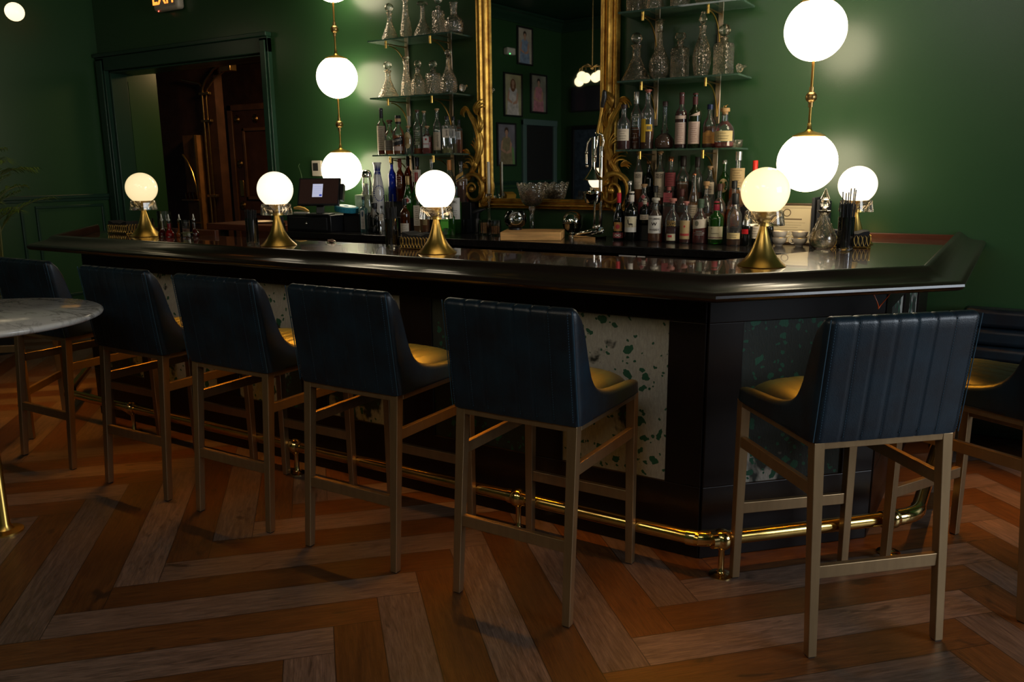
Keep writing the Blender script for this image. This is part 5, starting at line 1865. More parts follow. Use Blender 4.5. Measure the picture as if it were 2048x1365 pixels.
GRP = {'LS': 'bottles on the lower left glass shelf', 'RS': 'bottles on the lower right glass shelf', 'CL': 'bottles on the back counter left of the mirror', 'CR': 'bottles on the back counter right of the mirror'}
BOT=[
('LS', -4.265, 5.04, 1.6245, 0.351, 0.0364, 'wine', 'clear', 'darkred', 0.8, 'black', 'L:cream:0.10:0.62', '', 'tall dark bottle with black capsule and long cream label, leftmost on the lower left shelf'),
('LS', -4.144, 4.99, 1.6245, 0.258, 0.0435, 'flask', 'clear', 'amber', 0.25, 'brownwood', 'L:taupe:0.12:0.42', '', 'round-shouldered bottle with grey-brown label, second from the left on the lower left shelf'),
('LS', -4.052, 4.98, 1.6245, 0.286, 0.0468, 'flask', 'clear', 'amber', 0.8, 'blackband', 'P:black:0.14:0.42', 'PIGGYBACK', 'rounded amber whiskey bottle with a slanted black label, on the lower left shelf'),
('LS', -4.059, 5.12, 1.6245, 0.289, 0.0287, 'whiskey', 'green', 'none', 0, 'paleneck', '', '', 'thin green bottle with pale neck wrap, behind the oval-labelled bottle'),
('LS', -3.958, 4.98, 1.6245, 0.208, 0.0317, 'whiskey', 'clear', 'none', 0, 'cork', 'O:tan:0.2:0.78', '', 'bottle with an oval tan label and cork stopper, on the lower left shelf'),
('LS', -3.908, 5.03, 1.6245, 0.323, 0.0335, 'tall', 'clear', 'orange', 0.15, 'brownwood', 'F:dark:0.2:0.55', '', 'tall clear bottle with brown stopper and orange dregs, on the lower left shelf'),
('LS', -3.929, 5.14, 1.6245, 0.322, 0.0303, 'tall', 'clear', 'darkamber', 0.35, 'cork', '', '', 'clear long-necked bottle with a cork, behind the square red-liquid bottle on the lower left shelf'),
('LS', -3.789, 4.99, 1.6245, 0.202, 0.0405, 'square', 'clear', 'red', 0.82, 'cork', 'R:white:0.22:0.62', '', 'square bottle of red liquid with a white and red label, on the lower left shelf'),
('LS', -3.718, 5.02, 1.6245, 0.324, 0.0311, 'tall', 'clear', 'none', 0, 'cork', 'K:cream:0.08:0.48', '', 'tall clear bottle with black brushwork on a tall cream label, on the lower left shelf'),
('LS', -3.604, 4.985, 1.6245, 0.265, 0.0397, 'sqshort', 'clear', 'pale', 0.15, 'black', 'K:cream:0.42:0.66', '', 'square bottle with wide cream label, leftmost of three alike on the lower left shelf'),
('LS', -3.602, 5.06, 1.6245, 0.265, 0.031, 'sqshort', 'clear', 'olive', 0.3, 'black', 'K:white:0.42:0.66', '', 'square bottle with a white label, middle of the three alike on the lower left shelf'),
('LS', -3.601, 5.13, 1.6245, 0.244, 0.0295, 'sqshort', 'clear', 'amber', 0.85, 'black', 'K:white:0.42:0.66', '', 'square amber bottle with a white label, rightmost on the lower left shelf'),
('CL', -4.214, 5.08, 1.05, 0.553, 0.0311, 'tall', 'blue', 'none', 0, 'black', '', '', 'cobalt blue bottle fading to clear, beside the blue and white ceramic bottle'),
('CL', -4.134, 5.08, 1.05, 0.548, 0.0328, 'tall', 'amberglass', 'orange', 0.5, 'rednk', 'F:dark:0.3:0.6', '', 'brown glass bottle with a red-brown neck, right of the cobalt blue bottle'),
('CL', -4.085, 5.12, 1.05, 0.563, 0.0309, 'tall', 'amberglass', 'orange', 0.6, 'darkneck', '', '', 'dark brown bottle with a black neck, behind the green glass bottle'),
('CL', -3.982, 5.1, 1.05, 0.554, 0.0421, 'flask', 'amberglass', 'darkamber', 0.7, 'black', 'L:cream:0.45:0.72', '', 'dark rounded bottle with a cream shoulder label, left of the third counter lamp globe'),
('CL', -3.824, 5.08, 1.05, 0.537, 0.0301, 'whiskey', 'clear', 'none', 0, 'white', '', '', 'clear bottle with a white cap, behind the third counter lamp'),
('CL', -3.662, 5.08, 1.05, 0.531, 0.0335, 'tall', 'clear', 'pale', 0.5, 'orange', '', '', 'clear bottle with orange and gold neck, right behind the third counter lamp globe'),
('CL', -3.556, 5.08, 1.05, 0.519, 0.0424, 'square', 'clear', 'darkamber', 0.75, 'black', 'S:black:0.55:0.8', '', 'dark square bottle with a slanted gold and black label, left of the gilt mirror frame'),
('CL', -3.547, 5.13, 1.05, 0.399, 0.0261, 'square', 'clear', 'brightred', 0.7, 'white', 'L:cream:0.7:0.95', '', 'bright red bottle with a pale top, beside the foot of the gilt mirror frame'),
('CL', -3.987, 4.99, 1.05, 0.416, 0.0398, 'burg', 'green', 'none', 0, 'foil', 'E:cream:0.35:0.5', '', 'green bottle with a round crest label, left of the third counter lamp'),
('CL', -3.929, 5.02, 1.05, 0.442, 0.0359, 'burg', 'green', 'none', 0, 'redfoil', '', '', 'green bottle with a red neck band, just left of the third counter lamp globe'),
('CL', -3.537, 4.98, 1.05, 0.344, 0.0402, 'wine', 'green', 'none', 0, 'black', 'L:white:0.3:0.75', 'NIC', 'green bottle with a large white label, right of the third counter lamp'),
('CL', -3.812, 4.88, 1.05, 0.272, 0.037, 'square', 'clear', 'tan', 0.9, 'cork', 'L:cream:0.2:0.75', '', 'square tan bottle with a tall pale label, left of the third counter lamp stem'),
('CL', -3.798, 4.95, 1.05, 0.222, 0.0336, 'square', 'clear', 'amber', 0.6, 'cork', 'L:tan:0.25:0.6', '', 'amber square bottle behind the left glass collar of the third counter lamp'),
('CL', -3.871, 4.8, 1.05, 0.253, 0.0368, 'whiskey', 'amberglass', 'none', 0, 'black', 'L:cream:0.02:0.3', '', 'small dark brown bottle with black neck, right of the straws beside the third counter lamp'),
('CL', -3.501, 4.8, 1.05, 0.208, 0.041, 'sqshort', 'green', 'none', 0, 'black', 'G:limegreen:0.25:0.75', '', 'bottle with a lime green label, behind the stem of the third counter lamp'),
('CL', -3.466, 4.83, 1.05, 0.196, 0.0214, 'square', 'green', 'none', 0, 'black', '', '', 'narrow green glass bottle to the right of the lime green label'),
('CL', -4.272, 4.8, 1.05, 0.267, 0.0323, 'square', 'aqua', 'none', 0, 'black', 'B:cream:0.08:0.62', '', 'pale blue square gin bottle with an arched label, left of the black apothecary bottle'),
('CL', -4.146, 4.78, 1.05, 0.221, 0.0451, 'apoth', 'blackglass', 'none', 0, 'black', 'D:taupe:0.25:0.85', 'DRICKS', 'black apothecary bottle with a diamond label, beside the pale blue bottle'),
('CL', -4.059, 4.76, 1.05, 0.201, 0.0242, 'square', 'clear', 'none', 0, 'black', 'L:cream:0.45:0.7', '', 'small clear bottle with a pale label, right of the black apothecary bottle'),
('RS', -2.217, 4.99, 1.6245, 0.281, 0.0429, 'whiskey', 'clear', 'darkred', 0.35, 'blackbrown', 'L:cream:0.2:0.46', '', 'short bottle with cream label and dark liquid, leftmost on the lower right shelf'),
('RS', -2.163, 5.06, 1.6245, 0.361, 0.0351, 'tall', 'clear', 'darkamber', 0.55, 'silver', 'F:dark:0.1:0.6', '', 'tall dark bottle with silver neck, second from the left on the lower right shelf'),
('RS', -2.059, 5.0, 1.6245, 0.365, 0.0406, 'tall', 'clear', 'darkamber', 0.5, 'redcork', 'Y:yellow:0.12:0.52', '', 'tall bottle with a yellow label and a framed picture, on the lower right shelf'),
('RS', -1.952, 5.02, 1.6245, 0.289, 0.0622, 'potstill', 'clear', 'darkamber', 0.9, 'blackbrown', '', '', 'bulbous pot-still shaped bottle with long neck, on the lower right shelf'),
('RS', -1.838, 5.0, 1.6245, 0.335, 0.0382, 'wine', 'clear', 'darkred', 1, 'maroon', 'W:pinkcream:0.08:0.6', '', 'tall dark red bottle with maroon capsule and straight pinkish label, lower right shelf'),
('RS', -1.752, 5.0, 1.6245, 0.327, 0.0394, 'wine', 'olivedark', 'none', 0, 'maroon', 'V:pinkcream:0.08:0.62', '', 'dark bottle with maroon capsule and diagonal neck label, lower right shelf'),
('RS', -1.658, 5.0, 1.6245, 0.256, 0.0407, 'flask', 'clear', 'darkamber', 0.8, 'navy', 'U:orangebrown:0.1:0.4', '', 'bottle with blue neck and orange-brown label, on the lower right shelf'),
('RS', -1.559, 4.98, 1.6245, 0.23, 0.0595, 'round', 'clear', 'red', 0.15, 'horse', 'L:yellowcream:0.16:0.42', '', 'round bottle with cork neck and cream band label, rightmost on the lower right shelf'),
('CR', -2.172, 5.14, 1.05, 0.563, 0.0311, 'tall', 'clear', 'orange', 0.45, 'cork', 'T:cream:0.3:0.62', 'HIGH\nWEST', 'tall bottle with round cork, leftmost in the back row right of the mirror'),
('CR', -2.105, 5.15, 1.05, 0.504, 0.0311, 'tall', 'darkglass', 'none', 0, 'copper', '', '', 'dark bottle with copper cap, between the two cream-labelled cork bottles'),
('CR', -2.023, 5.14, 1.05, 0.563, 0.0355, 'tall', 'clear', 'orange', 0.35, 'cork', 'T:cream:0.15:0.62', 'HIGH\nWEST', 'tall bottle with round cork and longer cream label, in the back row'),
('CR', -1.944, 5.13, 1.05, 0.527, 0.0385, 'whiskey', 'clear', 'darkred', 0.45, 'copper', 'L:rosered:0.4:0.68', '', 'bottle with a slanted rose red shoulder label, in the back row right of the mirror'),
('CR', -1.862, 5.13, 1.05, 0.532, 0.0398, 'whiskey', 'clear', 'darkamber', 0.75, 'darkneck', 'N:none:0.4:0.5', 'LAPHROAIG', 'bottle with white lettering on dark glass, in the back row'),
('CR', -1.772, 5.14, 1.05, 0.525, 0.0347, 'whiskey', 'clear', 'darkamber', 0.4, 'darkneck', '', '', 'clear bottle with dark cap, behind the gold-topped amber bottle'),
('CR', -1.682, 5.12, 1.05, 0.468, 0.0328, 'whiskey', 'clear', 'none', 0, 'cork', 'L:cream:0.3:0.6', '', 'clear bottle with cork and a cream label, under the right bracket strip'),
('CR', -1.595, 5.13, 1.05, 0.504, 0.0326, 'whiskey', 'green', 'none', 0, 'silver', 'O:yellowcream:0.3:0.6', '', 'greenish bottle with silver neck and oval yellow label, right of the bracket strip'),
('CR', -1.501, 5.1, 1.05, 0.553, 0.0503, 'round', 'clear', 'orange', 0.5, 'silver', 'L:tan:0.35:0.7', '', 'large clear bottle wrapped in a tan paper label, left of the fourth counter lamp globe'),
('CR', -1.403, 5.12, 1.05, 0.498, 0.0334, 'tall', 'clear', 'orange', 0.6, 'redcap', '', '', 'bottle with a bright red cap, rising behind the fourth counter lamp globe'),
('CR', -2.197, 5.06, 1.05, 0.378, 0.0327, 'whiskey', 'darkglass', 'none', 0, 'silver', '', '', 'dark bottle with clear cap, behind the two wine bottles'),
('CR', -2.096, 5.06, 1.05, 0.358, 0.0389, 'whiskey', 'clear', 'darkred', 0.6, 'cork', 'I:rosered:0.25:0.55', "L'S", 'dark red bottle with a diamond neck tag and maroon label, in the middle row'),
('CR', -2.016, 5.06, 1.05, 0.346, 0.0386, 'round', 'clear', 'darkamber', 0.6, 'black', '', '', 'round bottle with a black stopper, behind the white-labelled whiskey'),
('CR', -1.928, 5.06, 1.05, 0.34, 0.0415, 'square', 'clear', 'darkred', 0.65, 'rosecap', 'L:rosered:0.6:0.85', '', 'dark red bottle with a rose and gold neck label, middle row'),
('CR', -1.837, 5.05, 1.05, 0.328, 0.0347, 'whiskey', 'clear', 'darkamber', 0.5, 'maroon', '', '', 'bottle with maroon cap, behind the dark bottle with white lettering'),
('CR', -1.758, 5.05, 1.05, 0.424, 0.0359, 'burg', 'clear', 'orange', 0.75, 'copper', 'L:cream:0.15:0.4', '', 'amber pear-shaped bottle with a copper cap, in the middle row'),
('CR', -1.676, 5.04, 1.05, 0.375, 0.0418, 'round', 'clear', 'darkamber', 0.45, 'cork', 'L:cream:0.1:0.22', '', 'clear round-shouldered bottle with cork, middle row under the bracket'),
('CR', -1.59, 5.04, 1.05, 0.36, 0.043, 'round', 'clear', 'amber', 0.5, 'blackband2', '', '', 'round bottle with a brown neck band, behind the green bottle with the maroon cap'),
('CR', -1.501, 5.04, 1.05, 0.378, 0.0426, 'round', 'clear', 'orange', 0.62, 'black', '', '', 'orange liquid bottle with a black stopper, behind the clear black-capped bottle'),
('CR', -2.225, 4.955, 1.05, 0.303, 0.0372, 'burg', 'blackwine', 'none', 0, 'winered', 'Q:orangebrown:0.05:0.5', '', 'slim dark wine bottle with bright red capsule, just right of the mirror'),
('CR', -2.136, 4.95, 1.05, 0.313, 0.0432, 'wine', 'blackwine', 'none', 0, 'whitecap', 'A:parchment:0.18:0.5', '', 'dark wine bottle with a stag picture label and white cap'),
('CR', -2.065, 5.0, 1.05, 0.265, 0.0321, 'wine', 'blackwine', 'none', 0, 'whitecap', 'L:cream:0.2:0.4', '', 'dark wine bottle half hidden behind the stag-label bottle'),
('CR', -1.966, 4.94, 1.05, 0.275, 0.0472, 'flask', 'clear', 'orange', 0.62, 'clearcap', 'C:white:0.2:0.6', 'WYOMING\nWHISKEY', 'whiskey bottle with a large white label over orange liquor, in the front row'),
('CR', -1.854, 4.94, 1.05, 0.273, 0.0451, 'flask', 'clear', 'darkred', 0.55, 'pinkcork', 'J:none:0.05:0.6', 'ELIJAH\nCRAIG', 'rounded bottle with gold lettering and small cream label near its foot, front row'),
('CR', -1.764, 4.93, 1.05, 0.256, 0.037, 'whiskey', 'clear', 'red', 0.4, 'pinkcork', 'M:taupe:0.1:0.55', '', 'clear bottle with a rose emblem label and pinkish cork, in the front row'),
('CR', -1.674, 4.94, 1.05, 0.271, 0.0459, 'flask', 'clear', 'red', 0.72, 'greencap', 'Z:cream:0.35:0.55', '', 'red liquor bottle with a torn-edged animal label, front row left of the green bottle'),
('CR', -1.574, 4.94, 1.05, 0.258, 0.0454, 'wine', 'green', 'none', 0, 'maroonred', 'H:parchment:0.12:0.42', '', 'dark green bottle with a maroon capsule and wide cream label, in the front row'),
('CR', -1.45, 4.9, 1.05, 0.307, 0.043, 'whiskey', 'clear', 'orange', 0.12, 'blackcaps', 'L:yellowcream:0.13:0.25', '', 'nearly empty bottle with black capsule and low cream band, left of the fourth lamp'),
('CR', -1.381, 4.92, 1.05, 0.211, 0.0356, 'whiskey', 'blackwine', 'none', 0, 'black', 'X:black:0.1:0.5', '', 'black bottle with a red label, behind the stem of the fourth counter lamp'),
('CR', -1.337, 4.95, 1.05, 0.216, 0.0296, 'wine', 'blackwine', 'none', 0, 'black', 'L:cream:0.2:0.6', '', 'dark bottle with a cream label, partly behind the fourth counter lamp'),
('CR', -1.258, 4.97, 1.05, 0.182, 0.0236, 'whiskey', 'blackwine', 'none', 0, 'black', '', '', 'small black bottle right of the fourth counter lamp stem'),
]
DEC=[
(-4.163, 5.06, 2.456, 0.272, 0.0725, 'ship', 'crystal ship decanter with ball stopper, leftmost on the top left shelf'),
(-4.009, 5.06, 2.456, 0.318, 0.0458, 'cone', 'tall cut-crystal decanter, second from the left on the top left shelf'),
(-3.851, 5.06, 2.456, 0.249, 0.0725, 'shipflat', 'wide-based crystal decanter with a flat disc stopper, on the top left shelf'),
(-3.711, 5.06, 2.456, 0.272, 0.0465, 'sq', 'tall square crystal decanter, on the top left shelf'),
(-3.574, 5.06, 2.456, 0.214, 0.0726, 'carafe', 'round open-necked crystal carafe with no stopper, rightmost on the top left shelf'),
(-4.199, 5.06, 2.046, 0.273, 0.0851, 'ship', 'crystal ship decanter with ball stopper, leftmost on the middle left shelf'),
(-4.023, 5.06, 2.046, 0.293, 0.0466, 'cone', 'slim cut-crystal decanter with a mushroom stopper, second on the middle left shelf'),
(-3.911, 5.06, 2.046, 0.26, 0.0554, 'shoulder', 'shouldered crystal decanter with diamond cuts, third on the middle left shelf'),
(-3.771, 5.06, 2.046, 0.249, 0.0566, 'sq', 'square ribbed crystal decanter with ball stopper, on the middle left shelf'),
(-3.632, 5.06, 2.046, 0.315, 0.0648, 'pear', 'pear-shaped crystal decanter with a small ball stopper, rightmost on the middle left shelf'),
(-2.17, 5.06, 2.046, 0.298, 0.0991, 'ship', 'wide crystal ship decanter with a round stopper, leftmost on the middle right shelf'),
(-2.015, 5.06, 2.046, 0.364, 0.0664, 'bulb', 'bulb-bodied fluted crystal decanter with mushroom stopper, on the middle right shelf'),
(-1.882, 5.06, 2.046, 0.27, 0.0596, 'sqflat', 'square crystal decanter with a flat faceted stopper, middle of the middle right shelf'),
(-1.743, 5.06, 2.046, 0.383, 0.0585, 'tallcut', 'tallest cut-crystal decanter with a pointed stopper, on the middle right shelf'),
(-1.608, 5.06, 2.046, 0.297, 0.0624, 'sq', 'square glass decanter with ball stopper, rightmost on the middle right shelf'),
(-2.178, 5.06, 2.456, 0.256, 0.062, 'sq', 'square crystal decanter, leftmost on the top right shelf'),
(-2.053, 5.06, 2.456, 0.241, 0.0551, 'cone', 'round crystal decanter, second on the top right shelf'),
(-1.89, 5.06, 2.456, 0.249, 0.0617, 'shoulder', 'round-bottomed crystal decanter, third on the top right shelf'),
(-1.739, 5.06, 2.456, 0.257, 0.0593, 'bulb', 'crystal decanter, fourth on the top right shelf'),
(-1.581, 5.06, 2.456, 0.21, 0.073, 'pear', 'wide round crystal decanter, rightmost on the top right shelf'),
]

def riser_z(g, y):
    if g in ('CL', 'CR'):
        if y > 5.075:
            return 0.22
        if y > 4.985:
            return 0.10
    return 0.0
for (g, x, y, z, H, R, kind, glass, liq, level, cap, lab, txt, desc) in BOT:
    dz = riser_z(g, y)
    bottle(x, y, z+dz+0.0003, H-dz, R, kind, glass, liq, level, cap, lab, txt, desc, GRP[g])

# blue and white ceramic bottle
def spec_bottle():
    t = thing('ceramic_bottle', 'white ceramic bottle painted with blue leaf rings, at the left end of the counter bottles', 'bottle', (-4.275, 4.98, CZ))
    H = 0.52
    pr = [(0, 0), (0.040, 0), (0.050, 0.02), (0.053, 0.06), (0.050, 0.11), (0.042, 0.165), (0.044, 0.20), (0.050, 0.25), (0.048, 0.30), (0.038, 0.37), (0.024, 0.44), (0.021, 0.47), (0.030, 0.505), (0.034, 0.515), (0.033, 0.520), (0, 0.520)]
    MB().lathe(pr, 40).build('body', pm('glazed_white_ceramic', (0.66, 0.62, 0.58), rough=0.1, coat=0.5), t, smooth=60)
    cob = pm('cobalt_paint', (0.015, 0.025, 0.20), rough=0.2)
    def rat(z):
        for (a, b) in zip(pr, pr[1:]):
            if a[1] <= z <= b[1] and b[1] > a[1]:
                return lerp(a[0], b[0], (z-a[1])/(b[1]-a[1]))
        return 0.04
    m_ = MB()
    for (az, cz_, rr) in ((-0.9, 0.285, 0.050), (-0.7, 0.075, 0.030), (0.9, 0.285, 0.050), (-2.3, 0.285, 0.05)):
        for k in range(22):
            a = 2*pi*k/22
            z = cz_+rr*sin(a)*1.15
            r = rat(z)+0.0006
            th = az-pi/2+rr*cos(a)*0.9/r*0.9
            pz = []
            for q in range(6):
                b = 2*pi*q/6
                zz = z+0.0062*sin(b)
                tt = th+0.004*cos(b)/r
                pz.append(m_.vert((r*cos(tt), r*sin(tt), zz)))
            m_.face(pz)
    m_.build('painted_leaves', cob, t, smooth=0, recalc=False)
    m_ = MB()
    n = 10
    for k in range(n):
        th0, th1, tm = 2*pi*k/n, 2*pi*(k+1)/n, 2*pi*(k+.5)/n
        P = lambda th, z: m_.vert(((rat(z)+0.0007)*cos(th), (rat(z)+0.0007)*sin(th), z))
        m_.face((P(th0, 0.455), P(th1, 0.455), P(tm, 0.503)))
        m_.face((P(th0, 0.425), P(th1, 0.425), P(th1, 0.455), P(th0, 0.455)))
    m_.build('painted_collar', cob, t, smooth=0, recalc=False)
spec_bottle()
def dome_bottle():
    t = thing('waisted_glass_bottle', 'tall waisted clear bottle with a silver dome stopper, beside the lowest left pendant globe', 'bottle', (-4.36, 4.95, CZ))
    pr = [(0, 0), (0.040, 0), (0.046, 0.02), (0.044, 0.07), (0.040, 0.10), (0.046, 0.15), (0.050, 0.19), (0.040, 0.25), (0.034, 0.30), (0.036, 0.36), (0.030, 0.40), (0.030, 0.425), (0, 0.425)]
    MB().lathe(pr, 36).build('glass_body', glass_mat('clear'), t, smooth=50)
    MB().lathe([(0.030, 0.405), (0.040, 0.408), (0.042, 0.425), (0.038, 0.445), (0.024, 0.462), (0, 0.468)], 32).build('dome_stopper', M_CHROME, t)
dome_bottle()

# ================================================================== DECANTERS
def flute(n, amp):
    return lambda th, z: 1.0-amp*abs(sin(n*th/2))
def decanter(x, y, z, H, R, kind, desc):
    t = thing('crystal_decanter', desc, 'decanter', (x, y, z+0.0004), random.uniform(-0.3, 0.3), 'crystal decanters on the glass shelves')
    P = {
     'ship': ([(0, 0), (.96, 0), (1, .02), (.93, .07), (.60, .27), (.34, .45), (.26, .52), (.24, .68), (.34, .73), (.36, .745)], 'ball'),
     'shipflat': ([(0, 0), (.96, 0), (1, .03), (.95, .10), (.62, .30), (.34, .46), (.24, .56), (.22, .83), (.30, .87)], 'disc'),
     'cone': ([(0, 0), (.92, 0), (1, .02), (1, .14), (.82, .34), (.62, .50), (.44, .64), (.38, .80), (.52, .87), (.54, .88)], 'mush'),
     'shoulder': ([(0, 0), (.95, 0), (1, .02), (1, .34), (.90, .44), (.50, .58), (.34, .63), (.32, .74), (.44, .77)], 'ball'),
     'sq': ([(0, 0), (.96, 0), (1, .015), (1, .56), (.92, .62), (.40, .66), (.34, .69), (.44, .735)], 'ball'),
     'sqflat': ([(0, 0), (.96, 0), (1, .015), (1, .58), (.92, .66), (.36, .72), (.32, .78), (.42, .815)], 'disc'),
     'pear': ([(0, 0), (.72, 0), (.86, .04), (1, .16), (.98, .26), (.80, .40), (.48, .52), (.30, .62), (.24, .80), (.36, .825)], 'ball'),
     'bulb': ([(0, 0), (.60, 0), (.62, .03), (.90, .10), (1, .22), (.94, .33), (.55, .47), (.28, .58), (.22, .78), (.36, .79), (.22, .805), (.24, .92), (.38, .94)], 'mush'),
     'tallcut': ([(0, 0), (.66, 0), (.72, .02), (.85, .10), (1, .27), (.92, .40), (.60, .54), (.38, .62), (.32, .72), (.46, .775)], 'point'),
     'carafe': ([(0, 0), (.70, 0), (.90, .06), (1, .26), (.93, .42), (.62, .55), (.36, .62), (.34, .80), (.42, .99), (.43, 1.0)], None),
    }[kind]
    pr = [(r*R, q*H) for r, q in P[0]]
    top = pr[-1][1]
    wall = 0.0045
    inn = []
    for (r, q) in reversed(pr[2:]):
        if r-wall > 0.003:
            inn.append((r-wall, max(q, 0.010)))
    full = pr + inn + [(0, 0.012)]
    sqm = kind in ('sq', 'sqflat')
    ribs = {'ship': (24, .05), 'shipflat': (18, .05), 'cone': (16, .07), 'shoulder': (20, .05), 'sq': (0, 0), 'sqflat': (0, 0), 'pear': (16, .04), 'bulb': (18, .07), 'tallcut': (14, .08), 'carafe': (12, .05)}[kind]
    def mod(th, zz):
        v = 1.0
        if sqm:
            k_ = max(0.0, min(1.0, (0.64-zz/H)/0.05))
            ct, st_ = abs(cos(th)), abs(sin(th))
            v = lerp(1.0, 0.80/((ct**7+st_**7)**(1/7)), k_)
            v *= 1-0.025*abs(sin(14*th))*k_
        if ribs[0]:
            tw = 0.0
            v *= 1-ribs[1]*abs(sin(ribs[0]*th/2+tw))*(1 if zz < top*0.62 else 0.3)
        return v
    dense = []
    for a, b in zip(full, full[1:]):
        nseg = max(1, int(abs(b[1]-a[1])/(H*0.10)))
        for q in range(nseg):
            dense.append((lerp(a[0], b[0], q/nseg), lerp(a[1], b[1], q/nseg)))
    dense.append(full[-1])
    MB().lathe(dense, 72, mod=mod).build('glass_body', M_CRYSTAL, t, smooth=30, recalc=False)
    rn = pr[-1][0]*0.62
    rest = H-top
    sm = MB()
    if P[1] == 'ball':
        rb = min(rest/2*0.92, R*0.62)
        sm.lathe([(0, top-0.02), (rn*0.8, top-0.02), (rn, top+0.002), (rn*0.7, top+rest*0.08)], 20)
        prof = [(max(rb*cos(-pi/2+pi*k/10), 0.0 if k in (0, 10) else 1e-4), rb*sin(-pi/2+pi*k/10)) for k in range(11)]
        sm.lathe(prof, 14, (0, 0, H-rb))
    elif P[1] == 'disc':
        rb = R*0.58
        sm.lathe([(0, top-0.02), (rn*0.8, top-0.02), (rn, top+0.002), (rn*0.8, top+rest*0.2), (rb*0.9, top+rest*0.3), (rb, top+rest*0.6), (rb*0.85, H-0.002), (0, H)], 16)
    elif P[1] == 'mush':
        rb = rn*1.9
        sm.lathe([(0, top-0.02), (rn*0.8, top-0.02), (rn, top+0.002), (rn*0.9, top+rest*0.3), (rb, top+rest*0.55), (rb*0.9, H-0.004), (rn*0.6, H), (0, H)], 16)
    elif P[1] == 'point':
        rb = R*0.42
        sm.lathe([(0, top-0.02), (rn*0.8, top-0.02), (rn, top+0.002), (rn*0.6, top+rest*0.12), (rb, top+rest*0.38), (rb*0.8, top+rest*0.65), (rb*0.5, top+rest*0.8), (rb*0.55, top+rest*0.9), (0, H)], 12)
    if P[1]:
        sm.build('stopper', M_CLEAR, t, smooth=25)
for (x, y, z, H, R, kind, desc) in DEC:
    decanter(x, y, z, H, R, kind, desc)
for k, (x, z, lab) in enumerate(((-3.505, 2.046, 'loose crystal stopper lying at the right end of the middle left shelf'), (-1.517, 2.046, 'loose crystal stopper lying at the right end of the middle right shelf'), (-1.492, 1.6245, 'small faceted glass dish at the right end of the lower right shelf'))):
    if k < 2:
        m_ = MB()
        m_.lathe([(0, 0), (0.022, 0.006), (0.030, 0.02), (0.022, 0.034), (0.010, 0.040), (0.009, 0.06), (0, 0.06)], 12, ax=Matrix.Rotation(RAD(75), 3, 'Y'))
        o = m_.build('glass_stopper', M_CRYSTAL, None, smooth=25, loc=(x, 5.02, z+0.030))
        tag(o, lab, 'stopper')
    else:
        m_ = MB()
        m_.lathe([(0, 0), (0.026, 0), (0.033, 0.008), (0.036, 0.045), (0.032, 0.045), (0.029, 0.012), (0, 0.010)], 20, mod=flute(12, 0.07))
        o = m_.build('glass_dish', M_CRYSTAL, None, smooth=25, loc=(x+0.0, 5.02, z+0.0005), recalc=False)
        tag(o, lab, 'dish')

# ================================================================== THINGS ON THE BACK COUNTER
def tumbler(R, H, wall=0.003, ribs=0, taper=1.0):
    pr = [(0, 0), (R*taper*0.93, 0), (R*taper, 0.004), (R, H), (R-wall, H), ((R*taper)-wall, 0.012), (0, 0.010)]
    dense = []
    for a, b in zip(pr, pr[1:]):
        n = 4 if abs(b[1]-a[1]) > 0.03 else 1
        for q in range(n):
            dense.append((lerp(a[0], b[0], q/n), lerp(a[1], b[1], q/n)))
    dense.append(pr[-1])
    return MB().lathe(dense, 48, mod=flute(ribs*2, 0.05) if ribs else None)
# cash drawer + payment screen
t = thing('cash_drawer', 'black cash drawer with a round knob under the payment screen', 'cash drawer', (-4.72, 4.86, CZ), 0.0)
MB().box(-0.235, 0.235, -0.20, 0.19, 0.0, 0.125).build('body', M_BLACK, t, bevel=0.005)
MB().box(-0.205, 0.205, -0.212, -0.20, 0.012, 0.108).build('drawer_front', M_BLACKM, t, bevel=0.005)
MB().ball((0.0, -0.222, 0.06), 0.011, 14, 8).build('knob', M_CHROME, t)
t = thing('payment_screen', 'tilted black touch screen on a stand above the cash drawer', 'touch screen', (-4.615, 4.69, CZ+0.1255), 0.45)
MT = Matrix.Translation((0, 0, 0.175)) @ Matrix.Rotation(RAD(-22), 4, 'X')
MB().box(-0.165, 0.165, -0.012, 0.014, -0.110, 0.110, MT).build('case', M_BLACK, t, bevel=0.006)
MB().box(-0.152, 0.152, -0.0135, -0.012, -0.098, 0.098, MT).build('screen', pm('brown_black_screen', (0.022, 0.010, 0.008), rough=0.05, emis=(0.20, 0.10, 0.07), es=0.05), t, smooth=0)
MB().box(-0.050, 0.030, -0.0145, -0.0137, -0.045, 0.060, MT).build('lit_window', emit('screen_blue_white', (0.40, 0.42, 0.62), 0.75), t, smooth=0)
m_ = MB()
for q in range(4):
    m_.box(-0.042, 0.022, -0.0152, -0.0147, 0.038-q*0.017, 0.0388-q*0.017, MT)
m_.box(0.006, 0.026, -0.0152, -0.0147, -0.038, -0.024, MT)
m_.build('screen_print', pm('blue_button', (0.03, 0.06, 0.45), rough=0.4, emis=(0.05, 0.08, 0.6), es=0.4), t, smooth=0)
MB().box(0.167, 0.195, -0.02, 0.03, -0.07, 0.06, MT).build('card_reader', M_BLACK, t, bevel=0.004)
m_ = MB()
m_.box(-0.09, 0.09, -0.08, 0.08, 0.0, 0.012)
m_.bar((0, 0.0, 0.01), (0, 0.03, 0.17), 0.06, 0.03)
m_.build('stand', M_BLACK, t, bevel=0.003)
o = MB().tube([(-0.14, 0.02, 0.28), (-0.15, 0.03, 0.33), (-0.165, 0.03, 0.37), (-0.155, 0.03, 0.39)], 0.003, 6).build('cable', pm('green_wire', (0.05, 0.12, 0.02)), t)
t = thing('stapler', 'yellow and white stapler lying on the cash drawer', 'stapler', (-4.82, 4.700, CZ+0.1255), 0.15)
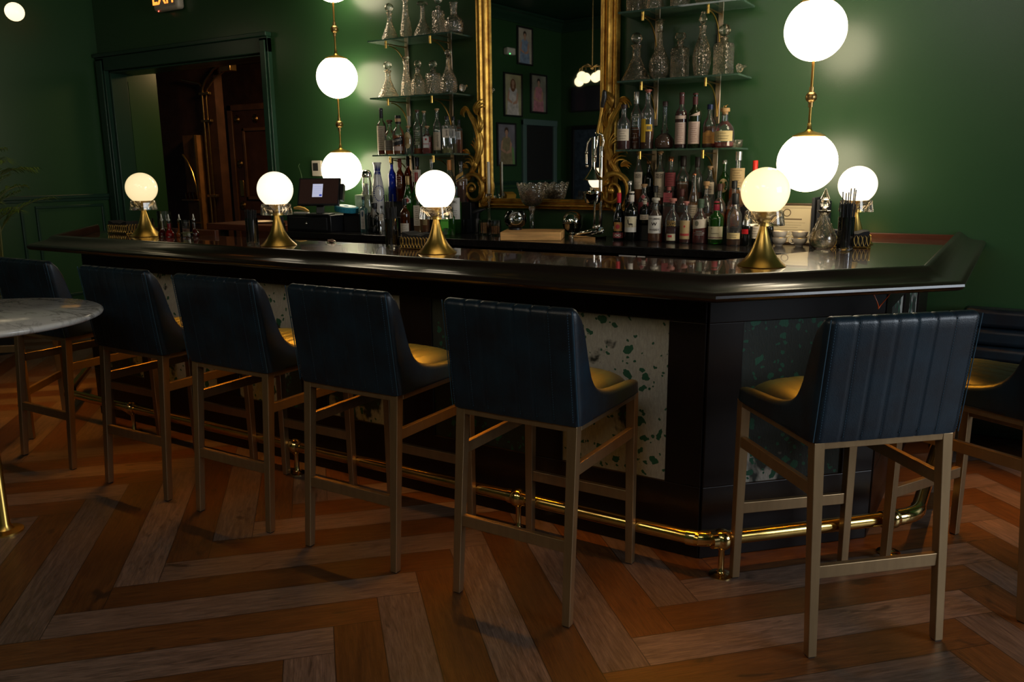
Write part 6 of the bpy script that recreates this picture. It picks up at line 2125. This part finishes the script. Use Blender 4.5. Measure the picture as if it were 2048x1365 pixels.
MB().bar((-0.075, 0, 0.012), (0.06, 0, 0.012), 0.032, 0.014).build('base', M_WHITE, t, bevel=0.005)
MB().tube([(-0.075, 0, 0.048), (-0.03, 0, 0.052), (0.02, 0, 0.042), (0.06, 0, 0.022)], [0.010, 0.014, 0.014, 0.010], 10).build('arm', pm('yellow_plastic', (0.70, 0.42, 0.10), rough=0.35), t)
t = thing('tape_reel', 'round turquoise sponge reel with a pale top, resting on the cash drawer', 'sponge', (-4.43, 4.78, CZ+0.138), 0.0)
AXR = Matrix.Rotation(RAD(8), 3, 'Y')
MB().lathe([(0.088, 0.0), (0.092, 0.006), (0.092, 0.036), (0.088, 0.040), (0.02, 0.041), (0.02, 0.0)], 40, (0, 0, 0.012), closed=True, ax=AXR).build('sponge_rim', pm('turquoise_sponge', (0.02, 0.22, 0.30), rough=0.95, vary=0.3, vscale=90, bump=0.6, bscale=90), t)
MB().lathe([(0.021, 0.0), (0.080, 0.0), (0.080, 0.002), (0.021, 0.002)], 40, (0.006*0, 0, 0.054), closed=True, ax=AXR).build('top_disc', pm('pale_blue_disc', (0.42, 0.60, 0.66), rough=0.6), t)
t = thing('black_box', 'plain black box between the cash drawer and the blue gin bottle', 'box', (-4.385, 4.86, CZ), 0.0)
MB().box(-0.085, 0.075, -0.07, 0.17, 0.0, 0.135).build('body', M_BLACKM, t, bevel=0.003)
MB().box(-0.087, 0.077, -0.072, 0.172, 0.120, 0.137).build('lid', M_BLACK, t, bevel=0.003)
t = thing('tissue_box', 'pale green patterned tissue box with a white tissue, on the black box', 'tissue box', (-4.40, 4.965, CZ+0.138), 0.35)
MB().box(-0.06, 0.06, -0.06, 0.06, 0.0, 0.135).build('carton', pm('pale_green_carton', (0.42, 0.48, 0.30), rough=0.6, vary=0.35, vscale=22), t, bevel=0.002)
m_ = MB()
rows = []
for j in range(9):
    v = j/8
    rows.append([((i/6-0.5)*0.07*(1-0.75*v)+0.02*v+0.006*sin(i*2.2), 0.012*sin(i*1.7+v*2), 0.133+0.085*v+0.006*sin(i*1.3)) for i in range(7)])
m_.sheet(rows, (0.001, 0.002, 0))
m_.build('tissue', pm('white_tissue', (0.75, 0.72, 0.66), rough=0.9), t, smooth=70)
# cups and glasses left of the register
for k, (x, y, h) in enumerate(((-5.035+0.10, 4.72, 0.13), (-4.955+0.10-0.12, 4.66, 0.10))):
    if k == 1:
        continue
o = tumbler(0.040, 0.11, ribs=10).build('glass_tumbler', M_TUMBLER, None, smooth=35, loc=(-4.96+0.04, 4.63, CZ+0.0005), recalc=False) if False else None

# candlestick (single; its twin is the reflection)
t = thing('glass_candlestick', 'tall clear glass candlestick holding a cream taper candle before the mirror', 'candlestick', (-3.326, 5.10, CZ))
MB().lathe([(0, 0), (0.040, 0), (0.042, 0.006), (0.018, 0.018), (0.009, 0.04), (0.007, 0.10), (0.011, 0.125), (0.007, 0.15), (0.008, 0.22), (0.014, 0.235), (0.010, 0.25), (0.022, 0.262), (0.024, 0.285), (0.014, 0.287), (0.012, 0.268), (0, 0.266)], 20, mod=flute(16, 0.06)).build('stem', M_CLEAR, t, smooth=30, recalc=False)
ca = MB().tube([(0, 0, 0.0), (0, 0, 0.245)], 0.0112, 20).build('taper_candle', M_CREAM, None, loc=(-3.326, 5.10, CZ+0.268))
tag(ca, 'cream taper candle standing in the glass candlestick', 'candle')
# two ribbed glasses of cinnamon / picks
for k, (x, y, h, c, lab) in enumerate(((-3.262, 4.94, 0.070, (0.48, 0.26, 0.13), 'ribbed glass filled with pale brown picks, left of the candlestick foot'), (-3.165, 4.93, 0.050, (0.40, 0.20, 0.10), 'ribbed glass half filled with brown picks, beside the cutting board'))):
    t = thing('ribbed_glass', lab, 'glass', (x, y, CZ+0.0003))
    tumbler(0.042, 0.105, ribs=16).build('glass_body', M_TUMBLER, t, smooth=30, recalc=False)
    MB().lathe([(0, 0.013), (0.036, 0.013), (0.037, 0.013+h), (0, 0.013+h+0.004)], 24).build('contents', pm('picks_%d' % k, c, rough=0.8, vary=0.5, vscale=160, bump=0.8, bscale=200), t)
# kitchen torches
def torch(x, y, h, mat, headmat, label, rz):
    t = thing('kitchen_torch', label, 'torch', (x, y, CZ), rz)
    MB().lathe([(0, 0), (0.034, 0), (0.034, 0.006), (0.020, 0.012), (0.020, 0.085*h), (0.017, 0.09*h), (0, 0.09*h)], 24).build('body', mat, t)
    m_ = MB()
    m_.tube([(0, 0, 0.088*h), (0, 0, 0.105*h), (0.004, 0, 0.125*h)], [0.012, 0.013, 0.016], 14)
    m_.tube([(-0.030, 0, 0.118*h), (-0.010, 0, 0.126*h), (0.020, 0, 0.135*h), (0.045, 0, 0.140*h), (0.062, 0, 0.145*h)], [0.012, 0.018, 0.016, 0.008, 0.007], 14)
    m_.build('head', headmat, t)
torch(-3.085, 5.02, 1.12, M_BLACKM, M_STEEL, 'small black kitchen torch with a steel head, behind the cutting board', 0.1)
torch(-3.355, 4.985, 1.25, M_BLACK, M_BLACK, 'all-black kitchen torch at the foot of the gilt mirror frame', 0.3)
# cutting board
t = thing('cutting_board', 'thick butcher-block cutting board on the back counter', 'cutting board', (-2.78, 4.80, CZ), 0.40)
MB().box(-0.20, 0.20, -0.15, 0.15, 0.0, 0.055).build('board', M_BOARD, t, bevel=0.004)
# round bowl glass on black foot
t = thing('glass_bowl', 'round clear glass bowl on a black foot, behind the cutting board', 'bowl', (-2.930, 4.82, CZ+0.0555))
MB().lathe([(0, 0.008), (0.03, 0.010), (0.062, 0.028), (0.078, 0.060), (0.076, 0.090), (0.062, 0.122), (0.060, 0.124), (0.059, 0.122), (0.073, 0.090), (0.075, 0.060), (0.060, 0.030), (0.03, 0.013), (0, 0.012)], 40).build('glass_body', M_TUMBLER, t, smooth=60, recalc=False)
MB().lathe([(0, 0), (0.045, 0), (0.045, 0.012), (0.032, 0.016), (0, 0.016)], 30).build('foot', M_BLACK, t)
# pressed glass compote with wrapped sweets
t = thing('pedestal_compote', 'pressed-glass pedestal bowl with a scalloped rim, before the mirror', 'bowl', (-2.912, 5.015, CZ))
def scal(th, z):
    f = max(0.0, (z-0.30)/0.08)
    return 1+0.06*abs(sin(5*th))*min(1, f)+0.012*sin(30*th)
def lathe_scallop():
    m_ = MB()
    prof = [(0.022, 0.205), (0.050, 0.212), (0.072, 0.235), (0.084, 0.270), (0.094, 0.310), (0.104, 0.350), (0.100, 0.350), (0.090, 0.310), (0.080, 0.272), (0.068, 0.240), (0.046, 0.218), (0.0, 0.214)]
    m_.lathe([(0, 0.205)]+prof, 80, mod=scal)
    m_.v = [(v[0], v[1], v[2]+(0.018*abs(sin(5*atan2(v[1], v[0])))**1.5 if v[2] > 0.345 else 0)) for v in m_.v]
    return m_
lathe_scallop().build('bowl', M_CRYSTAL, t, smooth=35, recalc=False)
MB().lathe([(0, 0), (0.058, 0), (0.060, 0.008), (0.040, 0.020), (0.022, 0.05), (0.016, 0.10), (0.017, 0.16), (0.026, 0.185), (0.024, 0.2045), (0, 0.2045)], 24, mod=lambda th, z: 1-0.08*abs(sin(4*th))).build('stem', M_CLEAR, t, smooth=25)
sw = MB()
rn_ = random.Random(5)
swm = pm('brown_wrapper', (0.34, 0.17, 0.10), rough=0.5, vary=0.5, vscale=40)
sweet0 = None
for k in range(26):
    r, a = 0.055*sqrt(rn_.random()), rn_.uniform(0, 2*pi)
    z = 0.235+0.075*rn_.random()
    rr = 0.055+0.35*(z-0.235)
    x, y = rr/0.055*r*cos(a)*0.85, rr/0.055*r*sin(a)*0.85
    if sweet0 is None:
        m_ = MB()
        m_.box(-0.014, 0.014, -0.009, 0.009, -0.006, 0.006)
        m_.taper((-0.019, 0, -0.004, 0.005, 0.008), (-0.019, 0, 0.004, 0.004, 0.008))
        m_.taper((0.019, 0, -0.004, 0.005, 0.008), (0.019, 0, 0.004, 0.004, 0.008))
        sweet0 = m_.build('wrapped_sweet', swm, None, smooth=0)
        tag(sweet0, 'brown wrapped sweet in the scalloped pedestal bowl', 'sweet', 'wrapped sweets in the pedestal bowl')
        o = sweet0
    else:
        o = sweet0.copy()
        COL.objects.link(o)
    o.location = (-2.912+x, 5.015+y, CZ+z)
    o.rotation_euler = (rn_.uniform(-1, 1), rn_.uniform(-1, 1), rn_.uniform(0, 6))
# chrome ball shaker
t = thing('chrome_ball_canister', 'round chrome canister with a flat rim line, behind the cutting board', 'canister', (-2.620, 5.065, CZ))
MB().lathe([(0, 0), (0.035, 0), (0.034, 0.012), (0.022, 0.022), (0.045, 0.035), (0.064, 0.062), (0.072, 0.088), (0.074, 0.090), (0.074, 0.094), (0.070, 0.096), (0.071, 0.112), (0.062, 0.140), (0.044, 0.160), (0.020, 0.171), (0, 0.173)], 40).build('body', M_CHROME, t, smooth=40)
# lever juicer
def juicer():
    t = thing('lever_juicer', 'tall chrome lever citrus press with a dark handle, in front of the mirror', 'juicer', (-2.385, 4.95, CZ), -0.35)
    m_ = MB()
    m_.box(-0.165, 0.045, -0.05, 0.05, 0.0, 0.018)
    m_.tube([(-0.15, -0.035, 0.02), (-0.08, -0.04, 0.035), (0.0, -0.035, 0.050), (0.03, -0.02, 0.06)], [0.014, 0.018, 0.022, 0.02], 12)
    m_.tube([(-0.15, 0.035, 0.02), (-0.08, 0.04, 0.035), (0.0, 0.035, 0.050), (0.03, 0.02, 0.06)], [0.014, 0.018, 0.022, 0.02], 12)
    for k in range(9):
        m_.ball((0.02+0.03*cos(k*0.7), 0.03*sin(k*0.7), 0.055+0.004*k), 0.012, 8, 6)
    m_.build('base', M_CHROME, t, smooth=50)
    MB().tube([(0.012, 0.028, 0.05), (0.012, 0.028, 0.60)], 0.011, 16).build('column', M_CHROME, t)
    MB().tube([(0.012, -0.028, 0.05), (0.012, -0.028, 0.30)], 0.007, 12).build('column', M_CHROME, t)
    m_ = MB()
    m_.lathe([(0.0, 0.228), (0.030, 0.228), (0.052, 0.238), (0.062, 0.262), (0.064, 0.300), (0.070, 0.304), (0.070, 0.312), (0.060, 0.312), (0.056, 0.27), (0.03, 0.25), (0, 0.25)], 36, (-0.03, 0, 0))
    m_.build('strainer_bowl', M_CHROME, t, smooth=40, recalc=False)
    MB().lathe([(0, 0.252), (0.042, 0.252), (0.034, 0.285), (0.018, 0.315), (0, 0.325)], 24, (-0.03, 0, 0), mod=flute(16, 0.12)).build('reamer', M_CHROME, t)
    MB().lathe([(0.066, 0.385), (0.068, 0.389), (0.045, 0.418), (0.022, 0.450), (0.014, 0.47), (0.010, 0.47), (0.020, 0.445), (0.042, 0.412), (0.062, 0.385)], 36, (-0.03, 0, 0), closed=True).build('press_cone', M_CHROME, t)
    m_ = MB()
    m_.tube([(-0.03, 0, 0.46), (-0.03, 0, 0.66)], 0.013, 16)
    for s_ in (-1, 1):
        m_.tube([(-0.065, s_*0.03, 0.49), (-0.068, s_*0.03, 0.56), (-0.055, s_*0.03, 0.62), (-0.035, s_*0.02, 0.655)], 0.007, 10)
        m_.tube([(0.012, s_*0.03, 0.50), (0.018, s_*0.03, 0.58), (0.030, s_*0.03, 0.63), (0.026, s_*0.02, 0.67), (0.0, s_*0.01, 0.685)], 0.008, 10)
        m_.ball((-0.066, s_*0.03, 0.56), 0.011, 10, 8)
        m_.ball((0.014, s_*0.03, 0.535), 0.012, 10, 8)
        m_.ball((-0.060, s_*0.03, 0.475), 0.010, 10, 8)
    m_.build('linkage', M_CHROME, t, smooth=50)
    MB().tube([(0.0, 0, 0.675), (0.022, 0, 0.76), (0.045, 0, 0.845)], [0.010, 0.008, 0.009], 12).build('lever', M_BRASS, t)
    MB().tube([(0.043, 0, 0.84), (0.050, 0, 0.87), (0.062, 0, 0.905), (0.062, 0, 0.935), (0.055, 0, 0.945)], [0.012, 0.016, 0.017, 0.014, 0.006], 14).build('handle', M_BLACK, t)
juicer()
# framed certificate and menu binders at the right end of the counter
t = thing('framed_certificate', 'framed printed certificate leaning on the wall behind the teacups', 'certificate', (-1.205, 5.13, CZ), 0.0)
MT = Matrix.Rotation(RAD(-7), 4, 'X')
m_ = MB()
Wc, Hc = 0.155, 0.245
m_.box(-Wc-0.012, Wc+0.012, -0.012, 0.006, 0.0, 0.012, MT).box(-Wc-0.012, Wc+0.012, -0.012, 0.006, Hc-0.012, Hc, MT).box(-Wc-0.012, -Wc, -0.012, 0.006, 0.012, Hc-0.012, MT).box(Wc, Wc+0.012, -0.012, 0.006, 0.012, Hc-0.012, MT)
m_.build('frame', pm('dark_bronze_frame', (0.08, 0.045, 0.02), rough=0.35), t, bevel=0.003)
MB().box(-Wc, Wc, -0.004, 0.004, 0.012, Hc-0.012, MT).build('paper', pm('certificate_paper', (0.66, 0.54, 0.33), rough=0.6), t, smooth=0)
m_ = MB()
for (a, b, c, d_) in ((-Wc+0.015, Wc-0.015, Hc-0.03, Hc-0.028), (-Wc+0.015, -Wc+0.017, 0.03, Hc-0.028), (Wc-0.017, Wc-0.015, 0.03, Hc-0.028)):
    m_.box(a, b, -0.0048, -0.004, c, d_, MT)
for k in range(18):
    a = 2*pi*k/18
    a2 = 2*pi*(k+1)/18
    for r0, r1 in ((0.018, 0.024),):
        ids = [m_.vert(MT @ Vector((r*cos(q), -0.0048, Hc-0.058+r*sin(q)))) for r, q in ((r0, a), (r1, a), (r1, a2), (r0, a2))]
        m_.face(ids)
m_.box(-0.09, 0.09, -0.0048, -0.004, Hc-0.100, Hc-0.092, MT)
for q in range(6):
    m_.box(-0.11, 0.11-0.02*(q % 3), -0.0048, -0.004, Hc-0.118-q*0.014, Hc-0.1165-q*0.014, MT)
m_.build('print', pm('sepia_print', (0.16, 0.11, 0.06), rough=0.7), t, smooth=0, recalc=False)
for k in range(3):
    o = MB().box(0, 0.016, 0, 0.20, 0, 0.285-0.012*k).build('menu_binder', M_BLACKM, None, bevel=0.003, loc=(-1.020+0.024*k, 4.93+0.02*k, CZ), rz=0.0)
    tag(o, ['black binder standing right of the certificate, leftmost and tallest', 'black binder, middle of the three standing by the certificate', 'black binder, rightmost and lowest of the three by the certificate'][k], 'binder', 'black binders by the certificate')
# teacups, two stacks of two
def teacup():
    t = thing('teacup', '', 'teacup', (0, 0, 0), 0, 'porcelain teacups at the right end of the back counter')
    MB().lathe([(0, 0), (0.020, 0), (0.022, 0.004), (0.020, 0.007), (0.032, 0.014), (0.042, 0.030), (0.046, 0.050), (0.0445, 0.050), (0.040, 0.031), (0.030, 0.017), (0, 0.012)], 36).build('bowl', M_PORC, t, smooth=60, recalc=False)
    MB().tube([(0.042, 0, 0.042), (0.056, 0, 0.048), (0.066, 0, 0.040), (0.064, 0, 0.026), (0.050, 0, 0.018), (0.036, 0, 0.018)], 0.0028, 8).build('handle', M_PORC, t)
    MB().tube([(0.0452*cos(2*pi*k/36), 0.0452*sin(2*pi*k/36), 0.0502) for k in range(36)], 0.0008, 6, closed=True).build('gold_rim', M_BRASS, t)
    return t
tc = teacup()
for k, (x, y, z, rz, lab) in enumerate(((-1.205, 4.99, 0, 1.2, 'white teacup, lower of the left stack by the certificate'), (-1.205, 4.99, 0.036, 0.5, 'white teacup, upper of the left stack by the certificate'), (-1.090, 5.00, 0, -2.4, 'white teacup, lower of the right stack by the certificate'), (-1.090, 5.00, 0.036, 0.7, 'white teacup, upper of the right stack by the certificate'))):
    o = tc if k == 0 else copy_tree(tc)
    o.location = (x, y, CZ+z)
    o.rotation_euler = (0, 0, rz)
    o['label'] = lab

# ================================================================== THINGS ON THE BAR
def napkin_basket(x, y, rz, L, W, label, nlabel):
    t = thing('wire_napkin_basket', label, 'basket', (x, y, BZ), rz, 'gold wire napkin baskets on the bar')
    Hh = 0.060
    m_ = MB()
    def loops(p0, p1):
        p0, p1 = Vector(p0), Vector(p1)
        Ls = (p1-p0).length
        n = max(3, int(round(Ls/0.021)))
        d = (p1-p0)/Ls
        pts = []
        N = n*14
        for k in range(N+1):
            a = 2*pi*n*k/N
            s_ = Ls*k/N + 0.013*sin(a)
            s_ = min(max(s_, 0), Ls)
            pts.append(p0 + d*s_ + Vector((0, 0, 0.004+Hh/2-Hh/2*cos(a))))
        m_.tube(pts, 0.0012, 5)
    c = [(-L/2, -W/2, 0), (L/2, -W/2, 0), (L/2, W/2, 0), (-L/2, W/2, 0)]
    for k in range(4):
        loops(c[k], c[(k+1) % 4])
    m_.build('wire_loops', M_BRASS, t)
    m_ = MB()
    m_.tube([Vector(p)+Vector((0, 0, 0.004)) for p in c], 0.0018, 6, closed=True)
    for q in range(5):
        xx = lerp(-L/2, L/2, (q+0.5)/5)
        m_.tube([(xx, -W/2, 0.004), (xx, W/2, 0.004)], 0.0012, 5)
    for p in c:
        m_.ball((p[0], p[1], 0.0028), 0.0028, 8, 6)
    m_.build('base_wire', M_BRASS, t)
    m2 = MB()
    rows = []
    for j in range(9):
        rows.append([(lerp(-L/2+0.008, L/2-0.008, i/12), lerp(-W/2+0.008, W/2-0.008, j/8), 0.088-0.016*(1-(2*i/12-1)**2)*(0.5+0.5*(1-j/8))+0.003*sin(i*1.4)) for i in range(13)])
    ids = m2.grid(rows)
    loop = ids[0]+[r[-1] for r in ids[1:]]+list(reversed(ids[-1]))[1:]+[r[0] for r in reversed(ids)][1:-1]
    low = [m2.vert((m2.v[i][0], m2.v[i][1], 0.0075)) for i in loop]
    for k in range(len(loop)):
        k2 = (k+1) % len(loop)
        m2.face((loop[k], loop[k2], low[k2], low[k]))
    m2.face(low)
    o = m2.build('napkin_stack', pm('black_paper_napkin', (0.012, 0.011, 0.011), rough=0.8), None, smooth=40, loc=(x, y, BZ), rz=rz)
    tag(o, nlabel, 'napkins', 'black paper napkins in the wire baskets', 'stuff')
napkin_basket(-5.27, 3.46, 0.05, 0.20, 0.11, 'gold wire basket of black napkins at the far left end of the bar', 'black napkins in the basket at the far left end')
napkin_basket(-2.715, 3.50, 0.05, 0.20, 0.12, 'gold wire basket heaped with black napkins beside the third lamp from the left', 'black napkins heaped in the basket beside the third lamp')
napkin_basket(-0.735, 4.545, 0.26, 0.18, 0.12, 'gold wire basket of black napkins at the right end of the bar behind the straws', 'black napkins in the basket at the right end')

straw_m = pm('black_straw', (0.009, 0.009, 0.010), rough=0.4)
straw0 = [None]
def straw_glass(x, y, R, H, n, hs, tall, label, slabel, grp, seed):
    t = thing('straw_glass', label, 'glass', (x, y, BZ+0.0003), 0, 'tall glasses of black straws on the bar')
    tumbler(R, H, ribs=8).build('glass_body', M_TUMBLER, t, smooth=30, recalc=False)
    MB().lathe([(0, 0.0), (R*0.9, 0.0), (R*0.93, 0.004), (R*0.9, 0.014), (0, 0.012)], 32, mod=flute(24, 0.08)).build('thick_base', M_CLEAR, t, smooth=30)
    rn = random.Random(seed)
    ri = R-0.007
    for k in range(n):
        a = 2.399963*k
        r = ri*sqrt((k+0.5)/n)
        bx, by = r*cos(a)*0.80, r*sin(a)*0.80
        tx, ty = r*cos(a)*1.12+rn.uniform(-.002, .002), r*sin(a)*1.12+rn.uniform(-.002, .002)
        Ln = hs + rn.uniform(-0.004, 0.004)
        if k in tall:
            Ln += 0.045+rn.uniform(0, 0.03)
        if straw0[0] is None:
            prf = [(0.0026, 0.0), (0.0026, 1.0), (0.0019, 1.0), (0.0019, 0.0)]
            o = MB().lathe(prf, 10, closed=True).build('drinking_straw', straw_m, None, smooth=40)
            straw0[0] = o
        else:
            o = straw0[0].copy()
            COL.objects.link(o)
        d = Vector((tx-bx, ty-by, hs)).normalized()
        o.location = (x+bx, y+by, BZ+0.016)
        o.rotation_euler = d.to_track_quat('Z', 'Y').to_euler()
        o.scale = (1, 1, Ln)
        tag(o, slabel, 'straw', grp)
straw_glass(-3.770, 3.275, 0.036, 0.150, 22, 0.180, (), 'ribbed tall glass of black straws left of the second lamp', 'thin black straw in the glass left of the second lamp', 'straws in the glass left of the second lamp', 1)
straw_glass(-3.700, 3.42, 0.034, 0.115, 16, 0.135, (), 'shorter glass of black straws behind the second lamp base', 'thin black straw in the shorter glass behind the second lamp', 'straws in the glass behind the second lamp', 2)
straw_glass(-2.900, 3.475, 0.036, 0.155, 24, 0.200, (3, 9, 15, 20), 'tall glass of black straws left of the third lamp', 'thin black straw in the glass left of the third lamp', 'straws in the glass left of the third lamp', 3)
straw_glass(-0.728, 4.345, 0.040, 0.165, 30, 0.215, (2, 7, 11, 16, 22, 26), 'tall glass packed with black straws at the right end of the bar', 'thin black straw in the glass at the right end', 'straws in the glass at the right end of the bar', 4)

# bitters bottles and glasses at the left end
for k, (x, y, liq, lab) in enumerate(((-4.765, 3.40, 'dark', 'dropper bottle with nearly clear neck beside the leftmost lamp'), (-4.700, 3.405, 'red', 'dropper bottle of bright red bitters, second from the leftmost lamp'), (-4.625, 3.43, 'amber', 'dropper bottle of amber bitters, third from the leftmost lamp'), (-4.575, 3.50, 'dark', 'dropper bottle of dark bitters behind the faceted glass'))):
    t = thing('bitters_bottle', lab, 'bottle', (x, y, BZ+0.0003), 0, 'bitters bottles at the left end of the bar')
    MB().lathe([(0, 0), (0.026, 0), (0.029, 0.006), (0.028, 0.024), (0.016, 0.040), (0.0125, 0.048), (0.0125, 0.100), (0.015, 0.101), (0.015, 0.106), (0, 0.106)], 28).build('glass_body', M_TUMBLER, t)
    cmat = liq_mat({'red': 'brightred', 'amber': 'amber', 'dark': 'darkred'}[liq])
    MB().lathe([(0, 0.003), (0.025, 0.004), (0.026, 0.023), (0.0145, 0.038), (0.0108, 0.048), (0.0108, 0.085 if liq != 'dark' else 0.050), (0, 0.085 if liq != 'dark' else 0.050)], 24).build('liquid', cmat, t)
    MB().lathe([(0, 0.104), (0.010, 0.104), (0.010, 0.112), (0.006, 0.116), (0.0035, 0.140), (0.002, 0.146), (0, 0.146)], 14).build('dasher_top', M_STEEL, t)
t = thing('faceted_glass', 'faceted rocks glass with a little liquid right of the bitters bottles', 'glass', (-4.545, 3.415, BZ+0.0003))
tumbler(0.041, 0.112, ribs=12).build('glass_body', M_TUMBLER, t, smooth=30, recalc=False)
MB().lathe([(0, 0.012), (0.036, 0.012), (0.037, 0.035), (0, 0.035)], 24).build('liquid', liq_mat('pale'), t)
t = thing('ribbed_tumbler', 'ribbed tumbler behind the leftmost lamp base', 'glass', (-5.045, 3.50, BZ+0.0003))
tumbler(0.036, 0.105, ribs=10).build('glass_body', M_TUMBLER, t, smooth=30, recalc=False)
t = thing('glass_cylinder', 'plain clear cylinder vase behind the leftmost lamp', 'glass', (-4.93, 3.54, BZ+0.0003))
tumbler(0.045, 0.155).build('glass_body', M_TUMBLER, t, smooth=30, recalc=False)
# hobnail decanter at the right end
def hobnail():
    t = thing('hobnail_decanter', 'cone-shaped bubble glass decanter with a flame stopper, left of the right-end straws', 'decanter', (-0.838, 4.36, BZ+0.0003))
    pr = [(0, 0), (0.040, 0), (0.058, 0.018), (0.066, 0.045), (0.062, 0.070), (0.046, 0.105), (0.030, 0.140), (0.020, 0.165), (0.018, 0.172), (0.032, 0.190), (0.033, 0.193), (0.029, 0.193), (0.014, 0.175), (0.014, 0.165), (0.042, 0.105), (0.058, 0.070), (0.062, 0.045), (0.054, 0.021), (0.036, 0.006), (0, 0.006)]
    MB().lathe(pr, 44).build('glass_body', M_CLEAR, t, smooth=60, recalc=False)
    m_ = MB()
    for j, (z, r) in enumerate(((0.05, 0.0655), (0.075, 0.0600), (0.10, 0.0490), (0.125, 0.0375), (0.15, 0.0265))):
        n = [12, 12, 10, 8, 6][j]
        for k in range(n):
            a = 2*pi*(k+0.5*(j % 2))/n
            m_.ball((r*cos(a), r*sin(a), z), 0.0042, 8, 6)
    m_.build('hobnails', M_CLEAR, t)
    MB().lathe([(0, 0.168), (0.0125, 0.168), (0.013, 0.196), (0.008, 0.204), (0.020, 0.214), (0.024, 0.228), (0.016, 0.246), (0.022, 0.252), (0.012, 0.275), (0.003, 0.300), (0, 0.301)], 14).build('flame_stopper', M_CLEAR, t, smooth=30)
hobnail()
# crumpled foil on the bar
m_ = MB()
rk = random.Random(9)
prof = [(max(0.018*cos(-pi/2+pi*k/7), 0.0 if k in (0, 7) else 1e-3), 0.010+0.010*sin(-pi/2+pi*k/7)) for k in range(8)]
m_.lathe(prof, 14)
m_.v = [(v[0]*rk.uniform(0.8, 1.25)*1.5, v[1]*rk.uniform(0.8, 1.25), v[2]*rk.uniform(0.8, 1.2)) for v in m_.v]
mn = min(v[2] for v in m_.v)
m_.v = [(v[0], v[1], v[2]-mn) for v in m_.v]
o = m_.build('crumpled_wrapper', pm('copper_foil', (0.45, 0.27, 0.20), rough=0.3, metal=0.8), None, smooth=0, loc=(-3.42, 3.55, BZ))
tag(o, 'small crumpled foil wrapper on the bar between the second lamp and the cash drawer', 'wrapper')
# side shelf and tray seen past the left end of the bar
t = thing('service_ledge', 'red-brown wooden ledge behind the bar in front of the doorway', 'ledge', (-5.55, 4.70, 0))
MB().box(-0.30, 0.52, -0.10, 0.45, 1.035, 1.085).build('board', M_STRIPWOOD, t, bevel=0.004)
m_ = MB()
for x_ in (-0.26, 0.44):
    m_.box(x_, x_+0.05, 0.0, 0.05, 0.0, 1.035)
m_.build('support', M_CABINET, t)
o = MB().lathe([(0, 0), (0.13, 0), (0.15, 0.012), (0.147, 0.012), (0.128, 0.003), (0, 0.003)], 40).build('round_tray', M_STEEL, None, loc=(-5.42, 4.86, 1.0855), recalc=False)
tag(o, 'thin round steel tray on the red-brown ledge before the doorway', 'tray')
